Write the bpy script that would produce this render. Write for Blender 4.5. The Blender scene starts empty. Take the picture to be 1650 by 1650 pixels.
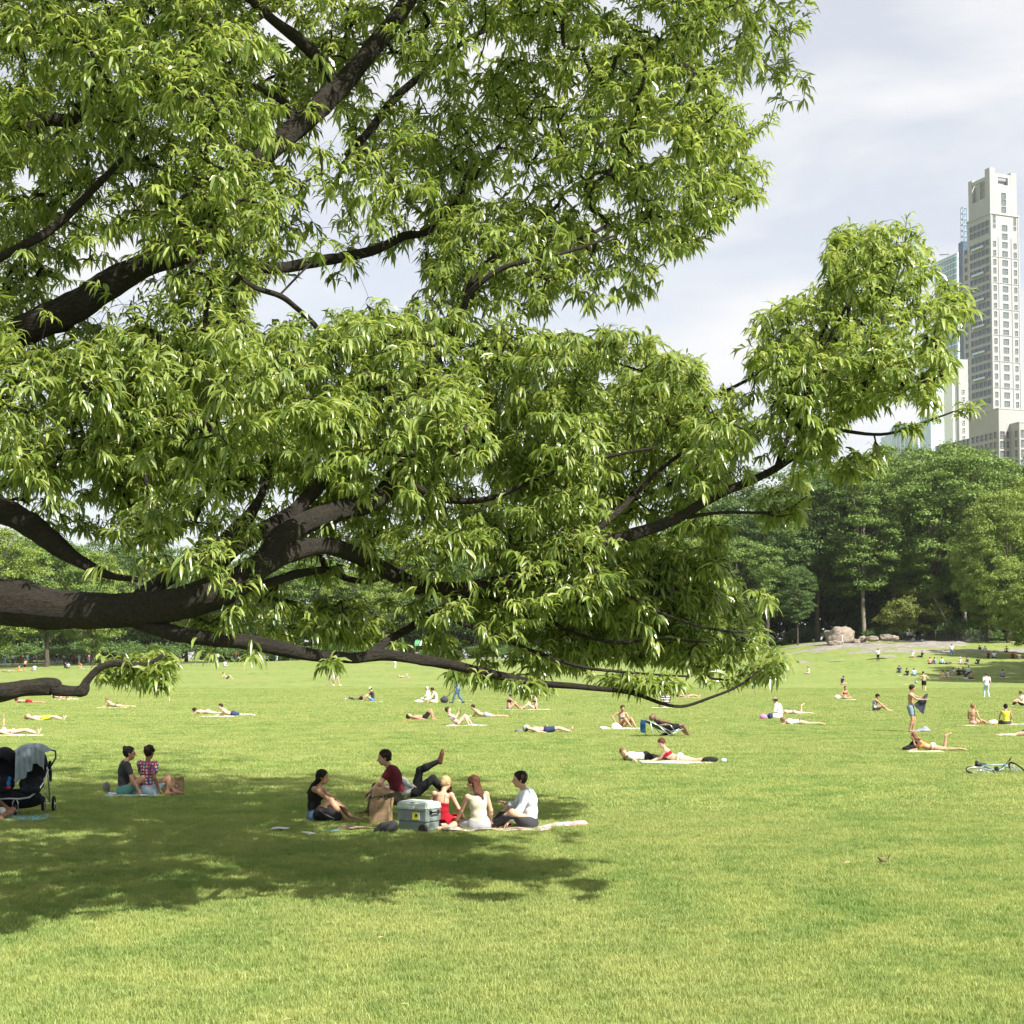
import bpy, bmesh, math, random
import numpy as np
from mathutils import Vector, Matrix, noise

SC = bpy.context.scene
COL = SC.collection
R = math.radians
F = 2300.0            # focal length in pixels of the 1650 px photograph
CAMZ = 2.8
PITCH = R(2.5)

# ------------------------------------------------------------------ camera
cam = bpy.data.cameras.new('camera')
cam.sensor_width = 36
cam.lens = 36 * F / 1650
cam.shift_y = (960 - 825) / 1650
cam.clip_start = 0.1
cam.clip_end = 6000
co = bpy.data.objects.new('camera', cam)
co.location = (0, 0, CAMZ)
co.rotation_euler = (math.pi / 2 + PITCH, 0, 0)
COL.objects.link(co)
SC.camera = co

# ------------------------------------------------------------------ light
SUN_EL, SUN_AZ = R(46), R(132)      # azimuth clockwise from +Y (into the picture); the sun stands right, a little behind us
sd = Vector((math.sin(SUN_AZ) * math.cos(SUN_EL), math.cos(SUN_AZ) * math.cos(SUN_EL), math.sin(SUN_EL)))
w = bpy.data.worlds.new('World')
SC.world = w
w.use_nodes = True
nt = w.node_tree
for n in list(nt.nodes):
    nt.nodes.remove(n)
wo = nt.nodes.new('ShaderNodeOutputWorld')
bg = nt.nodes.new('ShaderNodeBackground')
sky = nt.nodes.new('ShaderNodeTexSky')
sky.sky_type = 'NISHITA'
sky.sun_disc = False
sky.sun_elevation = SUN_EL
sky.sun_rotation = SUN_AZ
sky.air_density = 1.0
sky.dust_density = 1.6
sky.ozone_density = 1.0
tc = nt.nodes.new('ShaderNodeTexCoord')
mp = nt.nodes.new('ShaderNodeMapping')
mp.inputs['Scale'].default_value = (1.0, 1.0, 2.9)
mp.inputs['Rotation'].default_value = (0.05, 0.08, 0.3)
n1 = nt.nodes.new('ShaderNodeTexNoise')
n1.inputs['Scale'].default_value = 4.2
n1.inputs['Detail'].default_value = 7
n1.inputs['Roughness'].default_value = 0.52
n1.inputs['Distortion'].default_value = 0.35
ramp = nt.nodes.new('ShaderNodeMapRange')
ramp.inputs['From Min'].default_value = 0.40
ramp.inputs['From Max'].default_value = 0.62
ramp.inputs['To Min'].default_value = 0.60
ramp.inputs['To Max'].default_value = 0.97
mix = nt.nodes.new('ShaderNodeMix')
mix.data_type = 'RGBA'
mix.inputs[7].default_value = (5.75, 5.72, 5.75, 1)      # thin high cloud
nt.links.new(tc.outputs['Generated'], mp.inputs['Vector'])
nt.links.new(mp.outputs[0], n1.inputs['Vector'])
nt.links.new(n1.outputs['Fac'], ramp.inputs['Value'])
nt.links.new(ramp.outputs[0], mix.inputs[0])
nt.links.new(sky.outputs[0], mix.inputs[6])
nt.links.new(mix.outputs[2], bg.inputs['Color'])
bg.inputs['Strength'].default_value = 0.075
nt.links.new(bg.outputs[0], wo.inputs['Surface'])

sl = bpy.data.lights.new('sun', 'SUN')
sl.energy = 5.0
sl.angle = R(0.53)
sl.color = (1.0, 0.945, 0.85)
so = bpy.data.objects.new('sun', sl)
so.location = (40, -20, 60)
so.rotation_euler = (-sd).to_track_quat('-Z', 'Y').to_euler()
COL.objects.link(so)

SC.view_settings.view_transform = 'Standard'
SC.view_settings.look = 'None'
SC.view_settings.gamma = 1
SC.view_settings.use_curve_mapping = False
SC.view_settings.exposure = 1.2
SC.cycles.max_bounces = 6
SC.cycles.transmission_bounces = 4
SC.cycles.transparent_max_bounces = 6
SC.cycles.sample_clamp_indirect = 6
SC.cycles.use_denoising = True

# ------------------------------------------------------------------ where a photograph's point lies in the place
CT, ST = math.cos(PITCH), math.sin(PITCH)
def ray(px, py):
    a, b = (px - 825) / F, (960 - py) / F
    return a, CT - b * ST, ST + b * CT
def pt(px, py, Y):
    x, y, z = ray(px, py)
    k = Y / y
    return Vector((x * k, Y, CAMZ + z * k))
def sstep(t):
    t = np.clip(t, 0, 1)
    return t * t * (3 - 2 * t)
def terrain(x, y):
    base = 2.7 * sstep((y - 135) / 115.0) * (1 - 0.28 * sstep((-x - 18) / 45.0))
    hill = 3.0 * sstep((x - 29) / 27.0) * sstep((y - 165) / 66.0)
    return base + hill + 0.035 * np.sin(x * 0.21 + 1) * np.sin(y * 0.13)
def ground(px, py):
    x, y, z = ray(px, py)
    t, st = 8.0, 0.5
    while t < 420:
        if CAMZ + z * t <= terrain(x * t, y * t):
            lo, hi = t - st, t
            for _ in range(14):
                m = (lo + hi) / 2
                if CAMZ + z * m <= terrain(x * m, y * m): hi = m
                else: lo = m
            t = hi
            break
        t += st
    return Vector((x * t, y * t, float(terrain(x * t, y * t))))

# ------------------------------------------------------------------ objects, names, tags
def tag(o, label=None, cat=None, group=None, kind=None):
    if label: o['label'] = label
    if cat: o['category'] = cat
    if group: o['group'] = group
    if kind: o['kind'] = kind
    return o
def empty(name, loc=(0, 0, 0), rz=0.0, label=None, cat=None, group=None, scale=None):
    o = bpy.data.objects.new(name, None)
    o.empty_display_size = 0.2
    o.location = loc
    o.rotation_euler = (0, 0, rz)
    if scale: o.scale = (scale,) * 3
    COL.objects.link(o)
    return tag(o, label, cat, group)
def mk(name, verts, faces, mat=None, parent=None, smooth=False, loc=None):
    me = bpy.data.meshes.new(name)
    if isinstance(verts, np.ndarray) and isinstance(faces, np.ndarray):
        k = faces.shape[1]
        me.vertices.add(len(verts)); me.vertices.foreach_set('co', verts.astype(np.float32).ravel())
        me.loops.add(faces.size); me.loops.foreach_set('vertex_index', faces.astype(np.int32).ravel())
        me.polygons.add(len(faces)); me.polygons.foreach_set('loop_start', np.arange(0, faces.size, k, dtype=np.int32))
        me.polygons.foreach_set('loop_total', np.full(len(faces), k, dtype=np.int32))
        me.update(calc_edges=True)
    else:
        me.from_pydata([tuple(v) for v in verts], [], [tuple(f) for f in faces])
    if smooth:
        me.polygons.foreach_set('use_smooth', np.ones(len(me.polygons), dtype=bool))
    me.update()
    return link(name, me, mat, parent, loc)
def link(name, me, mat=None, parent=None, loc=None):
    o = bpy.data.objects.new(name, me)
    if mat and not me.materials: me.materials.append(mat)
    if parent: o.parent = parent
    if loc is not None: o.location = loc
    COL.objects.link(o)
    return o
class MB:
    """collects boxes, tubes and sheets, then links them as one mesh"""
    def __init__(s): s.v, s.f = [], []
    def add(s, v, f):
        n = len(s.v); s.v += [Vector(p) for p in v]; s.f += [tuple(i + n for i in q) for q in f]
        return s
    def box(s, c, d, rz=0, m=None, taper=1.0):
        x, y, z = d[0] / 2, d[1] / 2, d[2] / 2
        vs = [Vector((sx * x * (taper if sz > 0 else 1), sy * y * (taper if sz > 0 else 1), sz * z)) for sz in (-1, 1) for sy in (-1, 1) for sx in (-1, 1)]
        rm = Matrix.Rotation(rz, 3, 'Z')
        vs = [(m @ v if m else rm @ v) + Vector(c) for v in vs]
        return s.add(vs, [(0, 2, 3, 1), (4, 5, 7, 6), (0, 1, 5, 4), (2, 6, 7, 3), (0, 4, 6, 2), (1, 3, 7, 5)])
    def tube(s, pts, r, n=8, cap=True, closed=False):
        pts = [Vector(p) for p in pts]
        rs = r if hasattr(r, '__len__') else [r] * len(pts)
        vs, fs = [], []
        up = Vector((0.13, 0.31, 0.94)).normalized()
        L = len(pts)
        pa = None
        for i, p in enumerate(pts):
            if closed: t = pts[(i + 1) % L] - pts[i - 1]
            else: t = pts[min(i + 1, L - 1)] - pts[max(i - 1, 0)]
            t.normalize()
            if pa is None:
                a = t.cross(up)
                if a.length < 0.2: a = t.cross(Vector((1, 0, 0)))
            else: a = pa - t * pa.dot(t)
            a.normalize(); pa = a
            b = t.cross(a)
            for k in range(n):
                q = 2 * math.pi * k / n
                vs.append(p + (a * math.cos(q) + b * math.sin(q)) * rs[i])
        for i in range(L if closed else L - 1):
            j = (i + 1) % L
            for k in range(n):
                k2 = (k + 1) % n
                fs.append((i * n + k, i * n + k2, j * n + k2, j * n + k))
        if cap and not closed:
            fs.append(tuple(range(n - 1, -1, -1)))
            fs.append(tuple((L - 1) * n + k for k in range(n)))
        return s.add(vs, fs)
    def build(s, name, mat=None, parent=None, smooth=False, loc=None):
        return mk(name, s.v, s.f, mat, parent, smooth, loc)
def copy_tree(o, parent=None):
    c = o.copy(); COL.objects.link(c); c.parent = parent
    for ch in o.children: copy_tree(ch, c)
    return c

# ------------------------------------------------------------------ materials
def new_mat(name):
    m = bpy.data.materials.new(name); m.use_nodes = True
    return m, m.node_tree, m.node_tree.nodes['Principled BSDF']
def nd(t, k, **kw):
    n = t.nodes.new(k)
    for a, b in kw.items():
        if a in n.inputs: n.inputs[a].default_value = b
        else: setattr(n, a, b)
    return n
def mixcol(t, fac, a, b):
    m = t.nodes.new('ShaderNodeMix'); m.data_type = 'RGBA'
    for i, v in ((0, fac), (6, a), (7, b)):
        if isinstance(v, (int, float)): m.inputs[i].default_value = v
        elif isinstance(v, tuple): m.inputs[i].default_value = (*v, 1)[:4]
        else: t.links.new(v, m.inputs[i])
    return m.outputs[2]
def noise_fac(t, scale, detail=4, lo=0.35, hi=0.65, vec=None, rough=0.55):
    n = nd(t, 'ShaderNodeTexNoise', Scale=scale, Detail=detail, Roughness=rough)
    if vec is not None: t.links.new(vec, n.inputs['Vector'])
    r = nd(t, 'ShaderNodeMapRange')
    r.inputs['From Min'].default_value = lo; r.inputs['From Max'].default_value = hi
    t.links.new(n.outputs['Fac'], r.inputs['Value'])
    return r.outputs[0]
MATS = {}
def plain(name, col, rough=0.8, var=0.15, scale=9.0, bump=0.0, bscale=60.0, metal=0.0, spec=0.3, sheen=0.0):
    """colour with a little uneven wear; object coordinates"""
    key = (name, col, rough)
    if key in MATS: return MATS[key]
    m, t, b = new_mat(name)
    tcn = nd(t, 'ShaderNodeTexCoord')
    f = noise_fac(t, scale, 4, 0.3, 0.7, tcn.outputs['Object'])
    dark = tuple(c * (1 - var) for c in col); lite = tuple(min(1, c * (1 + var)) for c in col)
    t.links.new(mixcol(t, f, dark, lite), b.inputs['Base Color'])
    b.inputs['Roughness'].default_value = rough
    b.inputs['Metallic'].default_value = metal
    b.inputs['Specular IOR Level'].default_value = spec
    if bump:
        n = nd(t, 'ShaderNodeTexNoise', Scale=bscale, Detail=3)
        t.links.new(tcn.outputs['Object'], n.inputs['Vector'])
        bp = nd(t, 'ShaderNodeBump', Strength=bump, Distance=0.01)
        t.links.new(n.outputs['Fac'], bp.inputs['Height']); t.links.new(bp.outputs[0], b.inputs['Normal'])
    MATS[key] = m
    return m
def cloth(name, col, var=0.12): return plain('cloth_' + name, col, 0.9, var, 6, 0.5, 18, spec=0.15)

def foliage_mat(name, c1, c2, rough, trans, spec=0.5, big=None):
    m, t, b = new_mat(name)
    g = nd(t, 'ShaderNodeNewGeometry')
    col = mixcol(t, g.outputs['Random Per Island'], c1, c2)
    if big:
        f = noise_fac(t, big[0], 3, 0.35, 0.65, g.outputs['Position'])
        col = mixcol(t, f, col, big[1])
        mm = col.node; 
        k = nd(t, 'ShaderNodeMath', operation='MULTIPLY'); k.inputs[1].default_value = big[2]
        t.links.new(f, k.inputs[0]); t.links.new(k.outputs[0], mm.inputs[0])
    t.links.new(col, b.inputs['Base Color'])
    b.inputs['Roughness'].default_value = rough
    b.inputs['Specular IOR Level'].default_value = spec
    tr = nd(t, 'ShaderNodeBsdfTranslucent')
    hs = nd(t, 'ShaderNodeHueSaturation', Hue=0.487, Saturation=1.12, Value=1.65)
    t.links.new(col, hs.inputs['Color']); t.links.new(hs.outputs[0], tr.inputs['Color'])
    ms = nd(t, 'ShaderNodeMixShader'); ms.inputs[0].default_value = trans
    t.links.new(b.outputs[0], ms.inputs[1]); t.links.new(tr.outputs[0], ms.inputs[2])
    t.links.new(ms.outputs[0], t.nodes['Material Output'].inputs['Surface'])
    return m

# bark: ridges run along the branch in geometry; fine relief here
m_bark, t, b = new_mat('oak_bark')
tcn = nd(t, 'ShaderNodeTexCoord')
f = noise_fac(t, 3.0, 6, 0.35, 0.65, tcn.outputs['Object'])
f2 = noise_fac(t, 26.0, 5, 0.4, 0.7, tcn.outputs['Object'])
c = mixcol(t, f, (0.032, 0.024, 0.015), (0.054, 0.042, 0.027))
c = mixcol(t, f2, c, (0.014, 0.011, 0.007))
t.links.new(c, b.inputs['Base Color']); b.inputs['Roughness'].default_value = 0.95
n = nd(t, 'ShaderNodeTexNoise', Scale=9.0, Detail=8, Roughness=0.75)
sv = nd(t, 'ShaderNodeMapping'); sv.inputs['Scale'].default_value = (0.8, 2.4, 3.4)
t.links.new(tcn.outputs['Object'], sv.inputs['Vector']); t.links.new(sv.outputs[0], n.inputs['Vector'])
bp = nd(t, 'ShaderNodeBump', Strength=1.0, Distance=0.16)
t.links.new(n.outputs['Fac'], bp.inputs['Height'])
t.links.new(bp.outputs[0], b.inputs['Normal'])
m_fbark = plain('far_bark', (0.075, 0.062, 0.048), 0.95, 0.35, 2.0)
m_fbark_pale = plain('far_pale_bark', (0.2, 0.18, 0.15), 0.95, 0.3, 2.0)

m_leaf = foliage_mat('glossy_oak_leaf', (0.078, 0.144, 0.023), (0.330, 0.392, 0.112), 0.32, 0.40, 1.0)

# grass: one colour logic for blades and for the sheet under them
def grass_colour(t, vecpos, gain=1.0):
    sx = nd(t, 'ShaderNodeVectorMath', operation='MULTIPLY'); sx.inputs[1].default_value = (1, 1, 0)
    t.links.new(vecpos, sx.inputs[0]); v = sx.outputs[0]
    a = noise_fac(t, 0.9, 6, 0.40, 0.60, v, 0.68)
    b_ = noise_fac(t, 0.12, 4, 0.38, 0.62, v)
    c = mixcol(t, a, (0.098, 0.166, 0.034), (0.218, 0.252, 0.076))
    k = nd(t, 'ShaderNodeMath', operation='MULTIPLY'); k.inputs[1].default_value = 0.55
    t.links.new(b_, k.inputs[0])
    c = mixcol(t, k.outputs[0], c, (0.235, 0.250, 0.090))
    d_ = noise_fac(t, 5.0, 4, 0.5, 0.72, v)
    k2 = nd(t, 'ShaderNodeMath', operation='MULTIPLY'); k2.inputs[1].default_value = 0.4
    t.links.new(d_, k2.inputs[0])
    c = mixcol(t, k2.outputs[0], c, (0.070, 0.130, 0.022))
    dry = noise_fac(t, 2.3, 6, 0.56, 0.70, v, 0.7)      # straw showing through the green
    k3 = nd(t, 'ShaderNodeMath', operation='MULTIPLY'); k3.inputs[1].default_value = 0.33
    t.links.new(dry, k3.inputs[0])
    c = mixcol(t, k3.outputs[0], c, (0.30, 0.29, 0.12))
    hv = nd(t, 'ShaderNodeHueSaturation', Value=gain); t.links.new(c, hv.inputs['Color'])
    return hv.outputs[0]
m_ground, t, b = new_mat('lawn')
g = nd(t, 'ShaderNodeNewGeometry')
c = grass_colour(t, g.outputs['Position'], 1.07)
f = noise_fac(t, 40.0, 4, 0.3, 0.75, g.outputs['Position'])
kk = nd(t, 'ShaderNodeMath', operation='MULTIPLY'); kk.inputs[1].default_value = 0.35
t.links.new(f, kk.inputs[0])
c = mixcol(t, kk.outputs[0], c, (0.06, 0.11, 0.015))
t.links.new(c, b.inputs['Base Color'])
b.inputs['Roughness'].default_value = 0.9; b.inputs['Specular IOR Level'].default_value = 0.15
n = nd(t, 'ShaderNodeTexNoise', Scale=14.0, Detail=5, Roughness=0.7)
t.links.new(g.outputs['Position'], n.inputs['Vector'])
bp = nd(t, 'ShaderNodeBump', Strength=0.55, Distance=0.06)
t.links.new(n.outputs['Fac'], bp.inputs['Height']); t.links.new(bp.outputs[0], b.inputs['Normal'])

m_grass, t, b = new_mat('grass_blades')
g = nd(t, 'ShaderNodeNewGeometry')
c = grass_colour(t, g.outputs['Position'], 1.6)
k = nd(t, 'ShaderNodeMath', operation='MULTIPLY'); k.inputs[1].default_value = 0.38
t.links.new(g.outputs['Random Per Island'], k.inputs[0])
c = mixcol(t, k.outputs[0], c, (0.38, 0.42, 0.17))
t.links.new(c, b.inputs['Base Color']); b.inputs['Roughness'].default_value = 0.5
b.inputs['Specular IOR Level'].default_value = 0.35
tr = nd(t, 'ShaderNodeBsdfTranslucent')
hs = nd(t, 'ShaderNodeHueSaturation', Saturation=1.1, Value=1.35)
t.links.new(c, hs.inputs['Color']); t.links.new(hs.outputs[0], tr.inputs['Color'])
ms = nd(t, 'ShaderNodeMixShader'); ms.inputs[0].default_value = 0.35
t.links.new(b.outputs[0], ms.inputs[1]); t.links.new(tr.outputs[0], ms.inputs[2])
t.links.new(ms.outputs[0], t.nodes['Material Output'].inputs['Surface'])

# ------------------------------------------------------------------ the ground, one sheet to the horizon
ys = np.concatenate([np.arange(-80, 0, 8.0), np.arange(0, 130, 4.0), np.arange(130, 270, 2.0), np.geomspace(270, 5000, 26)])
xs = np.concatenate([-np.geomspace(5000, 110, 18), np.arange(-108, 112, 3.0), np.geomspace(112, 5000, 18)])
X, Y = np.meshgrid(xs, ys)
Z = terrain(X, Y)
V = np.stack([X.ravel(), Y.ravel(), Z.ravel()], 1)
nx, ny = len(xs), len(ys)
i, j = np.meshgrid(np.arange(nx - 1), np.arange(ny - 1))
q = (j * nx + i).ravel()
FQ = np.stack([q, q + 1, q + nx + 1, q + nx], 1)
tag(mk('ground', V, FQ, m_ground, smooth=True), kind='structure')

# ------------------------------------------------------------------ grass blades: patches scattered over the nearer lawn
def grass_patch(name, size, nb, hmin, hmax, wid, seed):
    rg = np.random.default_rng(seed)
    x = rg.uniform(-size / 2, size / 2, nb); y = rg.uniform(-size / 2, size / 2, nb)
    clump = 0.75 + 0.5 * np.sin(x * 17 + seed) * np.sin(y * 13 + 2 * seed)
    h = rg.uniform(hmin, hmax, nb) * np.clip(clump, 0.5, 1.3)
    az = rg.uniform(0, 2 * np.pi, nb); lean = rg.uniform(0.15, 0.95, nb) * h
    fa = rg.uniform(0, 2 * np.pi, nb)
    cx, cy = np.cos(fa) * wid / 2, np.sin(fa) * wid / 2
    dx, dy = np.cos(az) * lean, np.sin(az) * lean
    z0 = np.full(nb, -0.004)
    P = [(x - cx, y - cy, z0), (x + cx, y + cy, z0),
         (x + dx * .35 + cx * .8, y + dy * .35 + cy * .8, h * .6), (x + dx * .35 - cx * .8, y + dy * .35 - cy * .8, h * .6),
         (x + dx, y + dy, h)]
    V = np.stack([np.stack(p, 1) for p in P], 1).reshape(-1, 3)
    base = np.arange(nb)[:, None] * 5
    T = np.concatenate([base + np.array([[0, 1, 2]]), base + np.array([[0, 2, 3]]), base + np.array([[3, 2, 4]])], 0)
    me = bpy.data.meshes.new(name)
    me.vertices.add(len(V)); me.vertices.foreach_set('co', V.astype(np.float32).ravel())
    me.loops.add(T.size); me.loops.foreach_set('vertex_index', T.astype(np.int32).ravel())
    me.polygons.add(len(T)); me.polygons.foreach_set('loop_start', np.arange(0, T.size, 3, dtype=np.int32))
    me.polygons.foreach_set('loop_total', np.full(len(T), 3, dtype=np.int32))
    me.update(calc_edges=True); me.materials.append(m_grass)
    return me
def scatter_grass(name, pts, patch_me):
    """one object whose geometry nodes stand a patch of blades on every point"""
    ng = bpy.data.node_groups.new(name, 'GeometryNodeTree')
    ng.interface.new_socket('Geometry', in_out='INPUT', socket_type='NodeSocketGeometry')
    ng.interface.new_socket('Geometry', in_out='OUTPUT', socket_type='NodeSocketGeometry')
    gi = ng.nodes.new('NodeGroupInput'); go = ng.nodes.new('NodeGroupOutput')
    iop = ng.nodes.new('GeometryNodeInstanceOnPoints')
    oi = ng.nodes.new('GeometryNodeObjectInfo')
    src = link('grass_tuft', patch_me, m_grass); src.location = (0.4, {13000: 7.6, 26000: 5.6}.get(len(patch_me.vertices), 2.4), 0.0)
    tag(src, kind='stuff')
    oi.inputs['Object'].default_value = src
    oi.inputs['As Instance'].default_value = True
    rv = ng.nodes.new('FunctionNodeRandomValue'); rv.data_type = 'FLOAT_VECTOR'
    rv.inputs[0].default_value = (0, 0, 0); rv.inputs[1].default_value = (0, 0, 6.283)
    rs = ng.nodes.new('FunctionNodeRandomValue'); rs.data_type = 'FLOAT'
    rs.inputs[2].default_value = 0.9; rs.inputs[3].default_value = 1.25
    L = ng.links
    L.new(gi.outputs[0], iop.inputs['Points']); L.new(oi.outputs['Geometry'], iop.inputs['Instance'])
    L.new(rv.outputs[0], iop.inputs['Rotation']); L.new(rs.outputs[1], iop.inputs['Scale'])
    L.new(iop.outputs[0], go.inputs[0])
    me = bpy.data.meshes.new(name)
    me.vertices.add(len(pts)); me.vertices.foreach_set('co', pts.astype(np.float32).ravel()); me.update()
    o = link(name, me)
    md = o.modifiers.new('scatter', 'NODES'); md.node_group = ng
    return tag(o, kind='stuff')
def patch_points(y0, y1, step, rg):
    P = []
    y = y0
    while y < y1:
        hw = 0.40 * y + 1.5
        x = -hw
        while x < hw:
            P.append((x + rg.uniform(-.25, .25) * step, y + rg.uniform(-.25, .25) * step)); x += step
        y += step
    P = np.array(P)
    return np.stack([P[:, 0], P[:, 1], terrain(P[:, 0], P[:, 1]) + 0.002], 1)
rg = np.random.default_rng(5)
scatter_grass('grass', patch_points(8.5, 26, 0.62, rg), grass_patch('grass_tuft', 0.9, 2600, 0.028, 0.062, 0.0052, 1))
scatter_grass('grass', patch_points(64, 132, 2.6, rg), grass_patch('grass_tuft', 3.7, 7000, 0.03, 0.055, 0.022, 3))
scatter_grass('grass', patch_points(26, 64, 1.5, rg), grass_patch('grass_tuft', 2.1, 5200, 0.03, 0.058, 0.010, 2))
# ================================================================== the near oak
KO = 1.15
TREE = empty('oak_tree', (-9.9, 15.4, 0), label='large oak reaching in from the left with heavy limbs and drooping glossy leaves', cat='tree')
TL = TREE.location.copy()
def DZ(px): return 1.6 * float(sstep((px - 330) / 380.0))     # the limbs lead away from us as they reach right
def catmull(P, sub):
    out = []
    n = len(P)
    for i in range(n - 1):
        p0, p1, p2, p3 = P[max(i - 1, 0)], P[i], P[i + 1], P[min(i + 2, n - 1)]
        for s in range(sub):
            t = s / sub
            out.append(0.5 * ((2 * p1) + (-p0 + p2) * t + (2 * p0 - 5 * p1 + 4 * p2 - p3) * t * t + (-p0 + 3 * p1 - 3 * p2 + p3) * t ** 3))
    out.append(P[-1])
    return out
def limb(name, rows, parent=TREE, sub=7, n=14, clear=True, mat=None, rough=0.125, label=None):
    """rows of (px, py, distance, thickness in px)"""
    rows = [(a, b, (Y + DZ(a)) * KO, w) for a, b, Y, w in rows]
    P = [np.array([*pt(a, b, Y), w / 2 * Y / F]) for a, b, Y, w in rows]
    Q = catmull(P, sub)
    vs, fs = [], []
    pa = None
    L = len(Q)
    for i in range(L):
        p = Vector(Q[i][:3]); r = max(Q[i][3], 0.004)
        t = Vector(Q[min(i + 1, L - 1)][:3]) - Vector(Q[max(i - 1, 0)][:3]); t.normalize()
        if pa is None:
            a = t.cross(Vector((0.1, 1, 0.2)))
        else: a = pa - t * pa.dot(t)
        a.normalize(); pa = a
        b2 = t.cross(a)
        for k in range(n):
            q = 2 * math.pi * k / n
            d = a * math.cos(q) + b2 * math.sin(q)
            nn = noise.noise(p * 2.2 + d * 1.5) * 1.3 + noise.noise(p * 7 + d * 3) * 1.0 + noise.noise(Vector((p.x * 5, d.y * 6 + p.y, d.z * 6 + p.z * 2))) * .9
            ridge = (0.5 if k % 2 else -0.5) * min(1, r / 0.06)
            vs.append(p + d * r * (1 + rough * (nn + ridge)) - TL)
    for i in range(L - 1):
        for k in range(n):
            k2 = (k + 1) % n
            fs.append((i * n + k, i * n + k2, (i + 1) * n + k2, (i + 1) * n + k))
    fs.append(tuple(range(n - 1, -1, -1))); fs.append(tuple((L - 1) * n + k for k in range(n)))
    o = mk(name, vs, fs, mat or m_bark, parent, smooth=True)
    if label: o['label'] = label
    for i in range(0, L, 2): SKEL.append((Q[i][:3], Q[i][3]))
    if clear:
        for i in range(L):
            VIS.append((Q[i][:3], Q[i][3]))
    return o
SKEL, VIS = [], []
# trunk, outside the picture to the left
tv = []
trunk_rows = [(-0.1, 0.62), (0.3, 0.50), (0.9, 0.43), (1.8, 0.40), (2.8, 0.40), (3.8, 0.38), (5.0, 0.31), (6.6, 0.25), (8.2, 0.19), (9.8, 0.12), (11.6, 0.05)]
mb = MB(); vs, fs = [], []; n = 22
for i, (z, r) in enumerate(trunk_rows):
    for k in range(n):
        q = 2 * math.pi * k / n
        rr = r * (1 + (0.16 * math.sin(5 * q + 1) if z < 0.5 else 0.04 * math.sin(7 * q)) + 0.08 * noise.noise(Vector((math.cos(q) * 1.5, math.sin(q) * 1.5, z))))
        vs.append((rr * math.cos(q) + 0.05 * z * math.sin(z * .4), rr * math.sin(q), z))
for i in range(len(trunk_rows) - 1):
    for k in range(n):
        k2 = (k + 1) % n
        fs.append((i * n + k, i * n + k2, (i + 1) * n + k2, (i + 1) * n + k))
mk('trunk', vs, fs, m_bark, TREE, smooth=True)
for z in (6.0, 7.5, 9, 10.5, 11.6): SKEL.append((np.array([TL.x, TL.y, z]), 0.2))

limb('limb', [(-640, 905, 13.4, 90), (-400, 925, 13.2, 84), (-150, 955, 12.9, 80), (0, 970, 12.6, 74), (120, 984, 12.3, 60), (210, 982, 12.1, 56), (280, 975, 12.0, 54), (340, 957, 11.9, 52), (395, 930, 11.8, 46), (425, 905, 11.8, 40)], n=18, rough=0.075)
limb('limb', [(420, 915, 11.8, 38), (455, 865, 11.9, 36), (500, 838, 12.0, 34), (560, 818, 12.1, 32), (610, 802, 12.2, 28), (650, 740, 12.4, 24), (685, 640, 12.6, 20), (715, 555, 13.7, 19), (750, 495, 13.9, 17), (770, 440, 14, 13), (830, 392, 14.2, 9), (900, 330, 14.5, 6)])
limb('limb', [(415, 918, 11.8, 34), (460, 893, 11.85, 32), (520, 880, 11.9, 28), (570, 892, 11.9, 27), (620, 918, 11.9, 26), (670, 944, 11.9, 26), (720, 950, 11.9, 25), (780, 945, 11.9, 24), (850, 925, 11.9, 21), (910, 897, 12.0, 20), (960, 880, 12, 19), (1030, 858, 12, 18), (1090, 836, 12.1, 17), (1150, 800, 12.2, 15), (1250, 755, 12.3, 12), (1335, 690, 12.4, 9), (1380, 615, 12.5, 7), (1420, 520, 12.6, 5), (1450, 430, 12.7, 3)])
limb('limb', [(215, 972, 12.15, 30), (262, 935, 12.2, 26), (310, 908, 12.3, 22), (345, 893, 12.4, 20), (375, 862, 12.6, 30), (420, 800, 12.9, 13), (450, 700, 13.3, 11), (500, 610, 13.8, 8)])
limb('limb', [(350, 915, 12.2, 18), (385, 880, 12.2, 22), (430, 850, 12.2, 24), (480, 818, 12.3, 24), (540, 740, 12.8, 17), (560, 640, 13.2, 12), (600, 540, 13.6, 8)])
limb('limb', [(215, 1000, 12.1, 24), (280, 1020, 12.0, 26), (340, 1029, 11.9, 24), (420, 1038, 11.8, 23), (500, 1055, 11.7, 20), (570, 1060, 11.6, 18), (620, 1055, 11.5, 17), (680, 1064, 11.5, 17), (730, 1072, 11.5, 16), (800, 1088, 11.5, 14), (870, 1101, 11.5, 11), (950, 1108, 11.5, 9), (1020, 1117, 11.5, 7), (1065, 1133, 11.5, 6), (1100, 1138, 11.5, 5), (1140, 1126, 11.5, 4.5), (1190, 1105, 11.5, 4), (1230, 1075, 11.5, 3)], rough=0.12)
limb('limb', [(385, 948, 11.9, 16), (430, 940, 12.1, 15), (480, 925, 12.2, 14), (530, 918, 12.3, 11), (560, 932, 12.3, 10), (600, 935, 12.3, 9), (660, 912, 12.4, 6)])
limb('limb', [(-600, 480, 13.6, 60), (-400, 620, 13.5, 54), (-200, 740, 13.4, 50), (-60, 800, 13.3, 46), (20, 830, 13.2, 42), (70, 862, 13.1, 34), (110, 893, 13.0, 24), (170, 925, 12.9, 14), (230, 935, 12.8, 7)], label='dark limb that slopes down to the right from the upper left')
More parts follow.
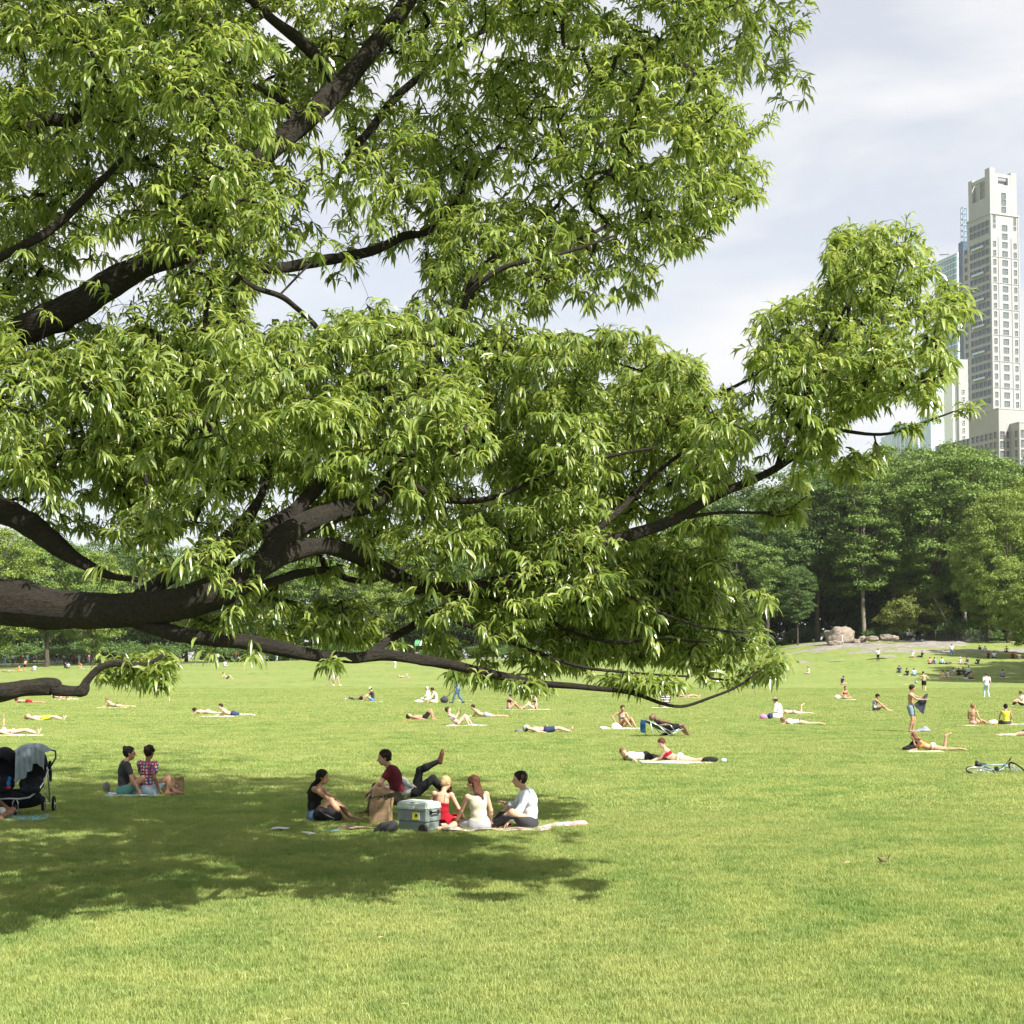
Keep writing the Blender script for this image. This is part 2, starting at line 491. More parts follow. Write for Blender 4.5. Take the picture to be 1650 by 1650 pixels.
limb('limb', [(-560, 700, 14.6, 64), (-300, 640, 14.5, 60), (-100, 590, 14.4, 54), (40, 532, 14.2, 50), (110, 500, 14.1, 50), (180, 455, 14.1, 46), (240, 425, 14.1, 36), (320, 395, 14.3, 32), (350, 330, 14.4, 30), (400, 275, 14.5, 32), (470, 212, 14.5, 32), (540, 148, 14.5, 34), (600, 78, 14.5, 30), (645, 20, 14.6, 27), (690, -50, 14.8, 24), (760, -170, 15.2, 18), (850, -290, 15.6, 10)], n=16)
limb('limb', [(545, 145, 14.5, 20), (525, 110, 14.5, 19), (490, 72, 14.4, 19), (440, 32, 14.3, 16), (400, -5, 14.2, 15), (330, -60, 14.1, 12), (240, -150, 14, 7)])
limb('limb', [(478, 205, 14.5, 14), (455, 163, 14.6, 13), (420, 145, 14.7, 11), (378, 138, 14.8, 8), (330, 150, 14.9, 5)])
limb('limb', [(-150, 500, 13.5, 18), (0, 415, 13.5, 15), (80, 372, 13.6, 13), (150, 305, 13.7, 12), (200, 250, 13.7, 8), (240, 170, 13.8, 5)])
limb('limb', [(-200, 330, 14.5, 26), (-60, 250, 14.4, 24), (60, 195, 14.5, 22), (120, 190, 14.6, 20), (200, 130, 14.7, 14), (260, 30, 14.9, 9), (300, -90, 15.2, 5)])
limb('limb', [(560, 250, 15.4, 14), (595, 212, 15.4, 13), (630, 165, 15.4, 13), (690, 112, 15.5, 11), (760, 60, 15.6, 8), (850, 20, 15.8, 5)])
limb('limb', [(350, 330, 15, 20), (335, 380, 15, 22), (420, 430, 15, 18), (520, 420, 15.1, 18), (600, 404, 15.2, 15), (650, 381, 15.2, 14), (690, 372, 15.2, 11), (740, 320, 15.2, 9), (800, 240, 15.4, 6), (870, 150, 15.6, 4)])
limb('limb', [(380, 440, 12.9, 5), (410, 463, 12.9, 8), (450, 476, 12.9, 9), (480, 498, 12.9, 9), (515, 535, 12.9, 9), (545, 600, 12.9, 9), (560, 690, 12.7, 11)])
limb('limb', [(450, 476, 12.9, 4), (475, 450, 12.9, 4), (500, 425, 13, 3)], n=8)
limb('limb', [(715, 555, 12.8, 12), (740, 515, 12.4, 12), (760, 470, 12.2, 10), (815, 430, 12.1, 8), (900, 410, 12.1, 6), (990, 380, 12.3, 4)])
limb('limb', [(-640, 1040, 12.4, 58), (-300, 1090, 12.0, 52), (-100, 1128, 11.4, 42), (0, 1115, 11.2, 30), (40, 1108, 11.2, 26), (82, 1106, 11.2, 29), (92, 1112, 11.2, 20), (120, 1114, 11.2, 17), (133, 1112, 11.2, 20), (140, 1098, 11.2, 13), (160, 1077, 11.2, 11), (185, 1069, 11.2, 11), (215, 1072, 11.2, 11), (243, 1068, 11.2, 8), (262, 1055, 11.2, 6)], rough=0.1, label='crooked pale stub of a limb hanging low at the left')
limb('limb', [(590, 1060, 11.6, 13), (625, 1032, 11.9, 13), (655, 1015, 12.1, 12), (700, 985, 12.4, 9), (760, 960, 12.7, 7), (830, 975, 13, 5), (900, 968, 13.2, 3)])
limb('limb', [(800, 965, 12.4, 8), (840, 980, 12.4, 8), (880, 996, 12.4, 7), (920, 1018, 12.4, 6), (990, 1035, 12.4, 5), (1060, 1030, 12.4, 4), (1140, 1035, 12.4, 3)])
limb('limb', [(730, 1000, 12.0, 7), (790, 1020, 12, 7), (860, 1050, 12, 6), (940, 1075, 12, 5), (1030, 1085, 12, 4), (1110, 1090, 12, 3)])
limb('limb', [(950, 958, 12.1, 4), (1000, 955, 12.1, 5), (1060, 985, 12.1, 5), (1130, 1010, 12.1, 4), (1200, 1020, 12.1, 3)])
limb('limb', [(1090, 836, 12.1, 9), (1160, 826, 12.2, 5), (1230, 826, 12.3, 4.5), (1270, 820, 12.3, 3.5), (1300, 800, 12.4, 2.5)], n=8, sub=5)
limb('limb', [(1230, 826, 12.3, 3), (1255, 832, 12.2, 2.5), (1290, 825, 12.2, 2)], n=6, sub=5)
limb('limb', [(1335, 690, 12.4, 6), (1390, 650, 12.5, 6), (1450, 600, 12.6, 5), (1510, 540, 12.7, 3)])
limb('limb', [(1250, 755, 12.3, 8), (1275, 690, 12.5, 8), (1310, 600, 12.7, 6), (1360, 500, 12.9, 5), (1400, 420, 13, 3)])
limb('limb', [(1335, 690, 12.4, 6), (1420, 700, 12.3, 5), (1490, 680, 12.3, 4), (1545, 660, 12.3, 2.5)])
limb('limb', [(910, 897, 12.0, 9), (990, 830, 12.4, 9), (1060, 760, 12.8, 7), (1140, 700, 13.1, 5), (1220, 640, 13.3, 3)])
limb('limb', [(640, 760, 12.3, 14), (700, 800, 12.1, 12), (780, 805, 12, 9), (870, 770, 11.9, 7), (960, 740, 11.9, 6), (1060, 720, 12, 4)])
limb('limb', [(600, 540, 13.6, 8), (700, 558, 12.6, 6), (780, 562, 12.4, 6), (870, 558, 12.3, 5), (960, 575, 12.3, 4), (1040, 600, 12.4, 3)])
# carriers for the far side, the crown above the picture and added shade boughs
limb('limb', [(-500, 560, 14.5, 30), (-200, 400, 15.5, 23), (60, 240, 16.5, 17), (300, 100, 17.5, 12), (560, -60, 18.5, 7.5), (800, -200, 19, 4)], clear=False, sub=4, n=8)
limb('limb', [(-560, 820, 14.5, 30), (-200, 800, 16, 23), (150, 760, 17.5, 17), (450, 700, 18.5, 12), (700, 640, 19.2, 7.5), (900, 600, 19.6, 4)], clear=False, sub=4, n=8)
limb('limb', [(450, 700, 18.5, 9), (700, 740, 20.5, 7), (900, 760, 21.5, 5), (1080, 740, 22, 4)], clear=False, sub=4, n=8)
limb('limb', [(900, 760, 21.5, 5), (1000, 850, 20.5, 4), (1080, 930, 19.5, 4), (1130, 970, 19, 4)], clear=False, sub=4, n=8)
limb('limb', [(150, 760, 17.5, 10), (250, 700, 20, 7), (380, 660, 22.5, 4)], clear=False, sub=4, n=8)
limb('limb', [(-520, 240, 13.6, 23), (-300, 60, 13, 18), (0, -120, 12.4, 13), (260, -260, 12, 8), (480, -380, 12, 4)], clear=False, sub=4, n=8)

limb('limb', [(690, -50, 14.8, 20), (850, -290, 15, 18), (1100, -420, 15.2, 15), (1450, -520, 15.4, 11), (1800, -560, 15.6, 8), (2120, -600, 15.8, 4)], clear=False, sub=4, n=8)  # unseen bough, added to carry leaves that shade the picnic
limb('limb', [(880, 760, 17, 9), (1000, 710, 17, 8), (1150, 640, 17.5, 6), (1300, 560, 17.5, 5), (1430, 480, 17.5, 3)], clear=False, sub=4, n=8)  # added to carry the hidden shade leaves behind the right tip
# --- where the leaves are: outlines with a depth range, thinned by 3-D noise
def inpoly(P, x, y):
    c = np.zeros(x.shape, bool); j = len(P) - 1
    for i in range(len(P)):
        xi, yi = P[i]; xj, yj = P[j]
        m = ((yi > y) != (yj > y)) & (x < (xj - xi) * (y - yi) / (yj - yi + 1e-9) + xi)
        c ^= m; j = i
    return c
ZONES = [
 # upper crown
 ([(-420, -380), (900, -420), (1430, -330), (1420, -120), (1310, -20), (1300, 60), (1305, 170), (1240, 175), (1265, 235), (1190, 225), (1215, 310), (1165, 370), (1095, 405), (1060, 455), (1000, 490), (900, 480), (800, 520), (700, 560), (560, 580), (400, 600), (200, 620), (-420, 640)], 12.2, 17, 11500),
 # middle
 ([(-420, 540), (200, 540), (420, 520), (700, 520), (960, 520), (1010, 545), (1100, 540), (1120, 590), (1150, 640), (1190, 640), (1180, 575), (1220, 505), (1290, 480), (1310, 450), (1350, 380), (1410, 345), (1465, 338), (1480, 400), (1530, 440), (1572, 510), (1530, 560), (1480, 600), (1500, 650), (1400, 660), (1340, 720), (1280, 760), (1150, 790), (1120, 850), (1130, 930), (900, 930), (700, 880), (500, 850), (350, 860), (200, 880), (100, 850), (20, 790), (-420, 760)], 11.6, 14.8, 5900),
 # drapes beside and under the big limb
 ([(110, 860), (220, 880), (350, 850), (520, 840), (700, 860), (1000, 860), (1140, 880), (1180, 960), (1215, 975), (1245, 1030), (1230, 1060), (1150, 1075), (1080, 1070), (900, 1078), (780, 1060), (700, 990), (560, 930), (430, 960), (330, 940), (200, 935), (130, 920)], 11.3, 13.6, 1700),
 ([(180, 1000), (330, 990), (440, 965), (640, 965), (760, 1030), (900, 1060), (860, 1085), (740, 1060), (600, 1035), (420, 1020), (260, 1010)], 11.6, 13.0, 220),
 ([(165, 1062), (270, 1050), (278, 1104), (215, 1092), (165, 1092)], 10.9, 11.9, 130),
 ([(320, 1045), (350, 1040), (345, 1060), (325, 1055)], 11.6, 11.9, 3),
 ([(395, 1045), (430, 1045), (425, 1062), (400, 1060)], 11.6, 11.9, 4),
 ([(505, 1062), (550, 1062), (540, 1080), (510, 1080)], 11.4, 11.8, 6),
 ([(720, 1078), (780, 1086), (860, 1100), (900, 1108), (850, 1112), (740, 1090)], 11.2, 12.0, 60),
 ([(930, 1085), (1040, 1090), (1180, 1080), (1240, 1040), (1262, 1060), (1255, 1085), (1180, 1100), (1040, 1108)], 11.2, 12.4, 260),
 ([(1545, 640), (1575, 650), (1560, 665), (1540, 668)], 12.1, 12.5, 6),
 ([(1440, 690), (1500, 655), (1530, 668), (1470, 705)], 12.1, 12.5, 10),
 ([(1320, 745), (1420, 720), (1425, 752), (1340, 778)], 12.1, 12.6, 22),
 ([(1200, 800), (1290, 775), (1300, 835), (1240, 850)], 12.1, 12.6, 30),
 ([(1130, 840), (1180, 845), (1170, 920), (1130, 930)], 12.2, 13.2, 60),
 ([(-420, -420), (500, -420), (1300, -420), (1250, -80), (700, -60), (-420, -60)], 19, 25.0, 800),
 ([(560, 560), (1100, 600), (1170, 700), (1130, 850), (1000, 880), (560, 860)], 15, 22.5, 950),  # hidden far boughs, put in to shade the picnic lawn
 ([(-400, 480), (600, 560), (640, 850), (300, 840), (-400, 800)], 17, 23.5, 650),  # far left boughs, added for the shade around the seated pair
 ([(880, 860), (1150, 870), (1195, 975), (1150, 1010), (1000, 1020), (850, 960)], 17, 21.5, 650),  # back drapes added to carry the lawn shade further right
 ([(1000, -420), (1450, -620), (2120, -760), (2200, -450), (1800, -400), (1450, -300), (1150, -240)], 13.5, 17.5, 1500),  # unseen leaves stretched out right above the picture to shade the picnic
 ([(1210, 540), (1290, 460), (1370, 390), (1460, 385), (1530, 460), (1545, 530), (1480, 600), (1400, 640), (1250, 650)], 16.5, 19, 480),  # hidden mass behind the right tip, added to shade the picnic
 ([(930, 560), (1190, 610), (1200, 730), (930, 730)], 16.5, 19.5, 420),  # added behind the middle foliage for the picnic shade
 ([(470, 650), (760, 630), (800, 740), (700, 800), (500, 800)], 9.9, 10.8, 330),  # near leaves added to keep sun off the limb fork
 # depth of the crown away from us: only shades and darkens the gaps
 ([(-420, -380), (1350, -400), (1250, -100), (1050, 200), (900, 380), (760, 320), (560, 300), (300, 420), (0, 500), (-420, 560)], 16.5, 21.0, 2300),
 ([(-420, 620), (300, 600), (700, 620), (980, 660), (1000, 800), (800, 840), (500, 800), (200, 800), (-420, 740)], 14.0, 20.5, 1100),
]
HOLES = [[(404, 490), (430, 468), (500, 470), (520, 470), (600, 440), (685, 398), (690, 470), (650, 520), (560, 515), (480, 520), (425, 560), (402, 545)],
         [(478, 340), (540, 335), (545, 380), (490, 372)], [(402, 20), (470, 40), (500, 75), (470, 95), (420, 70)],
         [(600, 120), (640, 95), (645, 130), (610, 190), (590, 185)], [(1040, 20), (1075, 40), (1060, 75), (1035, 60)], [(940, -40), (1010, -40), (1010, 40), (960, 30)],
         [(1020, 250), (1085, 225), (1090, 250), (1030, 285)], [(945, 615), (1000, 600), (1000, 640), (960, 640)],
         [(20, 280), (60, 285), (60, 320), (25, 330)], [(0, 110), (30, 125), (15, 150), (-20, 140)], [(300, 505), (330, 500), (330, 530), (305, 530)]]
rg = np.random.default_rng(11)
BOX = [(-60, 770, 640, 1010), (690, 440, 780, 570), (690, 740, 1250, 960), (220, 1010, 1240, 1145), (0, 800, 115, 900), (30, 420, 245, 545), (465, -20, 660, 215),
       (380, -20, 545, 130), (380, 130, 480, 205), (0, 290, 175, 420), (380, 450, 520, 540), (600, 360, 690, 410), (-20, 1060, 262, 1130), (60, 180, 120, 215)]
def _vis(p):
    x, y, z = p[0], p[1], p[2] - CAMZ
    dep = y * CT + z * ST; a = 825 + F * x / dep; b = 960 - F * (-y * ST + z * CT) / dep
    return any(q[0] < a < q[2] and q[1] < b < q[3] for q in BOX)
VIS = [v for v in VIS if _vis(v[0])]
VP = np.array([v[0] for v in VIS]); VR = np.array([v[1] for v in VIS])
def proj(P):
    x, y, z = P[:, 0], P[:, 1], P[:, 2] - CAMZ
    dep = y * CT + z * ST; up = -y * ST + z * CT
    return 825 + F * x / dep, 960 - F * up / dep
VPX, VPY = proj(VP)
cent = []
for zi, (poly, d0, d1, cnt) in enumerate(ZONES):
    P = np.array(poly, float)
    got = 0; tries = 0; Y0 = d1 > 20
    lo, hi = P.min(0), P.max(0)
    while got < cnt and tries < 90:
        tries += 1
        x = rg.uniform(lo[0], hi[0], 600); y = rg.uniform(lo[1], hi[1], 600); Y = (d0 + (d1 - d0) * rg.uniform(0, 1, 600) + 1.6 * sstep((x - 330) / 380.0)) * KO
        if zi == 1: Y -= 1.5 * np.clip((860 - y) / 260, 0, 1) * rg.uniform(0, 1, 600)
        fz = np.array([[noise.noise(Vector((u / 70, v / 70, zi))), noise.noise(Vector((u / 70, v / 70, zi + 9)))] for u, v in zip(x, y)]) * (46 if cnt > 400 else 6)
        ok = inpoly(poly, x + fz[:, 0], y + fz[:, 1])
        for h in HOLES: ok &= ~inpoly(h, x, y + 16)
        x, y, Y = x[ok], y[ok], Y[ok]
        for a, b_, c_ in zip(x, y, Y):
            if a < -60 and rg.random() < .55: continue
            p = pt(a, b_, c_)
            if cnt > 100:
                nn = noise.noise(p * 1.15) + 0.5 * noise.noise(p * 2.6) + 0.95 * noise.noise(p * 0.62 + Vector((3, 7, 1)))
                thr = -0.10 + (0.16 if Y0 else 0) + (0.16 if a > 1180 and b_ < 720 else 0)
                if nn < thr + 0.22 * rg.random(): continue
            # keep the limbs that show free of leaves in front
            m = (np.abs(VPX - a) < 26) & (b_ - VPY > -62) & (b_ - VPY < 12 + VR * F / 12) & (VP[:, 1] > c_ - 0.15)
            if m.any() and rg.random() < (0.93 if VR[m].max() > 0.04 and a < 300 else 0.8 if VR[m].max() > 0.04 else 0.45) : continue
            cent.append((p.x, p.y, p.z, zi)); got += 1
            if got >= cnt: break
# shoots that hang in front of the upper limbs, so that only stretches of bark show
for sp, sr in SKEL:
    if sr < .02 or sp[1] > 17.5: continue
    a_, b_ = [float(q[0]) for q in proj(np.array([sp]))]
    if not (0 < a_ < 1300 and -100 < b_ < 900) or _vis(sp): continue
    for _ in range(4):
        cent.append((sp[0] + rg.normal(0, .22), sp[1] - rg.uniform(.15, .8), sp[2] + rg.uniform(-.12, .38), 0))
C = np.array(cent)[:, :3]
# even out: drop tips that crowd each other
keep = np.ones(len(C), bool)
order = rg.permutation(len(C))
cell = {}
for i in order:
    k = tuple((C[i] // 0.128).astype(int))
    if k in cell: keep[i] = False
    else: cell[k] = i
C = C[keep]
# --- grow twigs: every tip joins the nearest wood already there
S = [np.array(s[0]) for s in SKEL]; par = [-1] * len(S)
Sarr = np.zeros((len(S) + len(C) * 3, 3)); ns = len(S); Sarr[:ns] = np.array(S)
dmin = np.full(len(C), 1e9); near = np.zeros(len(C), int)
for k in range(0, ns, 200):
    D = np.linalg.norm(C[:, None] - Sarr[None, k:min(k + 200, ns)], axis=2)
    a = D.argmin(1); dm = D[np.arange(len(C)), a]
    m = dm < dmin; dmin[m] = dm[m]; near[m] = a[m] + k
parent_of = list(par); NS0 = ns
done = np.zeros(len(C), bool); tipnode = np.zeros(len(C), int)
def relax(idx):
    global dmin, near
    d = np.linalg.norm(C - Sarr[idx], axis=1) + 0.02
    m = (d < dmin) & ~done; dmin[m] = d[m]; near[m] = idx
for _ in range(len(C)):
    dd = np.where(done, 1e9, dmin); i = int(dd.argmin())
    done[i] = True
    a = near[i]; p0, p1 = Sarr[a], C[i]
    Ld = np.linalg.norm(p1 - p0)
    last = a
    if Ld > 0.22:
        mid = (p0 + p1) / 2 + np.array([rg.normal(0, .06), rg.normal(0, .06), 0.10]) * Ld
        Sarr[ns] = mid; parent_of.append(last); last = ns; ns += 1; relax(last)
    Sarr[ns] = p1; parent_of.append(last); tipnode[i] = ns; ns += 1; relax(ns - 1)
wgt = np.zeros(ns)
wgt[tipnode] = 1
for k in range(ns - 1, NS0 - 1, -1): wgt[parent_of[k]] += wgt[k]
mb_v, mb_f = [], []
rad = 0.0026 * np.maximum(wgt, 1) ** 0.46
rad = np.minimum(rad, 0.03)
for k in range(NS0, ns):
    p0, p1 = Sarr[parent_of[k]], Sarr[k]
    t = p1 - p0; l = np.linalg.norm(t)
    if l < 1e-4: continue
    if rad[k] < .0055:
        u_, v_ = proj(p1[None]); 
        if not (-40 < u_[0] < 1690 and -40 < v_[0] < 1200): continue      # twiglets far outside the view
    t /= l
    a = np.cross(t, [0.2, 0.9, 0.3]); a /= np.linalg.norm(a); b2 = np.cross(t, a)
    r0 = rad[parent_of[k]] if parent_of[k] >= NS0 else rad[k] * 1.15
    base = len(mb_v)
    for (p, r) in ((p0, r0), (p1, rad[k])):
        for q in range(3):
            an = q * math.pi * 2 / 3
            mb_v.append(p + (a * math.cos(an) + b2 * math.sin(an)) * r)
    for q in range(3):
        mb_f.append((base + q, base + (q + 1) % 3, base + 3 + (q + 1) % 3, base + 3 + q))
tw = mk('twigs', np.array(mb_v) - np.array(TL), np.array(mb_f), m_bark, TREE, smooth=True)
tw['kind'] = 'stuff'

# --- leaves: a spray at each tip and a few along the twig
B, D0, LEN, WID = [], [], [], []
for i in range(len(C)):
    p1 = C[i]; p0 = Sarr[parent_of[tipnode[i]]]
    td = p1 - p0; td /= (np.linalg.norm(td) + 1e-6)
    td = td * 0.7 + np.array([rg.normal(0, .25), rg.normal(0, .25), 0.15]); td /= np.linalg.norm(td)
    far = p1[1] > 18
    nl = rg.integers(10, 17) if not far else rg.integers(7, 11)
    ph = rg.uniform(0, 6.28)
    fr = rg.uniform(0.76, 1.16)
    for k in range(nl):
        s = rg.uniform(-0.16, 0.03)
        an = ph + k * 2.4
        h = np.array([math.cos(an), math.sin(an), 0])
        d = h * rg.uniform(.6, 1.0) + td * 0.75 + np.array([0, 0, rg.uniform(-.25, .42)])
        d /= np.linalg.norm(d)
        B.append(p1 + td * s); D0.append(d)
        LEN.append(rg.uniform(.145, .225) * fr * (1.35 if far else 1)); WID.append(rg.uniform(.027, .038) * fr * (1.5 if far else 1))
B, D0, LEN, WID = map(np.array, (B, D0, LEN, WID))
def leaf_mesh(B, D0, LEN, WID, rg, rows=5, fold=True):
    N = len(B)
    T = {5: [0, .2, .45, .72, 1.0], 4: [0, .3, .65, 1.0], 3: [0, .5, 1.0], 2: [0, 1.0]}[rows]; WP = {5: [.10, .8, 1.0, .7, .03], 4: [.15, 1.0, .85, .03], 3: [.3, 1.0, .05], 2: [.75, .45]}[rows]
    T, WP = np.array(T), np.array(WP)
    down = np.array([0, 0, -1.0])
    droop = rg.uniform(.7, 2.7, N)[:, None]
    pos = [B]; dirs = []
    for r in range(rows):
        d = D0 + down * droop * (0.15 + 1.35 * T[r])
        d /= np.linalg.norm(d, axis=1)[:, None]
        dirs.append(d)
        if r < rows - 1: pos.append(pos[-1] + d * (LEN * (T[r + 1] - T[r]))[:, None])
    side = np.cross(D0, np.array([0, 0, 1.0]) + rg.normal(0, .55, (N, 3)))
    side /= (np.linalg.norm(side, axis=1)[:, None] + 1e-9)
    c = 3 if fold else 2
    V = np.zeros((N, rows, c, 3))
    for r in range(rows):
        s = side - dirs[r] * (side * dirs[r]).sum(1)[:, None]
        s /= (np.linalg.norm(s, axis=1)[:, None] + 1e-9)
        nrm = np.cross(s, dirs[r])
        wv = (WID * WP[r] / 2)[:, None]; f_ = .35 if fold else 0
        V[:, r, 0] = pos[r] - s * wv + nrm * wv * f_
        if fold: V[:, r, 1] = pos[r]
        V[:, r, -1] = pos[r] + s * wv + nrm * wv * f_
    q = []
    for r in range(rows - 1):
        for k in range(c - 1):
            q.append([r * c + k, r * c + k + 1, (r + 1) * c + k + 1, (r + 1) * c + k])
    Q = (np.arange(N)[:, None, None] * rows * c + np.array(q)[None]).reshape(-1, 4)
    return V.reshape(-1, 3), Q
nearness = np.linalg.norm(B - np.array([0, 0, CAMZ]), axis=1)
bx, by = proj(B)
inview = (bx > 10) & (bx < 1640) & (by > 0) & (by < 1130)
idx = np.argsort(np.where(inview, nearness, 1e9))
nv = int(inview.sum()); nA = min(22000, nv); nB = min(85000, nv)
first = idx[:300]
parts_ = []; off = 0
for sel, rows, fold in ((idx[300:nA], 4, True), (idx[nA:nB], 4, False), (idx[nB:nv], 3, False), (idx[nv:], 2, False)):
    V, Q = leaf_mesh(B[sel], D0[sel], LEN[sel], WID[sel], rg, rows, fold)
    parts_.append((V, Q + off)); off += len(V)
tag(mk('foliage', np.concatenate([p_[0] for p_ in parts_]) - np.array(TL), np.concatenate([p_[1] for p_ in parts_]), m_leaf, TREE, smooth=True), kind='stuff')
for k in first:
    V, Q = leaf_mesh(np.zeros((1, 3)), D0[k:k + 1], LEN[k:k + 1], WID[k:k + 1], rg)
    mk('leaf', V, Q, m_leaf, TREE, smooth=True, loc=Vector(B[k]) - TL)
print('sprays', len(C), 'leaves', len(B), 'in view', nv)
# ================================================================== trees round the meadow
m_fol = {}
for key, c1, c2 in (('mid', (0.080, 0.145, 0.030), (0.165, 0.240, 0.052)), ('dark', (0.055, 0.105, 0.026), (0.10, 0.165, 0.040)),
                    ('light', (0.120, 0.185, 0.034), (0.21, 0.275, 0.056)), ('yellow', (0.120, 0.155, 0.030), (0.170, 0.200, 0.05))):
    m_fol[key] = foliage_mat('crown_' + key, c1, c2, 0.6, 0.2, 0.3)
def crown_mesh(name, seed, w, h, bottom, nb, per, mat, leaf=0.44, flat=0.72, conic=0.0, sub=1.75):
    """boughs set through an uneven envelope, each a cap of leaf clumps"""
    rg = np.random.default_rng(seed)
    cen, siz = [], []
    while len(cen) < nb:
        u = rg.uniform(-1, 1, 3)
        rr = np.linalg.norm(u)
        if rr > 1 or rr < 0.45 and rg.random() < 0.7: continue
        z = (u[2] + 1) / 2
        prof = (1 - conic * z)
        cx, cy = u[0] * w / 2 * prof, u[1] * w / 2 * prof
        cz = bottom + z * h
        wob = 1 + 0.22 * noise.noise(Vector((u[0] * 2 + seed, u[1] * 2, u[2] * 2)))
        cen.append((cx * wob, cy * wob, cz)); siz.append(rg.uniform(.7, 1.25) * sub)
    cen, siz = np.array(cen), np.array(siz)
    N = nb * per
    ci = np.repeat(np.arange(nb), per)
    v = rg.normal(0, 1, (N, 3)); v /= np.linalg.norm(v, axis=1)[:, None]
    v[:, 2] = np.where(v[:, 2] < -0.15, -v[:, 2] * .6, v[:, 2])
    rad = siz[ci] * rg.uniform(0.55, 1.08, N) * (1 + .25 * np.sin(v[:, 0] * 5 + ci) * np.sin(v[:, 1] * 6 + 2 * ci))
    P = cen[ci] + v * rad[:, None] * np.array([1, 1, flat])
    # leaf clumps: small bent quads facing mostly up and outward
    nrm = v * .8 + rg.normal(0, .55, (N, 3)) + np.array([0, 0, .35])
    nrm /= np.linalg.norm(nrm, axis=1)[:, None]
    a = np.cross(nrm, rg.normal(0, 1, (N, 3))); a /= np.linalg.norm(a, axis=1)[:, None]
    b = np.cross(nrm, a)
    s = (leaf * rg.uniform(.6, 1.25, N) / 2)[:, None]
    V = np.stack([P - a * s, P + b * s * .6 + nrm * s * .25, P + a * s, P - b * s * .7 + nrm * s * .15], 1).reshape(-1, 3)
    Q = np.arange(N * 4).reshape(-1, 4)
    me = bpy.data.meshes.new(name)
    me.vertices.add(len(V)); me.vertices.foreach_set('co', V.astype(np.float32).ravel())
    me.loops.add(Q.size); me.loops.foreach_set('vertex_index', Q.astype(np.int32).ravel())
    me.polygons.add(len(Q)); me.polygons.foreach_set('loop_start', np.arange(0, Q.size, 4, dtype=np.int32))
    me.polygons.foreach_set('loop_total', np.full(len(Q), 4, dtype=np.int32))
    me.update(calc_edges=True); me.materials.append(mat)
    return me, cen
def trunk_mesh(name, seed, hfork, top, r, cen, mat, fork=5):
    rg = np.random.default_rng(seed)
    m = MB()
    zs = [-.4, .3, 1.2, hfork * .5, hfork]
    m.tube([(0.12 * math.sin(z), 0.1 * math.cos(z), z) for z in zs] + [(0.3, 0.2, (hfork + top) / 2), (0.4, .1, top)], [r * 1.5, r * 1.15, r, r * .92, r * .8, r * .45, r * .1], 9)
    pick = rg.choice(len(cen), min(len(cen), fork * 3), replace=False)
    for k, i in enumerate(pick):
        c = cen[i]
        z0 = hfork * rg.uniform(.85, 1.25) if k < fork else rg.uniform(hfork, top * .85)
        p0 = Vector((0, 0, z0)); p1 = Vector(c)
        if p1.z < z0: p0.z = max(p1.z - 1.5, hfork * .6)
        md = p0.lerp(p1, .5) + Vector((0, 0, .12 * (p1 - p0).length))
        rr = r * (.5 if k < fork else .3)
        m.tube([p0, p0.lerp(md, .5) + Vector((0, 0, -.03)), md, p1], [rr, rr * .8, rr * .6, rr * .15], 6)
    me = bpy.data.meshes.new(name)
    me.from_pydata([tuple(v) for v in m.v], [], m.f); me.materials.append(mat)
    me.polygons.foreach_set('use_smooth', np.ones(len(me.polygons), dtype=bool))
    return me
KINDS = {}
def tree_kind(key, seed, w, h, bottom, nb, per, fm, trunk_r, hfork, bark=None, **kw):
    cm, cen = crown_mesh('crown', seed, w, h, bottom, nb, per, m_fol[fm], **kw)
    KINDS[key] = (cm, trunk_mesh('trunk', seed, hfork, bottom + h * .8, trunk_r, cen, bark or m_fbark), bottom + h + 1.2)
tree_kind('elm', 1, 21, 22, 6.5, 230, 155, 'mid', .50, 8)
tree_kind('elm2', 2, 19, 24, 8.5, 230, 155, 'dark', .45, 10)
tree_kind('tall', 3, 16, 27, 8, 230, 155, 'mid', .42, 11, bark=m_fbark_pale)
tree_kind('bright', 4, 22, 24, 3.0, 230, 155, 'light', .5, 6)
tree_kind('droop', 5, 18, 20, 1.6, 190, 190, 'light', .4, 5, flat=.9, sub=1.5)
tree_kind('wall', 8, 26, 26, .3, 150, 220, 'dark', .4, 5, leaf=.5, sub=3.0)
tree_kind('small', 6, 8, 7, 1.0, 34, 260, 'yellow', .14, 2.5, sub=1.6, leaf=.34)
tree_kind('bush', 7, 9, 3.4, 0.0, 30, 240, 'dark', .1, 1, sub=1.4, leaf=.34)
def far_tree(kind, px, Y, toppy, label, group='trees round the meadow', rz=None, name='broadleaf_tree', wide=1.0, z=None):
    x = (px - 825) / F * Y
    z0 = float(terrain(x, Y)) if z is None else z
    H = CAMZ + (1060 - toppy + (22 if toppy < 850 and px > 1150 else 0)) / F * Y - z0
    cm, tm, h0 = KINDS[kind]
    s = H / h0
    o = empty(name, (x, Y, z0 - .1), rz if rz is not None else (px * 0.37) % 6.28, label, 'shrub' if name == 'shrub' else 'tree', group)
    o.scale = (s * wide, s * wide, s)
    link('crown', cm, None, o); link('trunk', tm, None, o)
    return o
FT = far_tree
G2 = 'trees along the far side of the meadow'
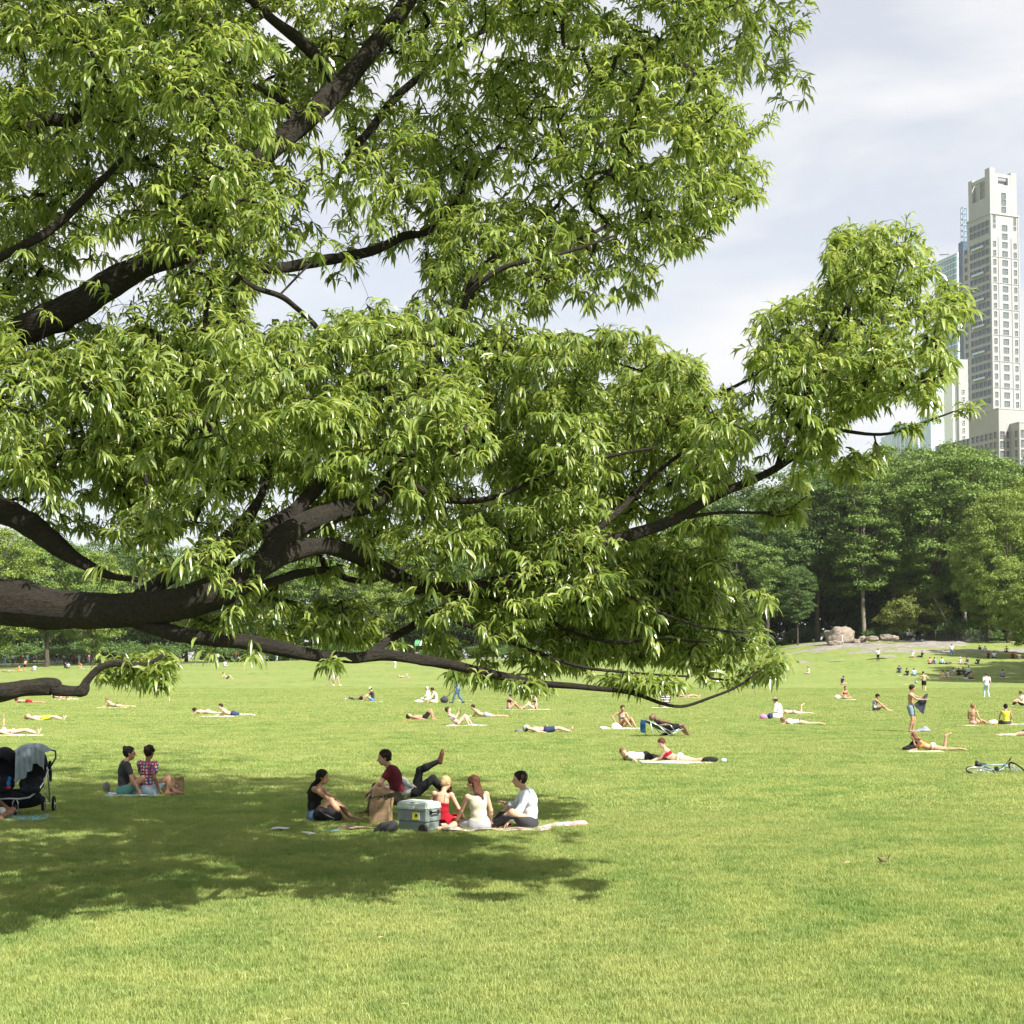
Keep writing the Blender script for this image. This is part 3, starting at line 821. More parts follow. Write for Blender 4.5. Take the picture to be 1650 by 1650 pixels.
# right-hand wood behind the boulder
FT('tall', 1392, 246, 742, 'tall tree with a pale slender double trunk behind the boulder', G2, 0.4)
FT('elm', 1502, 250, 712, 'big spreading tree whose dark forked trunk stands by the fence', G2, 2.0)
FT('elm2', 1318, 252, 770, 'dark dense tree just left of the pale double trunk', G2, 1.0)
FT('elm2', 1236, 246, 800, 'dark tree rising left of the boulder behind the drooping oak leaves', G2, 2.6)
FT('tall', 1440, 268, 722, 'tree with its top just under the stone apartment block', G2, 3.3)
FT('elm', 1590, 262, 728, 'tree whose rounded top meets the stepped stone apartment block', G2, 5.0)
FT('elm', 1350, 276, 738, 'tree whose pale green top stands right of the oak tip against the sky', G2, 1.7)
FT('tall', 1555, 280, 724, 'tree deep in the wood below the stone tower', G2, .2)
FT('bright', 1700, 235, 770, 'light green tree at the right edge of the wood', G2, 1.9)
FT('bright', 1625, 222, 800, 'full light green tree with boughs down to the lawn, right of the fence', G2, .9, wide=.8)
FT('bright', 1590, 226, 838, 'yellowish green tree with boughs sweeping low behind the shaded hillside', G2, 2.9, wide=.7)
FT('droop', 1668, 196, 885, 'low leafy tree in front at the right edge, its boughs touching the grass', G2, 1.2)
FT('small', 1447, 242, 955, 'small yellow green tree between the pale trunk and the forked trunk', G2, .5)
FT('small', 1482, 246, 935, 'small airy yellow green tree beside the forked trunk', G2, 2.5)
FT('bush', 1425, 243, 1003, 'low bush behind the small rocks', 'bushes at the foot of the wood', .5, 'shrub')
FT('bush', 1550, 240, 992, 'dark bush behind the right part of the wire fence', 'bushes at the foot of the wood', 1.5, 'shrub')
FT('elm2', 1285, 236, 905, 'lower dark tree whose boughs hang beside the boulder', G2, 4.0, wide=.8)
FT('elm', 1190, 238, 850, 'green tree partly behind the oak leaves, above the lawn edge', G2, 3.1)
FT('bright', 1140, 255, 820, 'tree seen through the oak twigs, right of the middle', G2, 4.1, wide=.8)
FT('wall', 1270, 290, 760, 'tree at the back of the wood left of the boulder', G2, 5.1)
FT('wall', 1480, 300, 735, 'dark tree at the back of the wood behind the forked trunk', G2, 1.4)
FT('wall', 1400, 305, 740, 'dark tree at the back of the wood behind the double trunk', G2, 2.4)
FT('wall', 1620, 300, 740, 'dark tree at the back of the wood below the stepped stone block', G2, 3.4)
# middle, seen through the oak
for k, (px, Y, top, kd, lb) in enumerate([
    (1050, 262, 850, 'elm', 'shady tree behind the lowest oak drapes, right of the middle'),
    (980, 270, 840, 'tall', 'tree behind the oak limb right of the middle'),
    (905, 266, 850, 'elm2', 'dark tree standing behind the rising oak limb'),
    (835, 272, 840, 'elm', 'tree glimpsed beneath the rising oak limb'),
    (770, 262, 870, 'elm', 'tree right of the stall with the green and white awning'),
    (714, 248, 880, 'elm2', 'tree with two thick dark trunks beside the stall'),
    (650, 272, 860, 'tall', 'tree left of the stall with the green and white awning'),
    (575, 258, 900, 'bright', 'bright tree showing between the two low oak limbs'),
    (500, 262, 880, 'elm', 'tree behind the thick part of the low oak limb'),
    (420, 256, 890, 'elm2', 'dark tree behind the fork of the oak limb'),
    (345, 262, 880, 'elm', 'tree behind the crossing of the oak limbs'),
    (270, 250, 880, 'elm2', 'dark tree above the crowd, right of the lone trunk at the left')]):
    FT(kd, px, Y, top, lb, G2, k * 1.3)
for k, (px, Y, top) in enumerate([(600, 310, 860), (740, 315, 860), (900, 320, 850), (1060, 320, 840), (1180, 310, 830), (440, 310, 870), (300, 305, 870), (160, 300, 860), (30, 300, 850)]):
    FT('wall', px, Y, top, 'dark tree deep in the background behind the oak leaves', G2 + ', second row', k * .9)
for k, (px, Y, top) in enumerate([(1335, 285, 770), (1530, 290, 760), (1195, 292, 800), (1690, 290, 760), (-60, 260, 850), (90, 262, 860), (230, 268, 870)]):
    FT('wall', px, Y, top, 'dark low branched tree filling the shade at the back of the wood', 'shade trees at the back of the wood', k * 1.1)
rg = np.random.default_rng(77)
for k, px in enumerate(range(-60, 1720, 52)):
    Yb = 243 + (px > 1150) * 8 + (k % 3) * 6 - (px < 260) * 10
    FT('bush', px + rg.uniform(-14, 14), Yb, (1022 if px > 1280 else 1036) - rg.uniform(0, 16), 'dark undergrowth bush at the foot of the wood', 'undergrowth bushes at the foot of the wood', k * 1.7, 'shrub', wide=1.1)
# left
FT('elm', 76, 214, 850, 'tree with a thick dark trunk between the two low oak limbs at the left', G2, .8)
FT('bright', -10, 206, 838, 'light green tree at the left edge above the big oak limb', G2, 2.2)
FT('bright', 150, 222, 880, 'light green tree right of the thick dark trunk at the left', G2, 3.2, wide=.8)
FT('elm2', -110, 220, 840, 'dark tree at the far left edge', G2, 4.2)
for k, (xx, yy, hh) in enumerate([(70, 158, 24), (80, 172, 25), (84, 152, 26), (95, 170, 25), (69, 143, 17), (65, 151, 22), (69, 170, 19)]):
    cm, tm, h0 = KINDS['elm' if k % 2 else 'bright']; z_ = float(terrain(xx, yy))
    o = empty('broadleaf_tree', (xx, yy, z_ - .1), k * 1.4, 'lawn tree outside the right edge that throws its shade over the hillside', 'tree', 'lawn trees right of the picture'); s_ = hh / h0; o.scale = (s_, s_, s_)
    link('crown', cm, None, o); link('trunk', tm, None, o)
# the wood carries on behind as one mass
rgw = np.random.default_rng(3)
nb_ = 620; cx_ = rgw.uniform(-230, 300, nb_); cy_ = rgw.uniform(318, 350, nb_); cz_ = 2 + rgw.uniform(0, 1, nb_) ** 1.3 * 20
ci = np.repeat(np.arange(nb_), 90); v_ = rgw.normal(0, 1, (len(ci), 3)); v_ /= np.linalg.norm(v_, axis=1)[:, None]
cz_ = cz_ + terrain(cx_, cy_)
Pw = np.stack([cx_, cy_, cz_], 1)[ci] + v_ * rgw.uniform(2.5, 5.2, nb_)[ci][:, None] * np.array([1, 1, .7])
nw = v_ + rgw.normal(0, .5, v_.shape); nw /= np.linalg.norm(nw, axis=1)[:, None]
aw = np.cross(nw, rgw.normal(0, 1, nw.shape)); aw /= np.linalg.norm(aw, axis=1)[:, None]; bw = np.cross(nw, aw)
Vw = np.stack([Pw - aw * .9, Pw + bw * .6, Pw + aw * .9, Pw - bw * .6], 1).reshape(-1, 3)
tag(mk('distant_wood', Vw, np.arange(len(Vw)).reshape(-1, 4), m_fol['dark']), kind='stuff')
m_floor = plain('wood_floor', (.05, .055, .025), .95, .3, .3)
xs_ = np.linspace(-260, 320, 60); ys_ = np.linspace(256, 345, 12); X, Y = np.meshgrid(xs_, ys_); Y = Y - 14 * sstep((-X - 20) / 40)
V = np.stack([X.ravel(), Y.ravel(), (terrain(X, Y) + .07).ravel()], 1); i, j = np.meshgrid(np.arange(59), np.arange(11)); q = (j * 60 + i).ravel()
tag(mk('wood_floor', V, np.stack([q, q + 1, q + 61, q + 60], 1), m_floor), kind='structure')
# the dead pale branch leaning against the forked tree
mb = MB(); p0, p1 = pt(1500, 955, 246), pt(1527, 1005, 244)
mb.tube([p0, p0.lerp(p1, .35) + Vector((.15, 0, -.1)), p0.lerp(p1, .7), p1], [.12, .17, .2, .16], 7)
tag(mb.build('dead_branch', plain('dead_wood', (.42, .38, .31), .9, .2), smooth=True), 'pale dead branch leaning out from the dark forked trunk', 'branch')

# ------------------------------------------------------------------ bedrock, boulder, small rocks, wire fence
def rock_mat(name, c1, c2, c3):
    m, t, b = new_mat(name); g = nd(t, 'ShaderNodeNewGeometry')
    f = noise_fac(t, .7, 6, .35, .65, g.outputs['Position']); f2 = noise_fac(t, 3.5, 6, .45, .7, g.outputs['Position'])
    t.links.new(mixcol(t, f2, mixcol(t, f, c1, c2), c3), b.inputs['Base Color']); b.inputs['Roughness'].default_value = .95
    n = nd(t, 'ShaderNodeTexNoise', Scale=2.5, Detail=8, Roughness=.7); t.links.new(g.outputs['Position'], n.inputs['Vector'])
    bp = nd(t, 'ShaderNodeBump', Strength=.8, Distance=.15); t.links.new(n.outputs['Fac'], bp.inputs['Height']); t.links.new(bp.outputs[0], b.inputs['Normal'])
    return m
m_bed = rock_mat('bedrock', (.18, .165, .15), (.28, .25, .22), (.12, .115, .10))
m_bould = rock_mat('boulder_stone', (.20, .175, .145), (.275, .225, .175), (.11, .10, .09))
# the bare bedrock sheet lies in the hillside, grass growing over it in patches
xs_ = np.linspace(40, 100, 150); ys_ = np.linspace(196, 236, 100)
X, Y = np.meshgrid(xs_, ys_)
fn = np.zeros_like(X)
for a in range(X.shape[0]):
    for b_ in range(X.shape[1]):
        p = Vector((X[a, b_] * .11 + Y[a, b_] * .05, Y[a, b_] * .14, 0))
        fn[a, b_] = noise.noise(p) + .5 * noise.noise(p * 2.7) + .22 * noise.noise(p * 8)
edge = np.minimum(sstep((X - 42) / 8), sstep((80 - X) / 16)) * sstep((Y - 197) / 10) * sstep((238 - Y) / 8)
Zr = terrain(X, Y) + (fn * 1.5 - .62 + .80 * edge) * .34 - .01
V = np.stack([X.ravel(), Y.ravel(), Zr.ravel()], 1); nx2 = len(xs_)
i, j = np.meshgrid(np.arange(nx2 - 1), np.arange(len(ys_) - 1)); q = (j * nx2 + i).ravel()
Qf = np.stack([q, q + 1, q + nx2 + 1, q + nx2], 1)
above = (Zr - terrain(X, Y)).ravel() > -.12
Qf = Qf[above[Qf].any(1)]
tag(mk('bedrock_outcrop', V, Qf, m_bed, smooth=True), kind='structure')
def rock(name, px, py, wpx, hpx, seed, mat, label, cat, group=None, Y=None):
    g0 = ground(px, py) if Y is None else pt(px, py, Y)
    s = g0.y / F
    bm = bmesh.new(); bmesh.ops.create_icosphere(bm, subdivisions=4, radius=1)
    W, H = wpx * s / 2, hpx * s
    for v in bm.verts:
        p = v.co.copy()
        d = 1 + .26 * noise.noise(p * 1.6 + Vector((seed, 0, 0))) + .12 * abs(noise.noise(p * 3.2 + Vector((seed, 3, 0))))
        k = 1.0
        p = Vector((math.copysign(abs(p.x) ** .8, p.x), math.copysign(abs(p.y) ** .8, p.y), math.copysign(abs(p.z) ** .75, p.z)))
        v.co = Vector((p.x * W * d, p.y * W * .8 * d, (p.z * .55 + .40) * H * d))
    me = bpy.data.meshes.new(name); bm.to_mesh(me); bm.free()
    me.polygons.foreach_set('use_smooth', np.ones(len(me.polygons), dtype=bool))
    o = link(name, me, mat, None, g0 - Vector((0, 0, .08))); tag(o, label, cat, group)
    return o
rock('boulder', 1353, 1037, 48, 27, 3, m_bould, 'big rounded pale boulder on the bedrock at the top of the lawn', 'boulder', Y=224)
for k, (px, py, w_, h_, lb) in enumerate([(1345, 1039, 20, 8, 'flat stone leaning at the left foot of the big boulder'), (1390, 1033, 12, 9, 'small stone just right of the boulder'),
        (1380, 1036, 12, 7, 'low stone touching the right foot of the boulder'), (1406, 1032, 20, 8, 'long low stone in the middle of the row of rocks'),
        (1428, 1031, 20, 10, 'pale slanting slab in the row of rocks'), (1440, 1030, 15, 7, 'brownish stone at the right end of the row of rocks')]):
    rock('rock', px, py, w_, h_, 10 + k, m_bould, lb, 'rock', 'small rocks beside the boulder', Y=223 - k * .4 - (3 if k == 0 else 0))
FN = empty('wire_fence', pt(1440, 1030, 234), 0, 'chain link fence running along the foot of the wood right of the rocks', 'fence')
m_steel = plain('fence_steel', (.16, .16, .15), .5, .1, metal=.6)
fpts = [Vector(((px - 825) / F * 234, 234 + .05 * (px - 1440) / 10, 0)) for px in range(1436, 1600, 18)]
for p in fpts: p.z = float(terrain(p.x, p.y))
f0 = Vector(FN.location)
for p in fpts:
    m_ = MB(); m_.tube([p - f0 - Vector((0, 0, .1)), p - f0 + Vector((0, 0, 1.75))], .045, 6); m_.build('post', m_steel, FN)
m_ = MB()
for hh in (1.72, .08): m_.tube([p - f0 + Vector((0, 0, hh)) for p in fpts], .028, 5)
m_.build('rail', m_steel, FN)
m_ = MB()
for a, b_ in zip(fpts[:-1], fpts[1:]):
    L = (b_ - a).length; u = (b_ - a) / L; st = .16
    n_ = int(L / st)
    for k in range(n_):
        for sg in (1, -1):
            q0 = a + u * (k * st); q1 = q0 + u * 0; h_ = 1.62
            x0 = k * st; x1 = x0 + sg * h_
            t0, t1 = 0.0, 1.0
            if x1 > L: t1 = (L - x0) / h_
            if x1 < 0: t1 = x0 / h_
            A = a + u * x0 + Vector((0, 0, .09)); Bq = a + u * (x0 + sg * h_ * t1) + Vector((0, 0, .09 + h_ * t1))
            w_ = u * .014
            m_.add([A - f0 - w_, A - f0 + w_, Bq - f0 + w_, Bq - f0 - w_], [(0, 1, 2, 3)])
tag(m_.build('wire_mesh', m_steel, FN), kind='stuff')
# path and fence along the far side, left of the middle
def strip(name, pts, w_, mat, dz=.03):
    V, Fq = [], []
    for k, p in enumerate(pts):
        d = (pts[min(k + 1, len(pts) - 1)] - pts[max(k - 1, 0)]).normalized(); s_ = Vector((-d.y, d.x, 0)) * w_ / 2
        for q in (p - s_, p + s_): V.append(Vector((q.x, q.y, float(terrain(q.x, q.y)) + dz)))
        if k: Fq.append((2 * k - 2, 2 * k, 2 * k + 1, 2 * k - 1))
    return tag(mk(name, V, Fq, mat), kind='structure')
m_path = plain('path_asphalt', (.20, .18, .16), .95, .15, .4)
strip('path', [Vector(((px - 825) / F * Y_, Y_, 0)) for px, Y_ in ((-250, 228), (0, 230), (200, 236), (400, 244), (600, 250), (800, 254), (1000, 258), (1160, 262))], 6, m_path)
NF = empty('net_fence', pt(10, 1060, 226), 0, 'low dark netting fence along the path at the far left', 'fence')
f0 = Vector(NF.location); fl = [Vector(((px - 825) / F * Y_, Y_, 0)) for px, Y_ in ((-60, 224), (-20, 224.5), (20, 225), (60, 226), (100, 227.5), (140, 229), (180, 230.5), (220, 232))]
for p in fl: p.z = float(terrain(p.x, p.y))
for p in fl: m_ = MB(); m_.tube([p - f0, p - f0 + Vector((0, 0, 1.15))], .05, 6); m_.build('post', m_steel, NF)
m_ = MB()
for a, b_ in zip(fl[:-1], fl[1:]):
    L = (b_ - a).length; u = (b_ - a) / L
    for hh in np.arange(.08, 1.15, .15): m_.tube([a - f0 + Vector((0, 0, hh)), b_ - f0 + Vector((0, 0, hh))], .018, 3)
    for xx in np.arange(0, L, .18): m_.tube([a - f0 + u * xx, a - f0 + u * xx + Vector((0, 0, 1.13))], .018, 3)
tag(m_.build('netting', m_steel, NF), kind='stuff')

# ------------------------------------------------------------------ the stall with the green and white awning
KS = empty('market_stall', pt(681, 1052, 246), 0, 'small food stall under a green and white awning on the far path', 'stall')
KS.location.z = float(terrain(KS.location.x, 246))
s_ = 246 / F
m_g = cloth('awning_green', (.10, .30, .14)); m_w = cloth('awning_white', (.8, .8, .78)); m_dk = plain('stall_steel', (.25, .26, .27), .4, .1, metal=.3)
for k, mm in enumerate((m_g, m_w, m_g)):
    mb = MB(); wd = .88
    mb.add([(-1.32 + k * wd, -1, 2.6), (-1.32 + (k + 1) * wd, -1, 2.6), (-1.32 + (k + 1) * wd, 1, 3.3), (-1.32 + k * wd, 1, 3.3),
            (-1.32 + k * wd, -1.02, 2.25), (-1.32 + (k + 1) * wd, -1.02, 2.25)], [(0, 1, 2, 3), (4, 5, 1, 0)])
    mb.build('awning_panel', mm, KS)
for sx in (-1.25, 1.25):
    for sy in (-.95, .95): mb = MB(); mb.tube([(sx, sy, 0), (sx, sy, 2.6 + (.65 if sy > 0 else 0))], .035, 6); mb.build('post', m_dk, KS)
MB().box((0, 0, .55), (2.2, 1.0, 1.0)).build('counter', m_dk, KS); MB().box((0, 0, 1.08), (2.35, 1.15, .05)).build('counter_top', m_w, KS)

# ================================================================== buildings
m_lime = plain('limestone', (.34, .342, .35), .85, .06, .08)
m_lime2 = plain('tan_stone', (.33, .32, .315), .9, .07, .1)
m_glassd = plain('window_glass_grey', (.09, .12, .14), .15, .25, .15, spec=.6)
m_glassb = plain('window_glass_blue', (.06, .09, .14), .12, .3, .15, spec=.6)
m_teal = plain('teal_glass', (.24, .34, .39), .2, .1, .02, spec=.6)
m_pane = plain('pale_blue_glass', (.42, .54, .62), .2, .1, .02, spec=.6)
m_white = plain('white_panel', (.75, .77, .78), .7, .04, .05)
def prism(base, z0, z1):
    n = len(base)
    v = [Vector((x, y, z0)) for x, y in base] + [Vector((x, y, z1)) for x, y in base]
    f = [tuple(range(n, 2 * n)), tuple(range(n - 1, -1, -1))] + [(i, (i + 1) % n, n + (i + 1) % n, n + i) for i in range(n)]
    return v, f
def block(name, x0, y0, z0, x1, y1, z1, mat, par, label=None):
    """axis-aligned box in the building's own frame"""
    o = MB().add(*prism([(x0, y0), (x1, y0), (x1, y1), (x0, y1)], z0, z1)).build(name, mat, par)
    if label: o['label'] = label
    return o
PANES = {}
def win_mesh(w_, h_, d_, face, glass, frame, nv=1, nh=1):
    key = (round(w_, 2), round(h_, 2), face, glass.name, nv, nh)
    if key in PANES: return PANES[key]
    m_ = MB(); g_ = MB()
    # frame ring proud of the wall, glass set back inside it
    def P(u, v, d): return (u, -d, v) if face == 'f' else (-d, -u, v)
    t_ = .10
    def bar(u0, u1, v0, v1, d0, d1, M):
        c = [P(u0, v0, d0), P(u1, v0, d0), P(u1, v1, d0), P(u0, v1, d0), P(u0, v0, d1), P(u1, v0, d1), P(u1, v1, d1), P(u0, v1, d1)]
        M.add(c, [(4, 5, 6, 7), (0, 1, 5, 4), (1, 2, 6, 5), (2, 3, 7, 6), (3, 0, 4, 7)])
    bar(-w_ / 2, w_ / 2, -h_ / 2, h_ / 2, 0, .02, g_)
    nf0 = len(g_.f)
    for (a, b_, c_, d2) in ((-w_ / 2 - t_, -w_ / 2, -h_ / 2 - t_, h_ / 2 + t_), (w_ / 2, w_ / 2 + t_, -h_ / 2 - t_, h_ / 2 + t_), (-w_ / 2, w_ / 2, -h_ / 2 - t_, -h_ / 2), (-w_ / 2, w_ / 2, h_ / 2, h_ / 2 + t_)):
        bar(a, b_, c_, d2, 0, .3, g_)
    for k in range(1, nv): u = -w_ / 2 + w_ * k / nv; bar(u - .06, u + .06, -h_ / 2, h_ / 2, .02, .1, g_)
    for k in range(1, nh): u = -h_ / 2 + h_ * k / nh; bar(-w_ / 2, w_ / 2, u - .06, u + .06, .02, .11, g_)
    me = bpy.data.meshes.new('window'); me.from_pydata([tuple(v) for v in g_.v], [], g_.f)
    me.materials.append(glass); me.materials.append(frame)
    for p in me.polygons:
        if p.index >= nf0: p.material_index = 1
    PANES[key] = me
    return me
def building(name, pxc, Y, rz, label, z=0.0):
    x = pt(pxc, 450, Y).x
    return empty(name, (x, Y, z), rz, label, 'building')
def zz(py, Y): return CAMZ + (1060 - py) * Y / F
# --- the limestone tower (its near corner is the origin; front runs to +x, left flank runs to +y)
TW = building('apartment_tower', 1597, 842, R(21), 'tall slender limestone apartment tower with notched crown and rows of windows')
Yt = 842; WF, WS = 21.0, 21.0
tz = lambda py: zz(py, Yt)
block('shaft', 0, 0, 0, WF, WS, tz(332), m_lime, TW)
block('shaft_shoulder', 1.5, WS, 0, WF - 1.5, WS + 6.5, tz(382), m_lime, TW)
cw, cs = WF - .8, WS - 1
# crown: four corner piers and low walls between, open in the middle
zc = tz(332)
for (a, b_, c_, d_, ztop) in ((.4, .4, 4.4, 4.8, tz(258)), (cw - 4.2, .4, cw, 4.8, tz(262)), (.4, cs - 3.5, 4.4, cs, tz(266)), (cw - 4.2, cs - 3.5, cw, cs, tz(266))):
    block('crown_pier', a, b_, zc, c_, d_, ztop, m_lime, TW)
block('crown_wall', 4.4, .5, zc, cw - 4.2, 1.7, tz(284), m_lime, TW)
block('crown_wall', 4.4, .5, tz(272), cw - 4.2, 1.7, tz(266), m_lime, TW)
block('crown_wall', 4.4, .5, tz(284), 6.5, 1.7, tz(272), m_lime, TW); block('crown_wall', cw - 6.3, .5, tz(284), cw - 4.2, 1.7, tz(272), m_lime, TW)
block('crown_wall', .5, 4.8, zc, 1.7, cs - 3.5, tz(305), m_lime, TW); block('crown_wall', .5, 4.8, tz(276), 1.7, cs - 3.5, tz(270), m_lime, TW)
block('crown_wall', .5, 9.6, tz(305), 1.6, 10.5, tz(276), m_lime, TW)
block('crown_wall', cw - 1.2, 4.8, zc, cw, cs - 3.5, tz(272), m_lime, TW); block('crown_wall', 4.4, cs - 1.2, zc, cw - 4.2, cs, tz(290), m_lime, TW)
block('crown_core', 2.6, 3.0, zc, cw - 2.6, cs - 3.6, tz(275), m_lime, TW)
# vertical ribs on the front
for xx in (5.7, WF - 5.7): block('rib', xx - .22, -.35, tz(650) - 4, xx + .22, 0, tz(372), m_lime, TW)
for xx in (.35, WF - .35): block('rib', xx - .35, -.3, tz(650) - 4, xx + .35, 0, tz(334), m_lime, TW)
cnt = 0
def put(me, par, x, y, z_):
    o = link('window', me, None, par, (x, y, z_)); return o
fh = 5.35
rows = [tz(372) - k * 0 for k in range(0)]
pys = [384, 399, 414, 428, 443, 457, 471, 486, 500, 515, 529, 544, 558, 573, 587, 602, 617, 632, 646]
for r_, py in enumerate(pys):
    z_ = tz(py)
    put(win_mesh(3.7, 3.2, 0, 'f', m_glassd, m_lime, 3, 2), TW, WF / 2, 0, z_)
    for xx in (2.9, WF - 2.9): put(win_mesh(1.9, 3.1, 0, 'f', m_glassd, m_lime, 2, 2), TW, xx, 0, z_)
for py in (356, 370): put(win_mesh(3.7, 3.2, 0, 'f', m_glassd, m_lime, 3, 2), TW, WF / 2, 0, tz(py))
for py in (340, 347, 355): 
    for xx in (2.9, WF - 2.9): put(win_mesh(1.6, 1.9, 0, 'f', m_glassd, m_lime, 2, 1), TW, xx, 0, tz(py))
for py in (302, 313, 325): put(win_mesh(3.0, 3.2, 0, 'f', m_glassd, m_lime, 2, 2), TW, WF / 2, .45, tz(py))
# left flank: five bays, every third floor a shallow balcony
for r_, py in enumerate([352, 364] + [384 + 14.45 * k for k in range(19)]):
    z_ = tz(py) + 1.0
    for k, yy in enumerate((2.6, 6.2, 9.8, 13.4, 17.0)):
        put(win_mesh(2.8, 3.3, 0, 's', m_glassb, m_lime, 2, 1), TW, 0, yy, z_)
    if r_ > 1: put(win_mesh(2.4, 2.8, 0, 's', m_glassb, m_lime, 2, 1), TW, 1.5, WS + 3.2, z_)
    if r_ > 1 and r_ % 3 == 2:
        block('balcony', -1.5, 5.0, z_ - 2.35, 0, 16.2, z_ - 1.95, m_lime2, TW); block('balcony_rail', -1.5, 5.0, z_ - 1.95, -1.42, 16.2, z_ - .9, m_pane, TW)
for py in range(398, 655, 43): block('string_course', -.25, -.28, tz(py + 7) - .2, WF + .2, 0 - .002, tz(py + 7) + .15, m_lime, TW)
block('cornice', -.5, -.5, tz(333) - .9, WF + .5, WS + .3, tz(333) + .1, m_lime, TW)
# slim blue steel mast behind the tower's left shoulder
MS = building('lattice_mast', 1554.5, 905, R(15), 'slim blue grey tower top with an open lattice, just left of the limestone tower')
zt = lambda py: zz(py, 905)
block('tower_body', -2.6, -2.6, 0, 2.6, 2.6, zt(383), m_glassb, MS)
m_ = MB()
for sx in (-1.3, 1.3):
    for sy in (-1.3, 1.3): m_.tube([(sx, sy, zt(383)), (sx, sy, zt(326))], .28, 4)
for k in range(7):
    z_ = zt(383) + k * (zt(326) - zt(383)) / 6
    m_.box((0, -1.3, z_), (2.8, .3, .5)); m_.box((0, 1.3, z_), (2.8, .3, .5)); m_.box((-1.3, 0, z_), (.3, 2.8, .5)); m_.box((1.3, 0, z_), (.3, 2.8, .5))
m_.build('lattice', plain('blue_steel', (.25, .34, .45), .5, .1), MS)
# --- teal glass tower
GT = building('glass_tower', 1543, 1000, R(17), 'teal glass skyscraper with white banded right side, behind the oak tip')
zt = lambda py: zz(py, 1000)
block('shaft', 0, 0, 0, 14, 28, zt(399), m_white, GT)
block('glass_wall', -.6, .5, 0, 0, 27.5, zt(401), m_teal, GT, 'teal glass curtain wall on the left flank')
for k in range(34):
    block('glazing_band', .6, -.22, zt(405) - k * 5.4 - 3.4, 13.4, 0 - .003, zt(405) - k * 5.4 - .6, m_pane, GT)
for k in range(46): block('floor_line', -.8, .5, zt(405) - k * 4.2, -.601, 27.5, zt(405) - k * 4.2 + .5, m_white, GT)
for k in range(1, 8): block('mullion', -.9, .5 + k * 3.4, 60, -.8, .8 + k * 3.4, zt(401), m_teal, GT)
m_ = MB(); m_.tube([(3, 14, zt(399)), (3, 14, zt(393)), (-1, 20, zt(391))], .5, 5); m_.build('roof_crane', m_dk, GT)
# pale glass slab and white tower lower down
PG = building('glass_slab', 1515, 940, R(10), 'pale blue glass office slab half hidden by the oak tip')
zt = lambda py: zz(py, 940)
block('slab', -8, 0, 0, 5, 16, zt(560), m_pane, PG)
for k in range(26): block('floor_line', -8.1, -.12, zt(565) - k * 3.6, 5.1, -.003, zt(565) - k * 3.6 + .6, m_white, PG)
WT = building('white_tower', 1549, 800, R(12), 'narrow white tower squeezed between the glass slab and the limestone tower')
zt = lambda py: zz(py, 800)
block('shaft', -2.6, 0, 0, 3.4, 12, zt(575), m_lime, WT); block('wing', -5.2, 2, 0, -2.6, 12, zt(600), m_white, WT)
for k in range(12): put(win_mesh(1.5, 2.4, 0, 'f', m_glassd, m_white, 1, 2), WT, .3, 0, zt(628) - k * 4.4)
# blue pyramid roofed block
BP = building('pyramid_roofed_block', 1454, 900, R(8), 'office block with a pale blue pyramid roof just above the far trees')
zt = lambda py: zz(py, 900)
block('block', -9, 0, 0, 9, 16, zt(698), m_pane, BP)
MB().add([(-7.5, 1, zt(698) + .01), (7.5, 1, zt(698) + .01), (7.5, 15, zt(698) + .01), (-7.5, 15, zt(698) + .01), (-1, 7, zt(676)), (1, 7, zt(676)), (1, 9, zt(676)), (-1, 9, zt(676))],
         [(0, 1, 5, 4), (1, 2, 6, 5), (2, 3, 7, 6), (3, 0, 4, 7), (4, 5, 6, 7)]).build('roof', plain('blue_roof', (.30, .50, .62), .4, .1, .05), BP)
for k in range(7):
    block('mullion', -8.6 + k * 2.8, -.2, 60, -8.1 + k * 2.8, -.003, zt(700), m_white, BP)
# --- stepped stone apartment block in front of the tower
SB = building('stepped_apartment_block', 1606, 600, R(19), 'broad tan stone apartment block with setbacks and big square windows, below the limestone tower')
zs = lambda py: zz(py, 600)
block('upper_block', 0, 0, 0, 40, 20, zs(656), m_lime2, SB)
block('front_wing', 5.6, -6.0, 0, 44, 0, zs(681), m_lime2, SB)
block('left_wing', 1.0, 20, 0, 38, 46, zs(692), m_lime2, SB)
block('parapet', -.15, -.15, zs(656), 40.2, 20.2, zs(656) + .5, m_lime, SB); block('parapet', 5.45, -6.15, zs(681), 44, 0, zs(681) + .4, m_lime, SB)
for r_ in range(9):
    z_ = zs(698) - r_ * 4.15
    for k in range(9): put(win_mesh(2.15, 2.8, 0, 'f', m_glassb, m_lime2, 2, 2), SB, 7.6 + k * 3.2, -6.0, z_)
    put(win_mesh(2.0, 2.8, 0, 'f', m_glassb, m_lime2, 2, 2), SB, 1.7, 0, z_); put(win_mesh(1.2, 2.8, 0, 'f', m_glassb, m_lime2, 1, 2), SB, 4.3, 0, z_)
    for k in range(6): put(win_mesh(1.7, 2.7, 0, 's', m_glassb, m_lime2, 2, 2), SB, 0, 2.2 + k * 3.0, z_)
    for k in range(8): put(win_mesh(1.7, 2.7, 0, 's', m_glassb, m_lime2, 2, 2), SB, 1.0, 21.8 + k * 3.1, z_)
    put(win_mesh(1.4, 2.7, 0, 's', m_glassb, m_lime2, 2, 2), SB, 5.6, -4.2, z_)

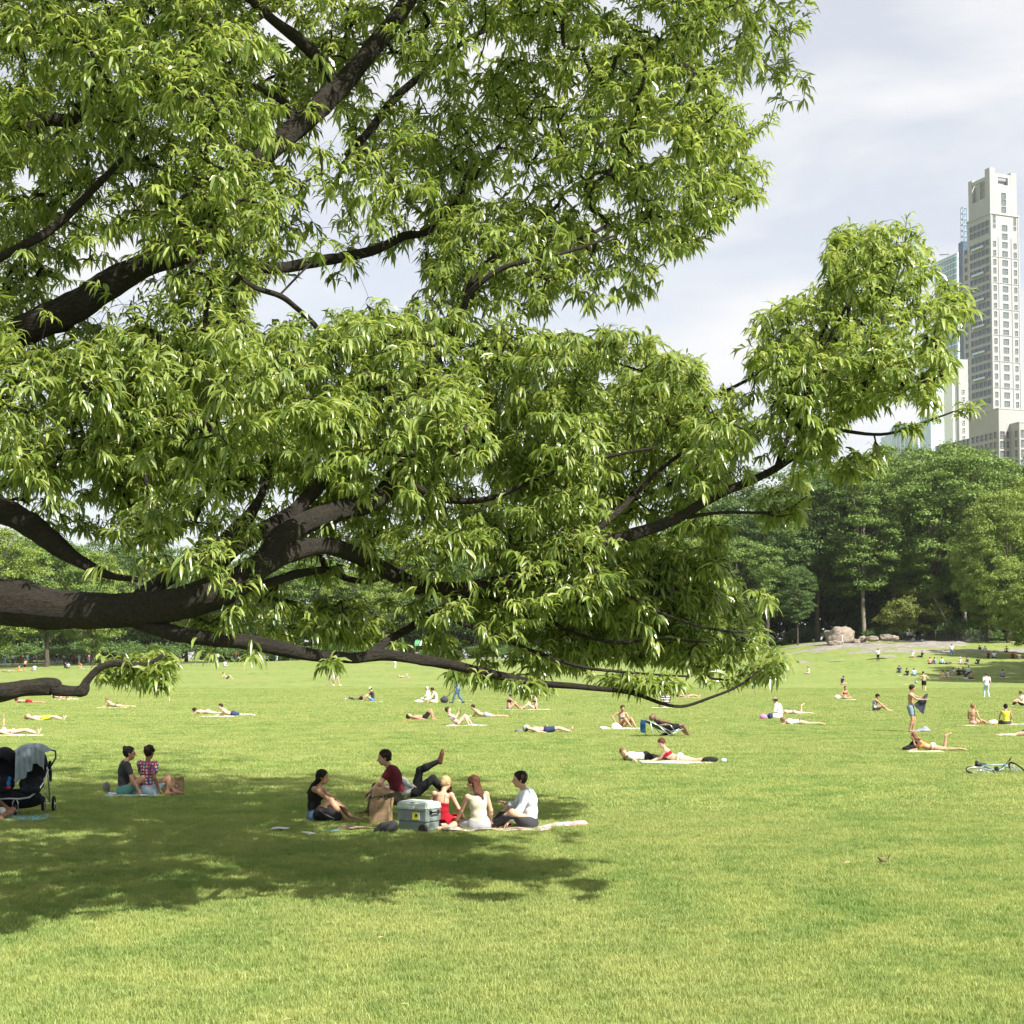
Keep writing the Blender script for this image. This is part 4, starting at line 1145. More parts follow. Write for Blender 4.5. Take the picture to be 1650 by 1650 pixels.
# ================================================================== the air between us and the far buildings
HZ = MB().box((0, 0, 150), (10200, 10200, 302)).build('haze')
m_hz = bpy.data.materials.new('summer_air'); m_hz.use_nodes = True
t = m_hz.node_tree; t.nodes.remove(t.nodes['Principled BSDF'])
pv = t.nodes.new('ShaderNodeVolumePrincipled')
pv.inputs['Color'].default_value = (0.90, 0.94, 1.0, 1); pv.inputs['Density'].default_value = 0.00005
t.links.new(pv.outputs[0], t.nodes['Material Output'].inputs['Volume'])
HZ.data.materials.append(m_hz); HZ['kind'] = 'stuff'
# ================================================================== people: one smooth skin per body, grown from a posed skeleton
def unit(v):
    v = np.asarray(v, float); return v / (np.linalg.norm(v) + 1e-9)
def two_bone(a, target, l1, l2, pole):
    a, target, pole = map(lambda q: np.asarray(q, float), (a, target, pole))
    d = target - a; L = np.linalg.norm(d)
    mx = (l1 + l2) * 0.995
    if L > mx: target = a + d / L * mx; d = target - a; L = mx
    L = max(L, abs(l1 - l2) + .02)
    u = unit(d)
    ca = (l1 * l1 + L * L - l2 * l2) / (2 * l1 * L); ca = max(-1, min(1, ca))
    pv = pole - a; pv = pv - u * pv.dot(u)
    if np.linalg.norm(pv) < 1e-3: pv = np.array([0, .3, 1.]) - u * u[2]
    pv = unit(pv)
    return a + u * l1 * ca + pv * l1 * math.sqrt(max(0, 1 - ca * ca)), a + u * L
class Rig:
    """joints in metres, +x is where the person faces, +y the person's left, z up"""
    def __init__(s, q, fem=False, build=1.0):
        g = lambda k, d: np.array(q.get(k, d), float)
        s.q = q; s.fem = fem; s.b = build
        s.prims = []   # (tag, kind, a, b, ra, rb) cones or (tag, 'e', centre, axes, radii)
        p = g('p', (0, 0, .95)); u0 = unit(g('u0', (0, 0, 1))); u1 = unit(g('u1', (0, 0, 1))); fw = g('fw', (1, 0, 0))
        um = unit(u0 + u1)
        fw0 = unit(g('fw0', fw) - u0 * np.dot(g('fw0', fw), u0)); fw1 = unit(fw - u1 * fw.dot(u1))
        lf0 = np.cross(u0, fw0); lf1 = np.cross(u1, fw1)
        waist = p + u0 * .17; chest = waist + um * .17; neck = chest + u1 * .17
        s.p, s.waist, s.chest, s.neck, s.u1, s.fw1, s.lf1, s.u0, s.fw0, s.lf0 = p, waist, chest, neck, u1, fw1, lf1, u0, fw0, lf0
        sh = .165 if fem else .19
        hipw = .092 if fem else .085
        look = unit(g('look', fw1)); hu = unit(g('hup', unit(u1 * .8 + np.array([0, 0, .35]))))
        hc = neck + unit(u1 * .75 + look * .32 + hu * .4) * .168 + hu * .015
        hu = unit(hu - look * hu.dot(look)); hl = np.cross(hu, look)
        s.hc, s.look, s.hu, s.hl = hc, look, hu, hl
        B = build
        A = s.prims.append
        # trunk
        A(('pelvis', 'e', p + u0 * .03, (fw0, lf0, u0), (.108 * B, .155 * B * (1.06 if fem else 1), .115)))
        A(('pelvis', 'e', p - fw0 * .045 - u0 * .02, (fw0, lf0, u0), (.09 * B, .14 * B, .09)))
        A(('belly', 'e', waist, (unit(fw0 + fw1), unit(lf0 + lf1), um), (.098 * B, (.118 if fem else .135) * B, .13)))
        A(('chest', 'e', chest + u1 * .01, (fw1, lf1, u1), (.108 * B, (.135 if fem else .155) * B, .16)))
        A(('chest', 'e', chest + u1 * .10 - fw1 * .01, (fw1, lf1, u1), (.085, sh * .95, .075)))
        if fem:
            for sg in (1, -1): A(('bust', 'e', chest + fw1 * .085 + lf1 * .062 * sg + u1 * .01, (fw1, lf1, u1), (.052, .055, .055)))
        A(('neck', 'c', neck - u1 * .03, hc - hu * .06 - look * .015, .062 if not fem else .054, .052 if not fem else .046))
        # head
        A(('head', 'e', hc + hu * .030 - look * .012, (look, hl, hu), (.105, .083, .100)))
        A(('head', 'e', hc - hu * .03 + look * .022, (look, hl, hu), (.077, .066, .096)))
        A(('face', 'c', hc - hu * .088 + look * .050, hc - hu * .096 + look * .057, .028, .022))
        A(('face', 'c', hc + hu * .010 + look * .094, hc - hu * .028 + look * .118, .011, .016))
        for sg in (1, -1): A(('face', 'e', hc + hl * .085 * sg - hu * .008 - look * .008, (look, hl, hu), (.019, .010, .031)))
        s.hands = []
        for sg, k in ((1, 'l'), (-1, 'r')):
            so_ = neck - u1 * .035 + lf1 * sh * sg
            hand = g('h' + k, so_ - u1 * .5); el = g('e' + k, so_ - u1 * .3 - fw1 * .3 + lf1 * sg * .1)
            e, wv = two_bone(so_, hand, .285, .255, el)
            m = .9 if fem else 1.0
            A(('uarm', 'c', so_, e, .053 * m * B, .040 * m)); A(('shoulder', 'e', so_ - u1 * .005, (fw1, lf1, u1), (.058 * m, .056 * m, .058 * m)))
            A(('farm', 'c', e, e + (wv - e) * .3, .040 * m, .043 * m)); A(('farm', 'c', e + (wv - e) * .3, wv, .043 * m, .027 * m))
            fd = unit(wv - e)
            hd = unit(g('d' + k, fd)); side = np.cross(hd, [0, 0, 1.0])
            if np.linalg.norm(side) < .3: side = lf1
            side = unit(side); nrm = np.cross(side, hd)
            if q.get('n' + k) is not None:
                nrm = unit(g('n' + k, nrm)); side = unit(np.cross(hd, nrm))
            if nrm[2] > 0 and q.get('n' + k) is None: nrm = -nrm     # palm side
            pc = wv + hd * .05
            A(('hand', 'e', pc, (hd, side, nrm), (.052, .039, .019)))
            curl = q.get('curl', .55)
            for fi, (off, ln) in enumerate(((-.028, .070), (-.0095, .080), (.0095, .074), (.027, .058))):
                b0 = wv + hd * .088 + side * off
                b1 = b0 + unit(hd + nrm * curl * .5) * ln * .5; b2 = b1 + unit(hd + nrm * curl * 1.9) * ln * .5
                A(('finger', 'c', b0, b1, .0092, .0085)); A(('finger', 'c', b1, b2, .0085, .0072))
            ts = -1 if k == 'l' else 1
            t0 = wv + hd * .03 + side * .03 * ts; t1 = t0 + unit(hd + side * 1.1 * ts + nrm * .4) * .038; t2 = t1 + unit(hd * 1.3 + side * .2 * ts + nrm * .5) * .03
            A(('finger', 'c', t0, t1, .012, .0105)); A(('finger', 'c', t1, t2, .0105, .0085))
            s.hands.append((wv, hd))
            hp = p + lf0 * hipw * sg - u0 * .03
            foot = g('f' + k, hp - u0 * .8); kn = g('k' + k, hp + fw0 * .6 + lf0 * sg * .1)
            kk_, an = two_bone(hp, foot, .42, .405, kn)
            m = (1.0 if fem else 1.0) * B
            A(('thigh', 'c', hp, hp + (kk_ - hp) * .45, .092 * m, .076 * m)); A(('thigh', 'c', hp + (kk_ - hp) * .45, kk_, .076 * m, .053 * m))
            A(('shin', 'c', kk_, kk_ + (an - kk_) * .32, .053 * m, .054 * m)); A(('shin', 'c', kk_ + (an - kk_) * .32, an, .054 * m, .034))
            back = unit(np.cross(unit(an - kk_), np.cross(unit(an - kk_), kn - kk_)))
            A(('shin', 'e', kk_ + (an - kk_) * .3 + back * .016, (unit(an - kk_), back, np.cross(unit(an - kk_), back)), (.11, .045, .045)))
            sd_ = unit(an - kk_)
            td = g('t' + k, np.cross(lf0, sd_) * 1.0)
            if q.get('t' + k) is None:
                td = -back if np.linalg.norm(back) > .5 else fw0
            td = unit(td)
            heel = an + sd_ * .035 - td * .035; ball = an + sd_ * .045 + td * .125
            A(('foot', 'c', heel, ball, .034, .030)); A(('foot', 'c', an, ball, .034, .026)); A(('foot', 'c', ball, ball + td * .055, .030, .022))
            A(('foot', 'c', ball + np.cross(td, sd_) * .02, ball + td * .045 + np.cross(td, sd_) * .022, .024, .016)); A(('foot', 'c', ball - np.cross(td, sd_) * .02, ball + td * .045 - np.cross(td, sd_) * .022, .024, .016))
            setattr(s, 'leg' + k, (hp, kk_, an, td)); setattr(s, 'arm' + k, (so_, e, wv))

def sdf_grid(prims, vox, pad=.03, k=.018, cuts=()):
    los, his = [], []
    for pr in prims:
        if pr[1] == 'c':
            r = max(pr[4], pr[5]); los.append(np.minimum(pr[2], pr[3]) - r); his.append(np.maximum(pr[2], pr[3]) + r)
        else:
            ext = sum(abs(np.asarray(ax)) * r for ax, r in zip(pr[3], pr[4])); los.append(pr[2] - ext); his.append(pr[2] + ext)
    lo = np.min(los, 0) - pad - vox * 2; hi = np.max(his, 0) + pad + vox * 2
    n = np.ceil((hi - lo) / vox).astype(int) + 1
    f = np.full(n, 1.0, np.float32)
    for pr, l_, h_ in zip(prims, los, his):
        m = k + vox * 2.5 + pad * .3
        a = np.maximum(((l_ - m - lo) / vox).astype(int), 0); b = np.minimum(((h_ + m - lo) / vox).astype(int) + 2, n)
        if (b <= a).any(): continue
        gx, gy, gz = [lo[i] + vox * np.arange(a[i], b[i]) for i in range(3)]
        X, Y, Z = np.meshgrid(gx, gy, gz, indexing='ij')
        if pr[1] == 'c':
            A_, B_ = np.asarray(pr[2]), np.asarray(pr[3]); ba = B_ - A_; L2 = max(ba.dot(ba), 1e-9)
            t = np.clip(((X - A_[0]) * ba[0] + (Y - A_[1]) * ba[1] + (Z - A_[2]) * ba[2]) / L2, 0, 1)
            d = np.sqrt((X - A_[0] - t * ba[0]) ** 2 + (Y - A_[1] - t * ba[1]) ** 2 + (Z - A_[2] - t * ba[2]) ** 2) - (pr[4] + (pr[5] - pr[4]) * t)
        else:
            c = pr[2]; dx, dy, dz = X - c[0], Y - c[1], Z - c[2]
            q = 0; rmin = min(pr[4])
            g2 = 0
            for ax, r in zip(pr[3], pr[4]):
                e = (dx * ax[0] + dy * ax[1] + dz * ax[2]) / r
                q = q + e * e; g2 = g2 + (e / r) ** 2
            q = np.sqrt(q); d = q * (q - 1) / (np.sqrt(g2) + 1e-6)
            d = np.where(q < .3, -rmin, d)
        sl_ = f[a[0]:b[0], a[1]:b[1], a[2]:b[2]]
        kk_ = k * (.35 if pr[0] in ('finger', 'face') else 1)
        h = np.clip(kk_ - np.abs(sl_ - d), 0, None) / kk_
        f[a[0]:b[0], a[1]:b[1], a[2]:b[2]] = np.minimum(sl_, d) - h * h * kk_ * .25
    if cuts:
        X, Y, Z = np.meshgrid(*[lo[i] + vox * np.arange(n[i]) for i in range(3)], indexing='ij')
        for fn in cuts: f = np.maximum(f, fn(X, Y, Z)).astype(np.float32)
    return f, lo
def surface(f, lo, vox):
    """surface nets"""
    ins = f < 0
    n = np.array(f.shape) - 1
    c = np.zeros(n, np.int8)
    acc = np.zeros((*n, 3), np.float32); cnt = np.zeros(n, np.float32)
    offs = [(i, j, k) for i in (0, 1) for j in (0, 1) for k in (0, 1)]
    def S(a, o): return a[o[0]:o[0] + n[0], o[1]:o[1] + n[1], o[2]:o[2] + n[2]]
    for o1 in offs:
        for ax in range(3):
            if o1[ax] == 1: continue
            o2 = list(o1); o2[ax] = 1
            A, B = S(f, o1), S(f, o2)
            m = (A < 0) != (B < 0)
            t = np.where(m, A / np.where(m, A - B, 1), 0)
            for d in range(3):
                acc[..., d] += np.where(m, o1[d] + (t if d == ax else 0), 0)
            cnt += m
    act = cnt > 0
    if not act.any(): return np.zeros((0, 3)), np.zeros((0, 4), int)
    idx = np.full(n, -1, np.int64); ii = np.argwhere(act); idx[act] = np.arange(len(ii))
    V = lo + vox * (ii + acc[act] / cnt[act][:, None])
    quads = []
    for ax in range(3):
        a, b = [x for x in range(3) if x != ax]
        if ax == 1: a, b = 2, 0
        sl1 = [slice(1, -1)] * 3; sl1[ax] = slice(0, -1); s2 = list(sl1); s2[ax] = slice(1, None)
        A, B = ins[tuple(sl1)], ins[tuple(s2)]
        for m, flip in ((A & ~B, False), (~A & B, True)):
            P = np.argwhere(m)
            if len(P) == 0: continue
            P = P + np.array([0 if d == ax else 1 for d in range(3)])
            ea = np.zeros(3, int); ea[a] = 1; eb = np.zeros(3, int); eb[b] = 1
            q = [idx[tuple((P - ea - eb).T)], idx[tuple((P - eb).T)], idx[tuple(P.T)], idx[tuple((P - ea).T)]]
            q = np.stack(q if not flip else q[::-1], 1)
            quads.append(q)
    Q = np.concatenate(quads); Q = Q[(Q >= 0).all(1)]
    return V, Q
def skin_mesh(name, prims, vox, mat, parent, k=.018, cuts=(), relax_=1):
    f, lo = sdf_grid(prims, vox, k=k, cuts=cuts)
    V, Q = surface(f, lo, vox)
    if len(Q) == 0: return None
    for _ in range(relax_):      # one gentle smoothing pass
        acc = np.zeros_like(V); cn = np.zeros(len(V))
        for i in range(4):
            np.add.at(acc, Q[:, i], V[Q[:, (i + 1) % 4]]); np.add.at(acc, Q[:, i], V[Q[:, (i + 3) % 4]]); np.add.at(cn, Q[:, i], 2)
        V = V * .6 + .4 * acc / np.maximum(cn, 1)[:, None]
    return mk(name, V, Q, mat, parent, smooth=True)
def inflate(pr, d, ts=None):
    if pr[1] == 'c':
        a, b, ra, rb = pr[2:6]
        if ts is not None: rb = ra + (rb - ra) * ts; b = a + (b - a) * ts
        return (pr[0], 'c', a, b, ra + d, rb + d)
    return (pr[0], 'e', pr[2], pr[3], tuple(r + d for r in pr[4]))
def plane_cut(pnt, nrm):
    pnt, nrm = np.asarray(pnt, float), unit(nrm)
    return lambda X, Y, Z: (X - pnt[0]) * nrm[0] + (Y - pnt[1]) * nrm[1] + (Z - pnt[2]) * nrm[2]
SKIN = {'fair': (.60, .40, .29), 'light': (.52, .33, .23), 'tan': (.42, .245, .155), 'brown': (.26, .14, .085), 'dark': (.13, .07, .045)}
def skin_mat(k):
    if ('skin', k) in MATS: return MATS[('skin', k)]
    c = SKIN[k]
    m, t, b = new_mat('skin_' + k)
    tcn = nd(t, 'ShaderNodeTexCoord'); f = noise_fac(t, 7, 4, .3, .7, tcn.outputs['Object'])
    t.links.new(mixcol(t, f, tuple(v * .88 for v in c), (c[0] * 1.06, c[1] * 1.02, c[2])), b.inputs['Base Color'])
    b.inputs['Roughness'].default_value = .5; b.inputs['Specular IOR Level'].default_value = .35
    MATS[('skin', k)] = m
    return m
HAIRC = {'black': (.012, .010, .009), 'brown': (.055, .030, .017), 'dark': (.025, .016, .011), 'red': (.075, .030, .016), 'blond': (.38, .27, .14), 'grey': (.45, .43, .41), 'lightbrown': (.20, .12, .06)}
COLS = {'white': (.78, .78, .77), 'cream': (.52, .49, .38), 'black': (.016, .016, .018), 'charcoal': (.045, .046, .05), 'grey': (.30, .31, .33), 'navy': (.03, .045, .11), 'blue': (.08, .20, .50), 'lightblue': (.35, .50, .66),
        'jeans': (.09, .15, .25), 'palejeans': (.42, .52, .60), 'maroon': (.13, .022, .035), 'red': (.30, .010, .022), 'teal': (.09, .24, .22), 'pink': (.68, .30, .33), 'yellow': (.68, .66, .06), 'orange': (.65, .25, .05), 'khaki': (.32, .27, .19),
        'olive': (.10, .10, .07), 'bluegrey': (.17, .24, .30), 'palegrey': (.48, .50, .52), 'purple': (.16, .07, .25), 'green': (.08, .22, .10), 'shirtblue': (.62, .70, .80)}
def person(px, py, yaw, q, label, tall=1.70, fem=False, skin='light', hair=('dark', 'short'), top=None, bottom=None, shoes=None, build=1.0, vox=None, extra=None, group=None, at=None, dz=0.0):
    g0 = ground(px, py) if at is None else Vector(at)
    d = g0.y
    if vox is None: vox = .0128 if d < 40 else (.023 if d < 95 else (.034 if d < 140 else .045))
    near = d < 40
    E = empty('person', g0 + Vector((0, 0, dz)), R(yaw), label, 'person', group)
    s = tall / 1.72; E.scale = (s, s, s)
    rig = Rig(q, fem, build)
    P = rig.prims
    if not near:
        P = [(a[0], a[1], a[2], a[3], max(a[4], vox * .62), max(a[5], vox * .62)) if a[1] == 'c' and a[0] in ('finger', 'face') else a for a in P]
        if d > 95: P = [a for a in P if a[0] != 'finger'] + [('hand', 'c', h[0], h[0] + h[1] * .14, .03, .026) for h in rig.hands]
    skin_mesh('body', P, vox, skin_mat(skin), E, k=.02)
    T = lambda *tags: [p_ for p_ in rig.prims if p_[0] in tags]
    kc = .03
    def garm(name, prims, mat, cuts=(), k=kc): return skin_mesh(name, prims, max(vox, .014), mat, E, k=k, cuts=cuts)
    def half(k_, which, t, dl):
        """thigh/shin/arm pieces up to a fraction t"""
        out = []
        if which == 'thigh':
            hp, kn, an, _ = getattr(rig, 'leg' + k_); r0, r1 = .092 * build, .055 * build
            out.append(('thigh', 'c', hp, hp + (kn - hp) * t, r0 + dl, r0 + (r1 - r0) * t + dl))
        if which == 'uarm':
            so_, e, wv = getattr(rig, 'arm' + k_)
            out.append(('uarm', 'c', so_, so_ + (e - so_) * t, .058 + dl, .050 + dl))
        return out
    if top:
        kind, cn = top[0], top[1]
        mt = cn if not isinstance(cn, str) else cloth(cn, COLS[cn])
        dl = .012
        neckcut = plane_cut(rig.neck + rig.u1 * .034, rig.u1 + rig.fw1 * .5)
        hem = plane_cut(rig.p + rig.u0 * .015, -rig.u0)
        body_ = [inflate(p_, dl + .004) for p_ in T('belly', 'chest', 'bust')] + [inflate(p_, dl) for p_ in T('pelvis')[:1]]
        if kind == 'tee':
            g_ = body_ + [inflate(p_, dl) for p_ in T('shoulder')] + half('l', 'uarm', .55, dl) + half('r', 'uarm', .55, dl)
            garm('shirt', g_, mt, (neckcut, hem))
        elif kind == 'shirt':
            sl_ = [inflate(p_, dl + .002) for p_ in T('shoulder', 'uarm', 'farm')]
            sl_ = [p_ for p_ in sl_]
            garm('shirt', body_ + sl_, mt, (neckcut, hem))
        elif kind == 'tank':
            nk = plane_cut(rig.chest + rig.u1 * .10, rig.u1 + rig.fw1 * .35)
            garm('shirt', body_, mt, (nk, hem))
            for sg in (1, -1):
                a_ = rig.chest + rig.lf1 * .085 * sg
                garm('strap', [('s', 'c', a_ + rig.fw1 * .085 + rig.u1 * .07, a_ + rig.u1 * .165 + rig.fw1 * .01, .015, .014), ('s', 'c', a_ + rig.u1 * .165 + rig.fw1 * .01, a_ - rig.fw1 * .10 + rig.u1 * .06, .014, .015)], mt, k=.01)
        elif kind == 'dress':
            nk = plane_cut(rig.chest - rig.u1 * .03, rig.u1 + rig.fw1 * -.1)
            garm('dress', body_ + [inflate(p_, .014) for p_ in T('pelvis')] + half('l', 'thigh', .6, .022) + half('r', 'thigh', .6, .022), mt, (nk,))
            for sg in (1, -1):
                a_ = rig.chest + rig.lf1 * .075 * sg
                garm('strap', [('s', 'c', a_ * 1.0 - rig.fw1 * .105 - rig.u1 * .03, a_ - rig.fw1 * .085 + rig.u1 * .11, .009, .009), ('s', 'c', a_ - rig.fw1 * .085 + rig.u1 * .11, a_ + rig.u1 * .165, .009, .009)], mt, k=.01)
        elif kind == 'bikini':
            c1 = plane_cut(rig.chest + rig.u1 * .055, rig.u1); c2 = plane_cut(rig.chest - rig.u1 * .045, -rig.u1)
            garm('bikini_top', [inflate(p_, .011) for p_ in T('chest', 'bust')], mt, (c1, c2))
        if kind == 'shirt' and len(top) > 2 and top[2] == 'rolled': pass
    if bottom:
        kind, cn = bottom
        mt = cn if not isinstance(cn, str) else cloth(cn, COLS[cn])
        dl = .014
        waistc = plane_cut(rig.p + rig.u0 * .095, rig.u0)
        hip_ = [inflate(p_, dl * .8) for p_ in T('pelvis')]
        if kind == 'shorts': garm('shorts', hip_ + half('l', 'thigh', .55, dl + .006) + half('r', 'thigh', .55, dl + .006), mt, (waistc,))
        elif kind == 'trousers': garm('trousers', hip_ + [inflate(p_, dl) for p_ in T('thigh', 'shin')], mt, (waistc,))
        elif kind == 'skirt': garm('skirt', hip_ + half('l', 'thigh', .7, .03) + half('r', 'thigh', .7, .03), mt, (waistc,), k=.08)
        elif kind == 'briefs': garm('bikini_bottom', [inflate(p_, .009) for p_ in T('pelvis')], mt, (plane_cut(rig.p + rig.u0 * .055, rig.u0),))
        elif kind == 'leggings': garm('leggings', hip_ + [inflate(p_, .006) for p_ in T('thigh', 'shin')], mt, (waistc,))
    if shoes:
        mt = cloth('shoe_' + shoes, COLS.get(shoes, (.12, .05, .03)))
        for k_ in 'lr':
            hp, kn, an, td = getattr(rig, 'leg' + k_)
            sd_ = unit(an - kn)
            heel = an + sd_ * .04 - td * .04; ball = an + sd_ * .05 + td * .13
            garm('shoe', [('s', 'c', heel, ball, .044, .040), ('s', 'c', an, ball, .042, .03), ('s', 'c', ball, ball + td * .07, .040, .028)], mt, k=.02)
    # hair
    if hair:
        hcol, style = hair
        mh = plain('hair_' + hcol, HAIRC[hcol], .7, .35, 30, .6, 90, spec=.2) if hcol in HAIRC else cloth(hcol, COLS[hcol])
        hc, lk, hu, hl = rig.hc, rig.look, rig.hu, rig.hl
        hp_ = [('h', 'e', hc + hu * .034 - lk * .02, (lk, hl, hu), (.115, .096, .109))]
        facecut = plane_cut(hc + lk * .045 + hu * .02, unit(lk * 1.0 - hu * .75))
        cuts = [facecut]
        if style in ('short', 'curly', 'cap', 'hat'):
            hp_.append(('h', 'e', hc - lk * .045 - hu * .01, (lk, hl, hu), (.055, .07, .075)))
        if style == 'curly':
            rr = np.random.default_rng(int(px) + 3)
            for _ in range(26):
                v = unit(rr.normal(0, 1, 3) + hu * .8 - lk * .5); hp_.append(('finger', 'e', hc + hu * .03 - lk * .02 + v * .102, (lk, hl, hu), (.024, .024, .022)))
        if style == 'bun':
            hp_ += [('h', 'e', hc - lk * .05 - hu * .01, (lk, hl, hu), (.055, .07, .07)), ('h', 'e', hc - lk * .095 + hu * .105, (lk, hl, hu), (.042, .045, .042))]
        if style == 'updo':
            hp_ += [('h', 'e', hc - lk * .07 - hu * .01, (lk, hl, hu), (.06, .065, .075)), ('h', 'e', hc - lk * .085 + hu * .06, (lk, hl, hu), (.05, .055, .05))]
        if style in ('long', 'pony'):
            back = -rig.fw1
            e1 = rig.neck + back * .075 + rig.u1 * .0
            e2 = rig.chest + back * .125 + rig.u1 * .02
            if style == 'long':
                hp_ += [('h', 'e', hc - lk * .055 - hu * .03, (lk, hl, hu), (.065, .085, .10))]
                for sg in (-.05, 0, .05): hp_ += [('h', 'c', hc - lk * .06 - hu * .04 + hl * sg, e1 + rig.lf1 * sg * 1.1, .042, .04), ('h', 'c', e1 + rig.lf1 * sg * 1.1, e2 + rig.lf1 * sg, .04, .026)]
            else: hp_ += [('h', 'c', hc - lk * .10 + hu * .04, e1 - rig.fw1 * .05, .035, .028), ('h', 'c', e1 - rig.fw1 * .05, e2, .028, .016)]
        if style in ('cap', 'hat'):
            mc = cloth('cap_' + hcol, COLS.get(hcol, COLS['khaki']))
            capc = plane_cut(hc + hu * .03, -hu)
            garm('cap', [('h', 'e', hc + hu * .036 - lk * .012, (lk, hl, hu), (.121, .102, .113))], mc, (capc,))
            garm('cap_brim', [('h', 'e', hc + hu * .04 + lk * .11, (lk, hl, hu), (.075, .07, .010))] if style == 'cap' else [('h', 'e', hc + hu * .035, (lk, hl, hu), (.19, .18, .012))], mc, k=.005)
            mh = plain('hair_dark', HAIRC['dark'], .55, .35, 30, .6, 90)
        oh = garm('hair', hp_, mh, cuts, k=.02)
        if oh and d < 95:
            cv = np.zeros(len(oh.data.vertices) * 3, np.float32); oh.data.vertices.foreach_get('co', cv); cv = cv.reshape(-1, 3)
            cc = cv - rig.hc; cc /= np.linalg.norm(cc, axis=1)[:, None] + 1e-6
            dn = np.array([noise.noise(Vector((float(q_[0] * 38), float(q_[1] * 38), float(q_[2] * 14 + px)))) for q_ in cv])
            cv += (cc * dn[:, None] * .011).astype(np.float32); oh.data.vertices.foreach_set('co', cv.ravel()); oh.data.update()
    if d < 95:
        hc, lk, hu, hl = rig.hc, rig.look, rig.hu, rig.hl
        me_ = plain('eye_dark', (.02, .015, .012), .3, .1)
        if q.get('shades'):
            m_ = MB()
            for sg in (1, -1):
                c = hc + lk * .103 + hl * .036 * sg + hu * .006
                ring = [Vector(c + hl * math.cos(a) * .028 + hu * math.sin(a) * .021 - lk * abs(math.cos(a)) * .006 * (1 if sg * math.cos(a) > 0 else 0)) for a in [i * math.pi / 6 for i in range(12)]]
                m_.add(ring + [r_ - Vector(lk) * .006 for r_ in ring], [tuple(range(12))] + [(i, (i + 1) % 12, 12 + (i + 1) % 12, 12 + i) for i in range(12)])
                m_.tube([c + hl * .028 * sg, hc + hl * .083 * sg + hu * .006], .0035, 5)
            m_.build('sunglasses', plain('dark_lens', (.01, .01, .012), .15, .1, spec=.8), E)
        else:
            for sg in (1, -1): skin_mesh('eye', [('e', 'e', hc + lk * .091 + hl * .033 * sg + hu * .006, (lk, hl, hu), (.009, .014, .007))], .0045, me_, E, k=.005)
        skin_mesh('mouth', [('e', 'e', hc + lk * .097 - hu * .056, (lk, hl, hu), (.008, .024, .006))], .0045, plain('lips', (.32, .10, .08), .5, .1), E, k=.005)
    return E, rig

# ------------------------------------------------------------------ poses
def P_(**k): return k
SIT_X = P_(p=(0, 0, .11), u0=(-.1, 0, 1), u1=(.22, 0, 1), fl=(.30, -.13, .06), fr=(.36, .14, .06), kl=(.45, .8, .25), kr=(.45, -.8, .25), hl=(.28, .22, .22), hr=(.28, -.20, .22), tl=(.3, -1, 0), tr=(.3, 1, 0), el=(-.1, .5, .1), er=(-.1, -.5, .1))
SIT_K = P_(p=(0, 0, .11), u0=(-.12, 0, 1), u1=(.30, 0, 1), fl=(.60, .11, .06), fr=(.60, -.11, .06), kl=(.4, .14, 1), kr=(.4, -.14, 1), hl=(.46, .02, .30), hr=(.48, .0, .34), tl=(1, .1, -.1), tr=(1, -.1, -.1), el=(.1, .5, .1), er=(.1, -.5, .1))
SIT_L = P_(p=(0, 0, .11), u0=(-.3, 0, 1), u1=(-.12, 0, 1), fl=(.80, .12, .06), fr=(.80, -.12, .06), kl=(.4, .2, .6), kr=(.4, -.2, .6), hl=(-.34, .24, .03), hr=(-.34, -.24, .03), tl=(.4, .2, 1), tr=(.4, -.2, 1), el=(-.4, .3, .6), er=(-.4, -.3, .6), dl=(-.6, .2, -.2), dr=(-.6, -.2, -.2))
SIT_SIDE = P_(p=(0, 0, .11), u0=(-.02, .05, 1), u1=(.12, .08, 1), fl=(.10, .52, .06), fr=(.42, .42, .06), kl=(.6, .35, .1), kr=(.7, -.3, .1), hl=(.30, .22, .2), hr=(.22, -.28, .10), tl=(-.2, 1, 0), tr=(.2, 1, 0))
KNEEL = P_(p=(0, 0, .22), u0=(0, 0, 1), u1=(.2, 0, 1), fl=(-.18, .1, .06), fr=(-.18, -.1, .06), kl=(1, .25, -.1), kr=(1, -.25, -.1), hl=(.36, .15, .2), hr=(.36, -.15, .2), tl=(-1, 0, -.1), tr=(-1, 0, -.1))
PRONE = P_(p=(0, 0, .12), u0=(-1, 0, -.02), u1=(-1, 0, .12), fw=(0, 0, -1), fw0=(0, 0, -1), look=(-.7, .25, -.45), hup=(-.4, 0, 1), fl=(.83, .14, .07), fr=(.83, -.12, .07), kl=(.4, .1, -.5), kr=(.4, -.1, -.5), hl=(-.74, .16, .04), hr=(-.74, -.14, .04), el=(-.6, .6, .0), er=(-.6, -.6, .0), tl=(1, .2, -.2), tr=(1, -.2, -.2))
PRONE_UP = P_(p=(0, 0, .12), u0=(-1, 0, .08), u1=(-1, 0, .95), fw=(-.6, 0, -1), fw0=(0, 0, -1), look=(-1, 0, -.15), hup=(0, 0, 1), fl=(.83, .12, .07), fr=(.83, -.12, .07), kl=(.4, .1, -.5), kr=(.4, -.1, -.5), hl=(-.72, .10, .05), hr=(-.72, -.10, .05), el=(-.5, .25, -.3), er=(-.5, -.25, -.3), tl=(1, .2, -.2), tr=(1, -.2, -.2))
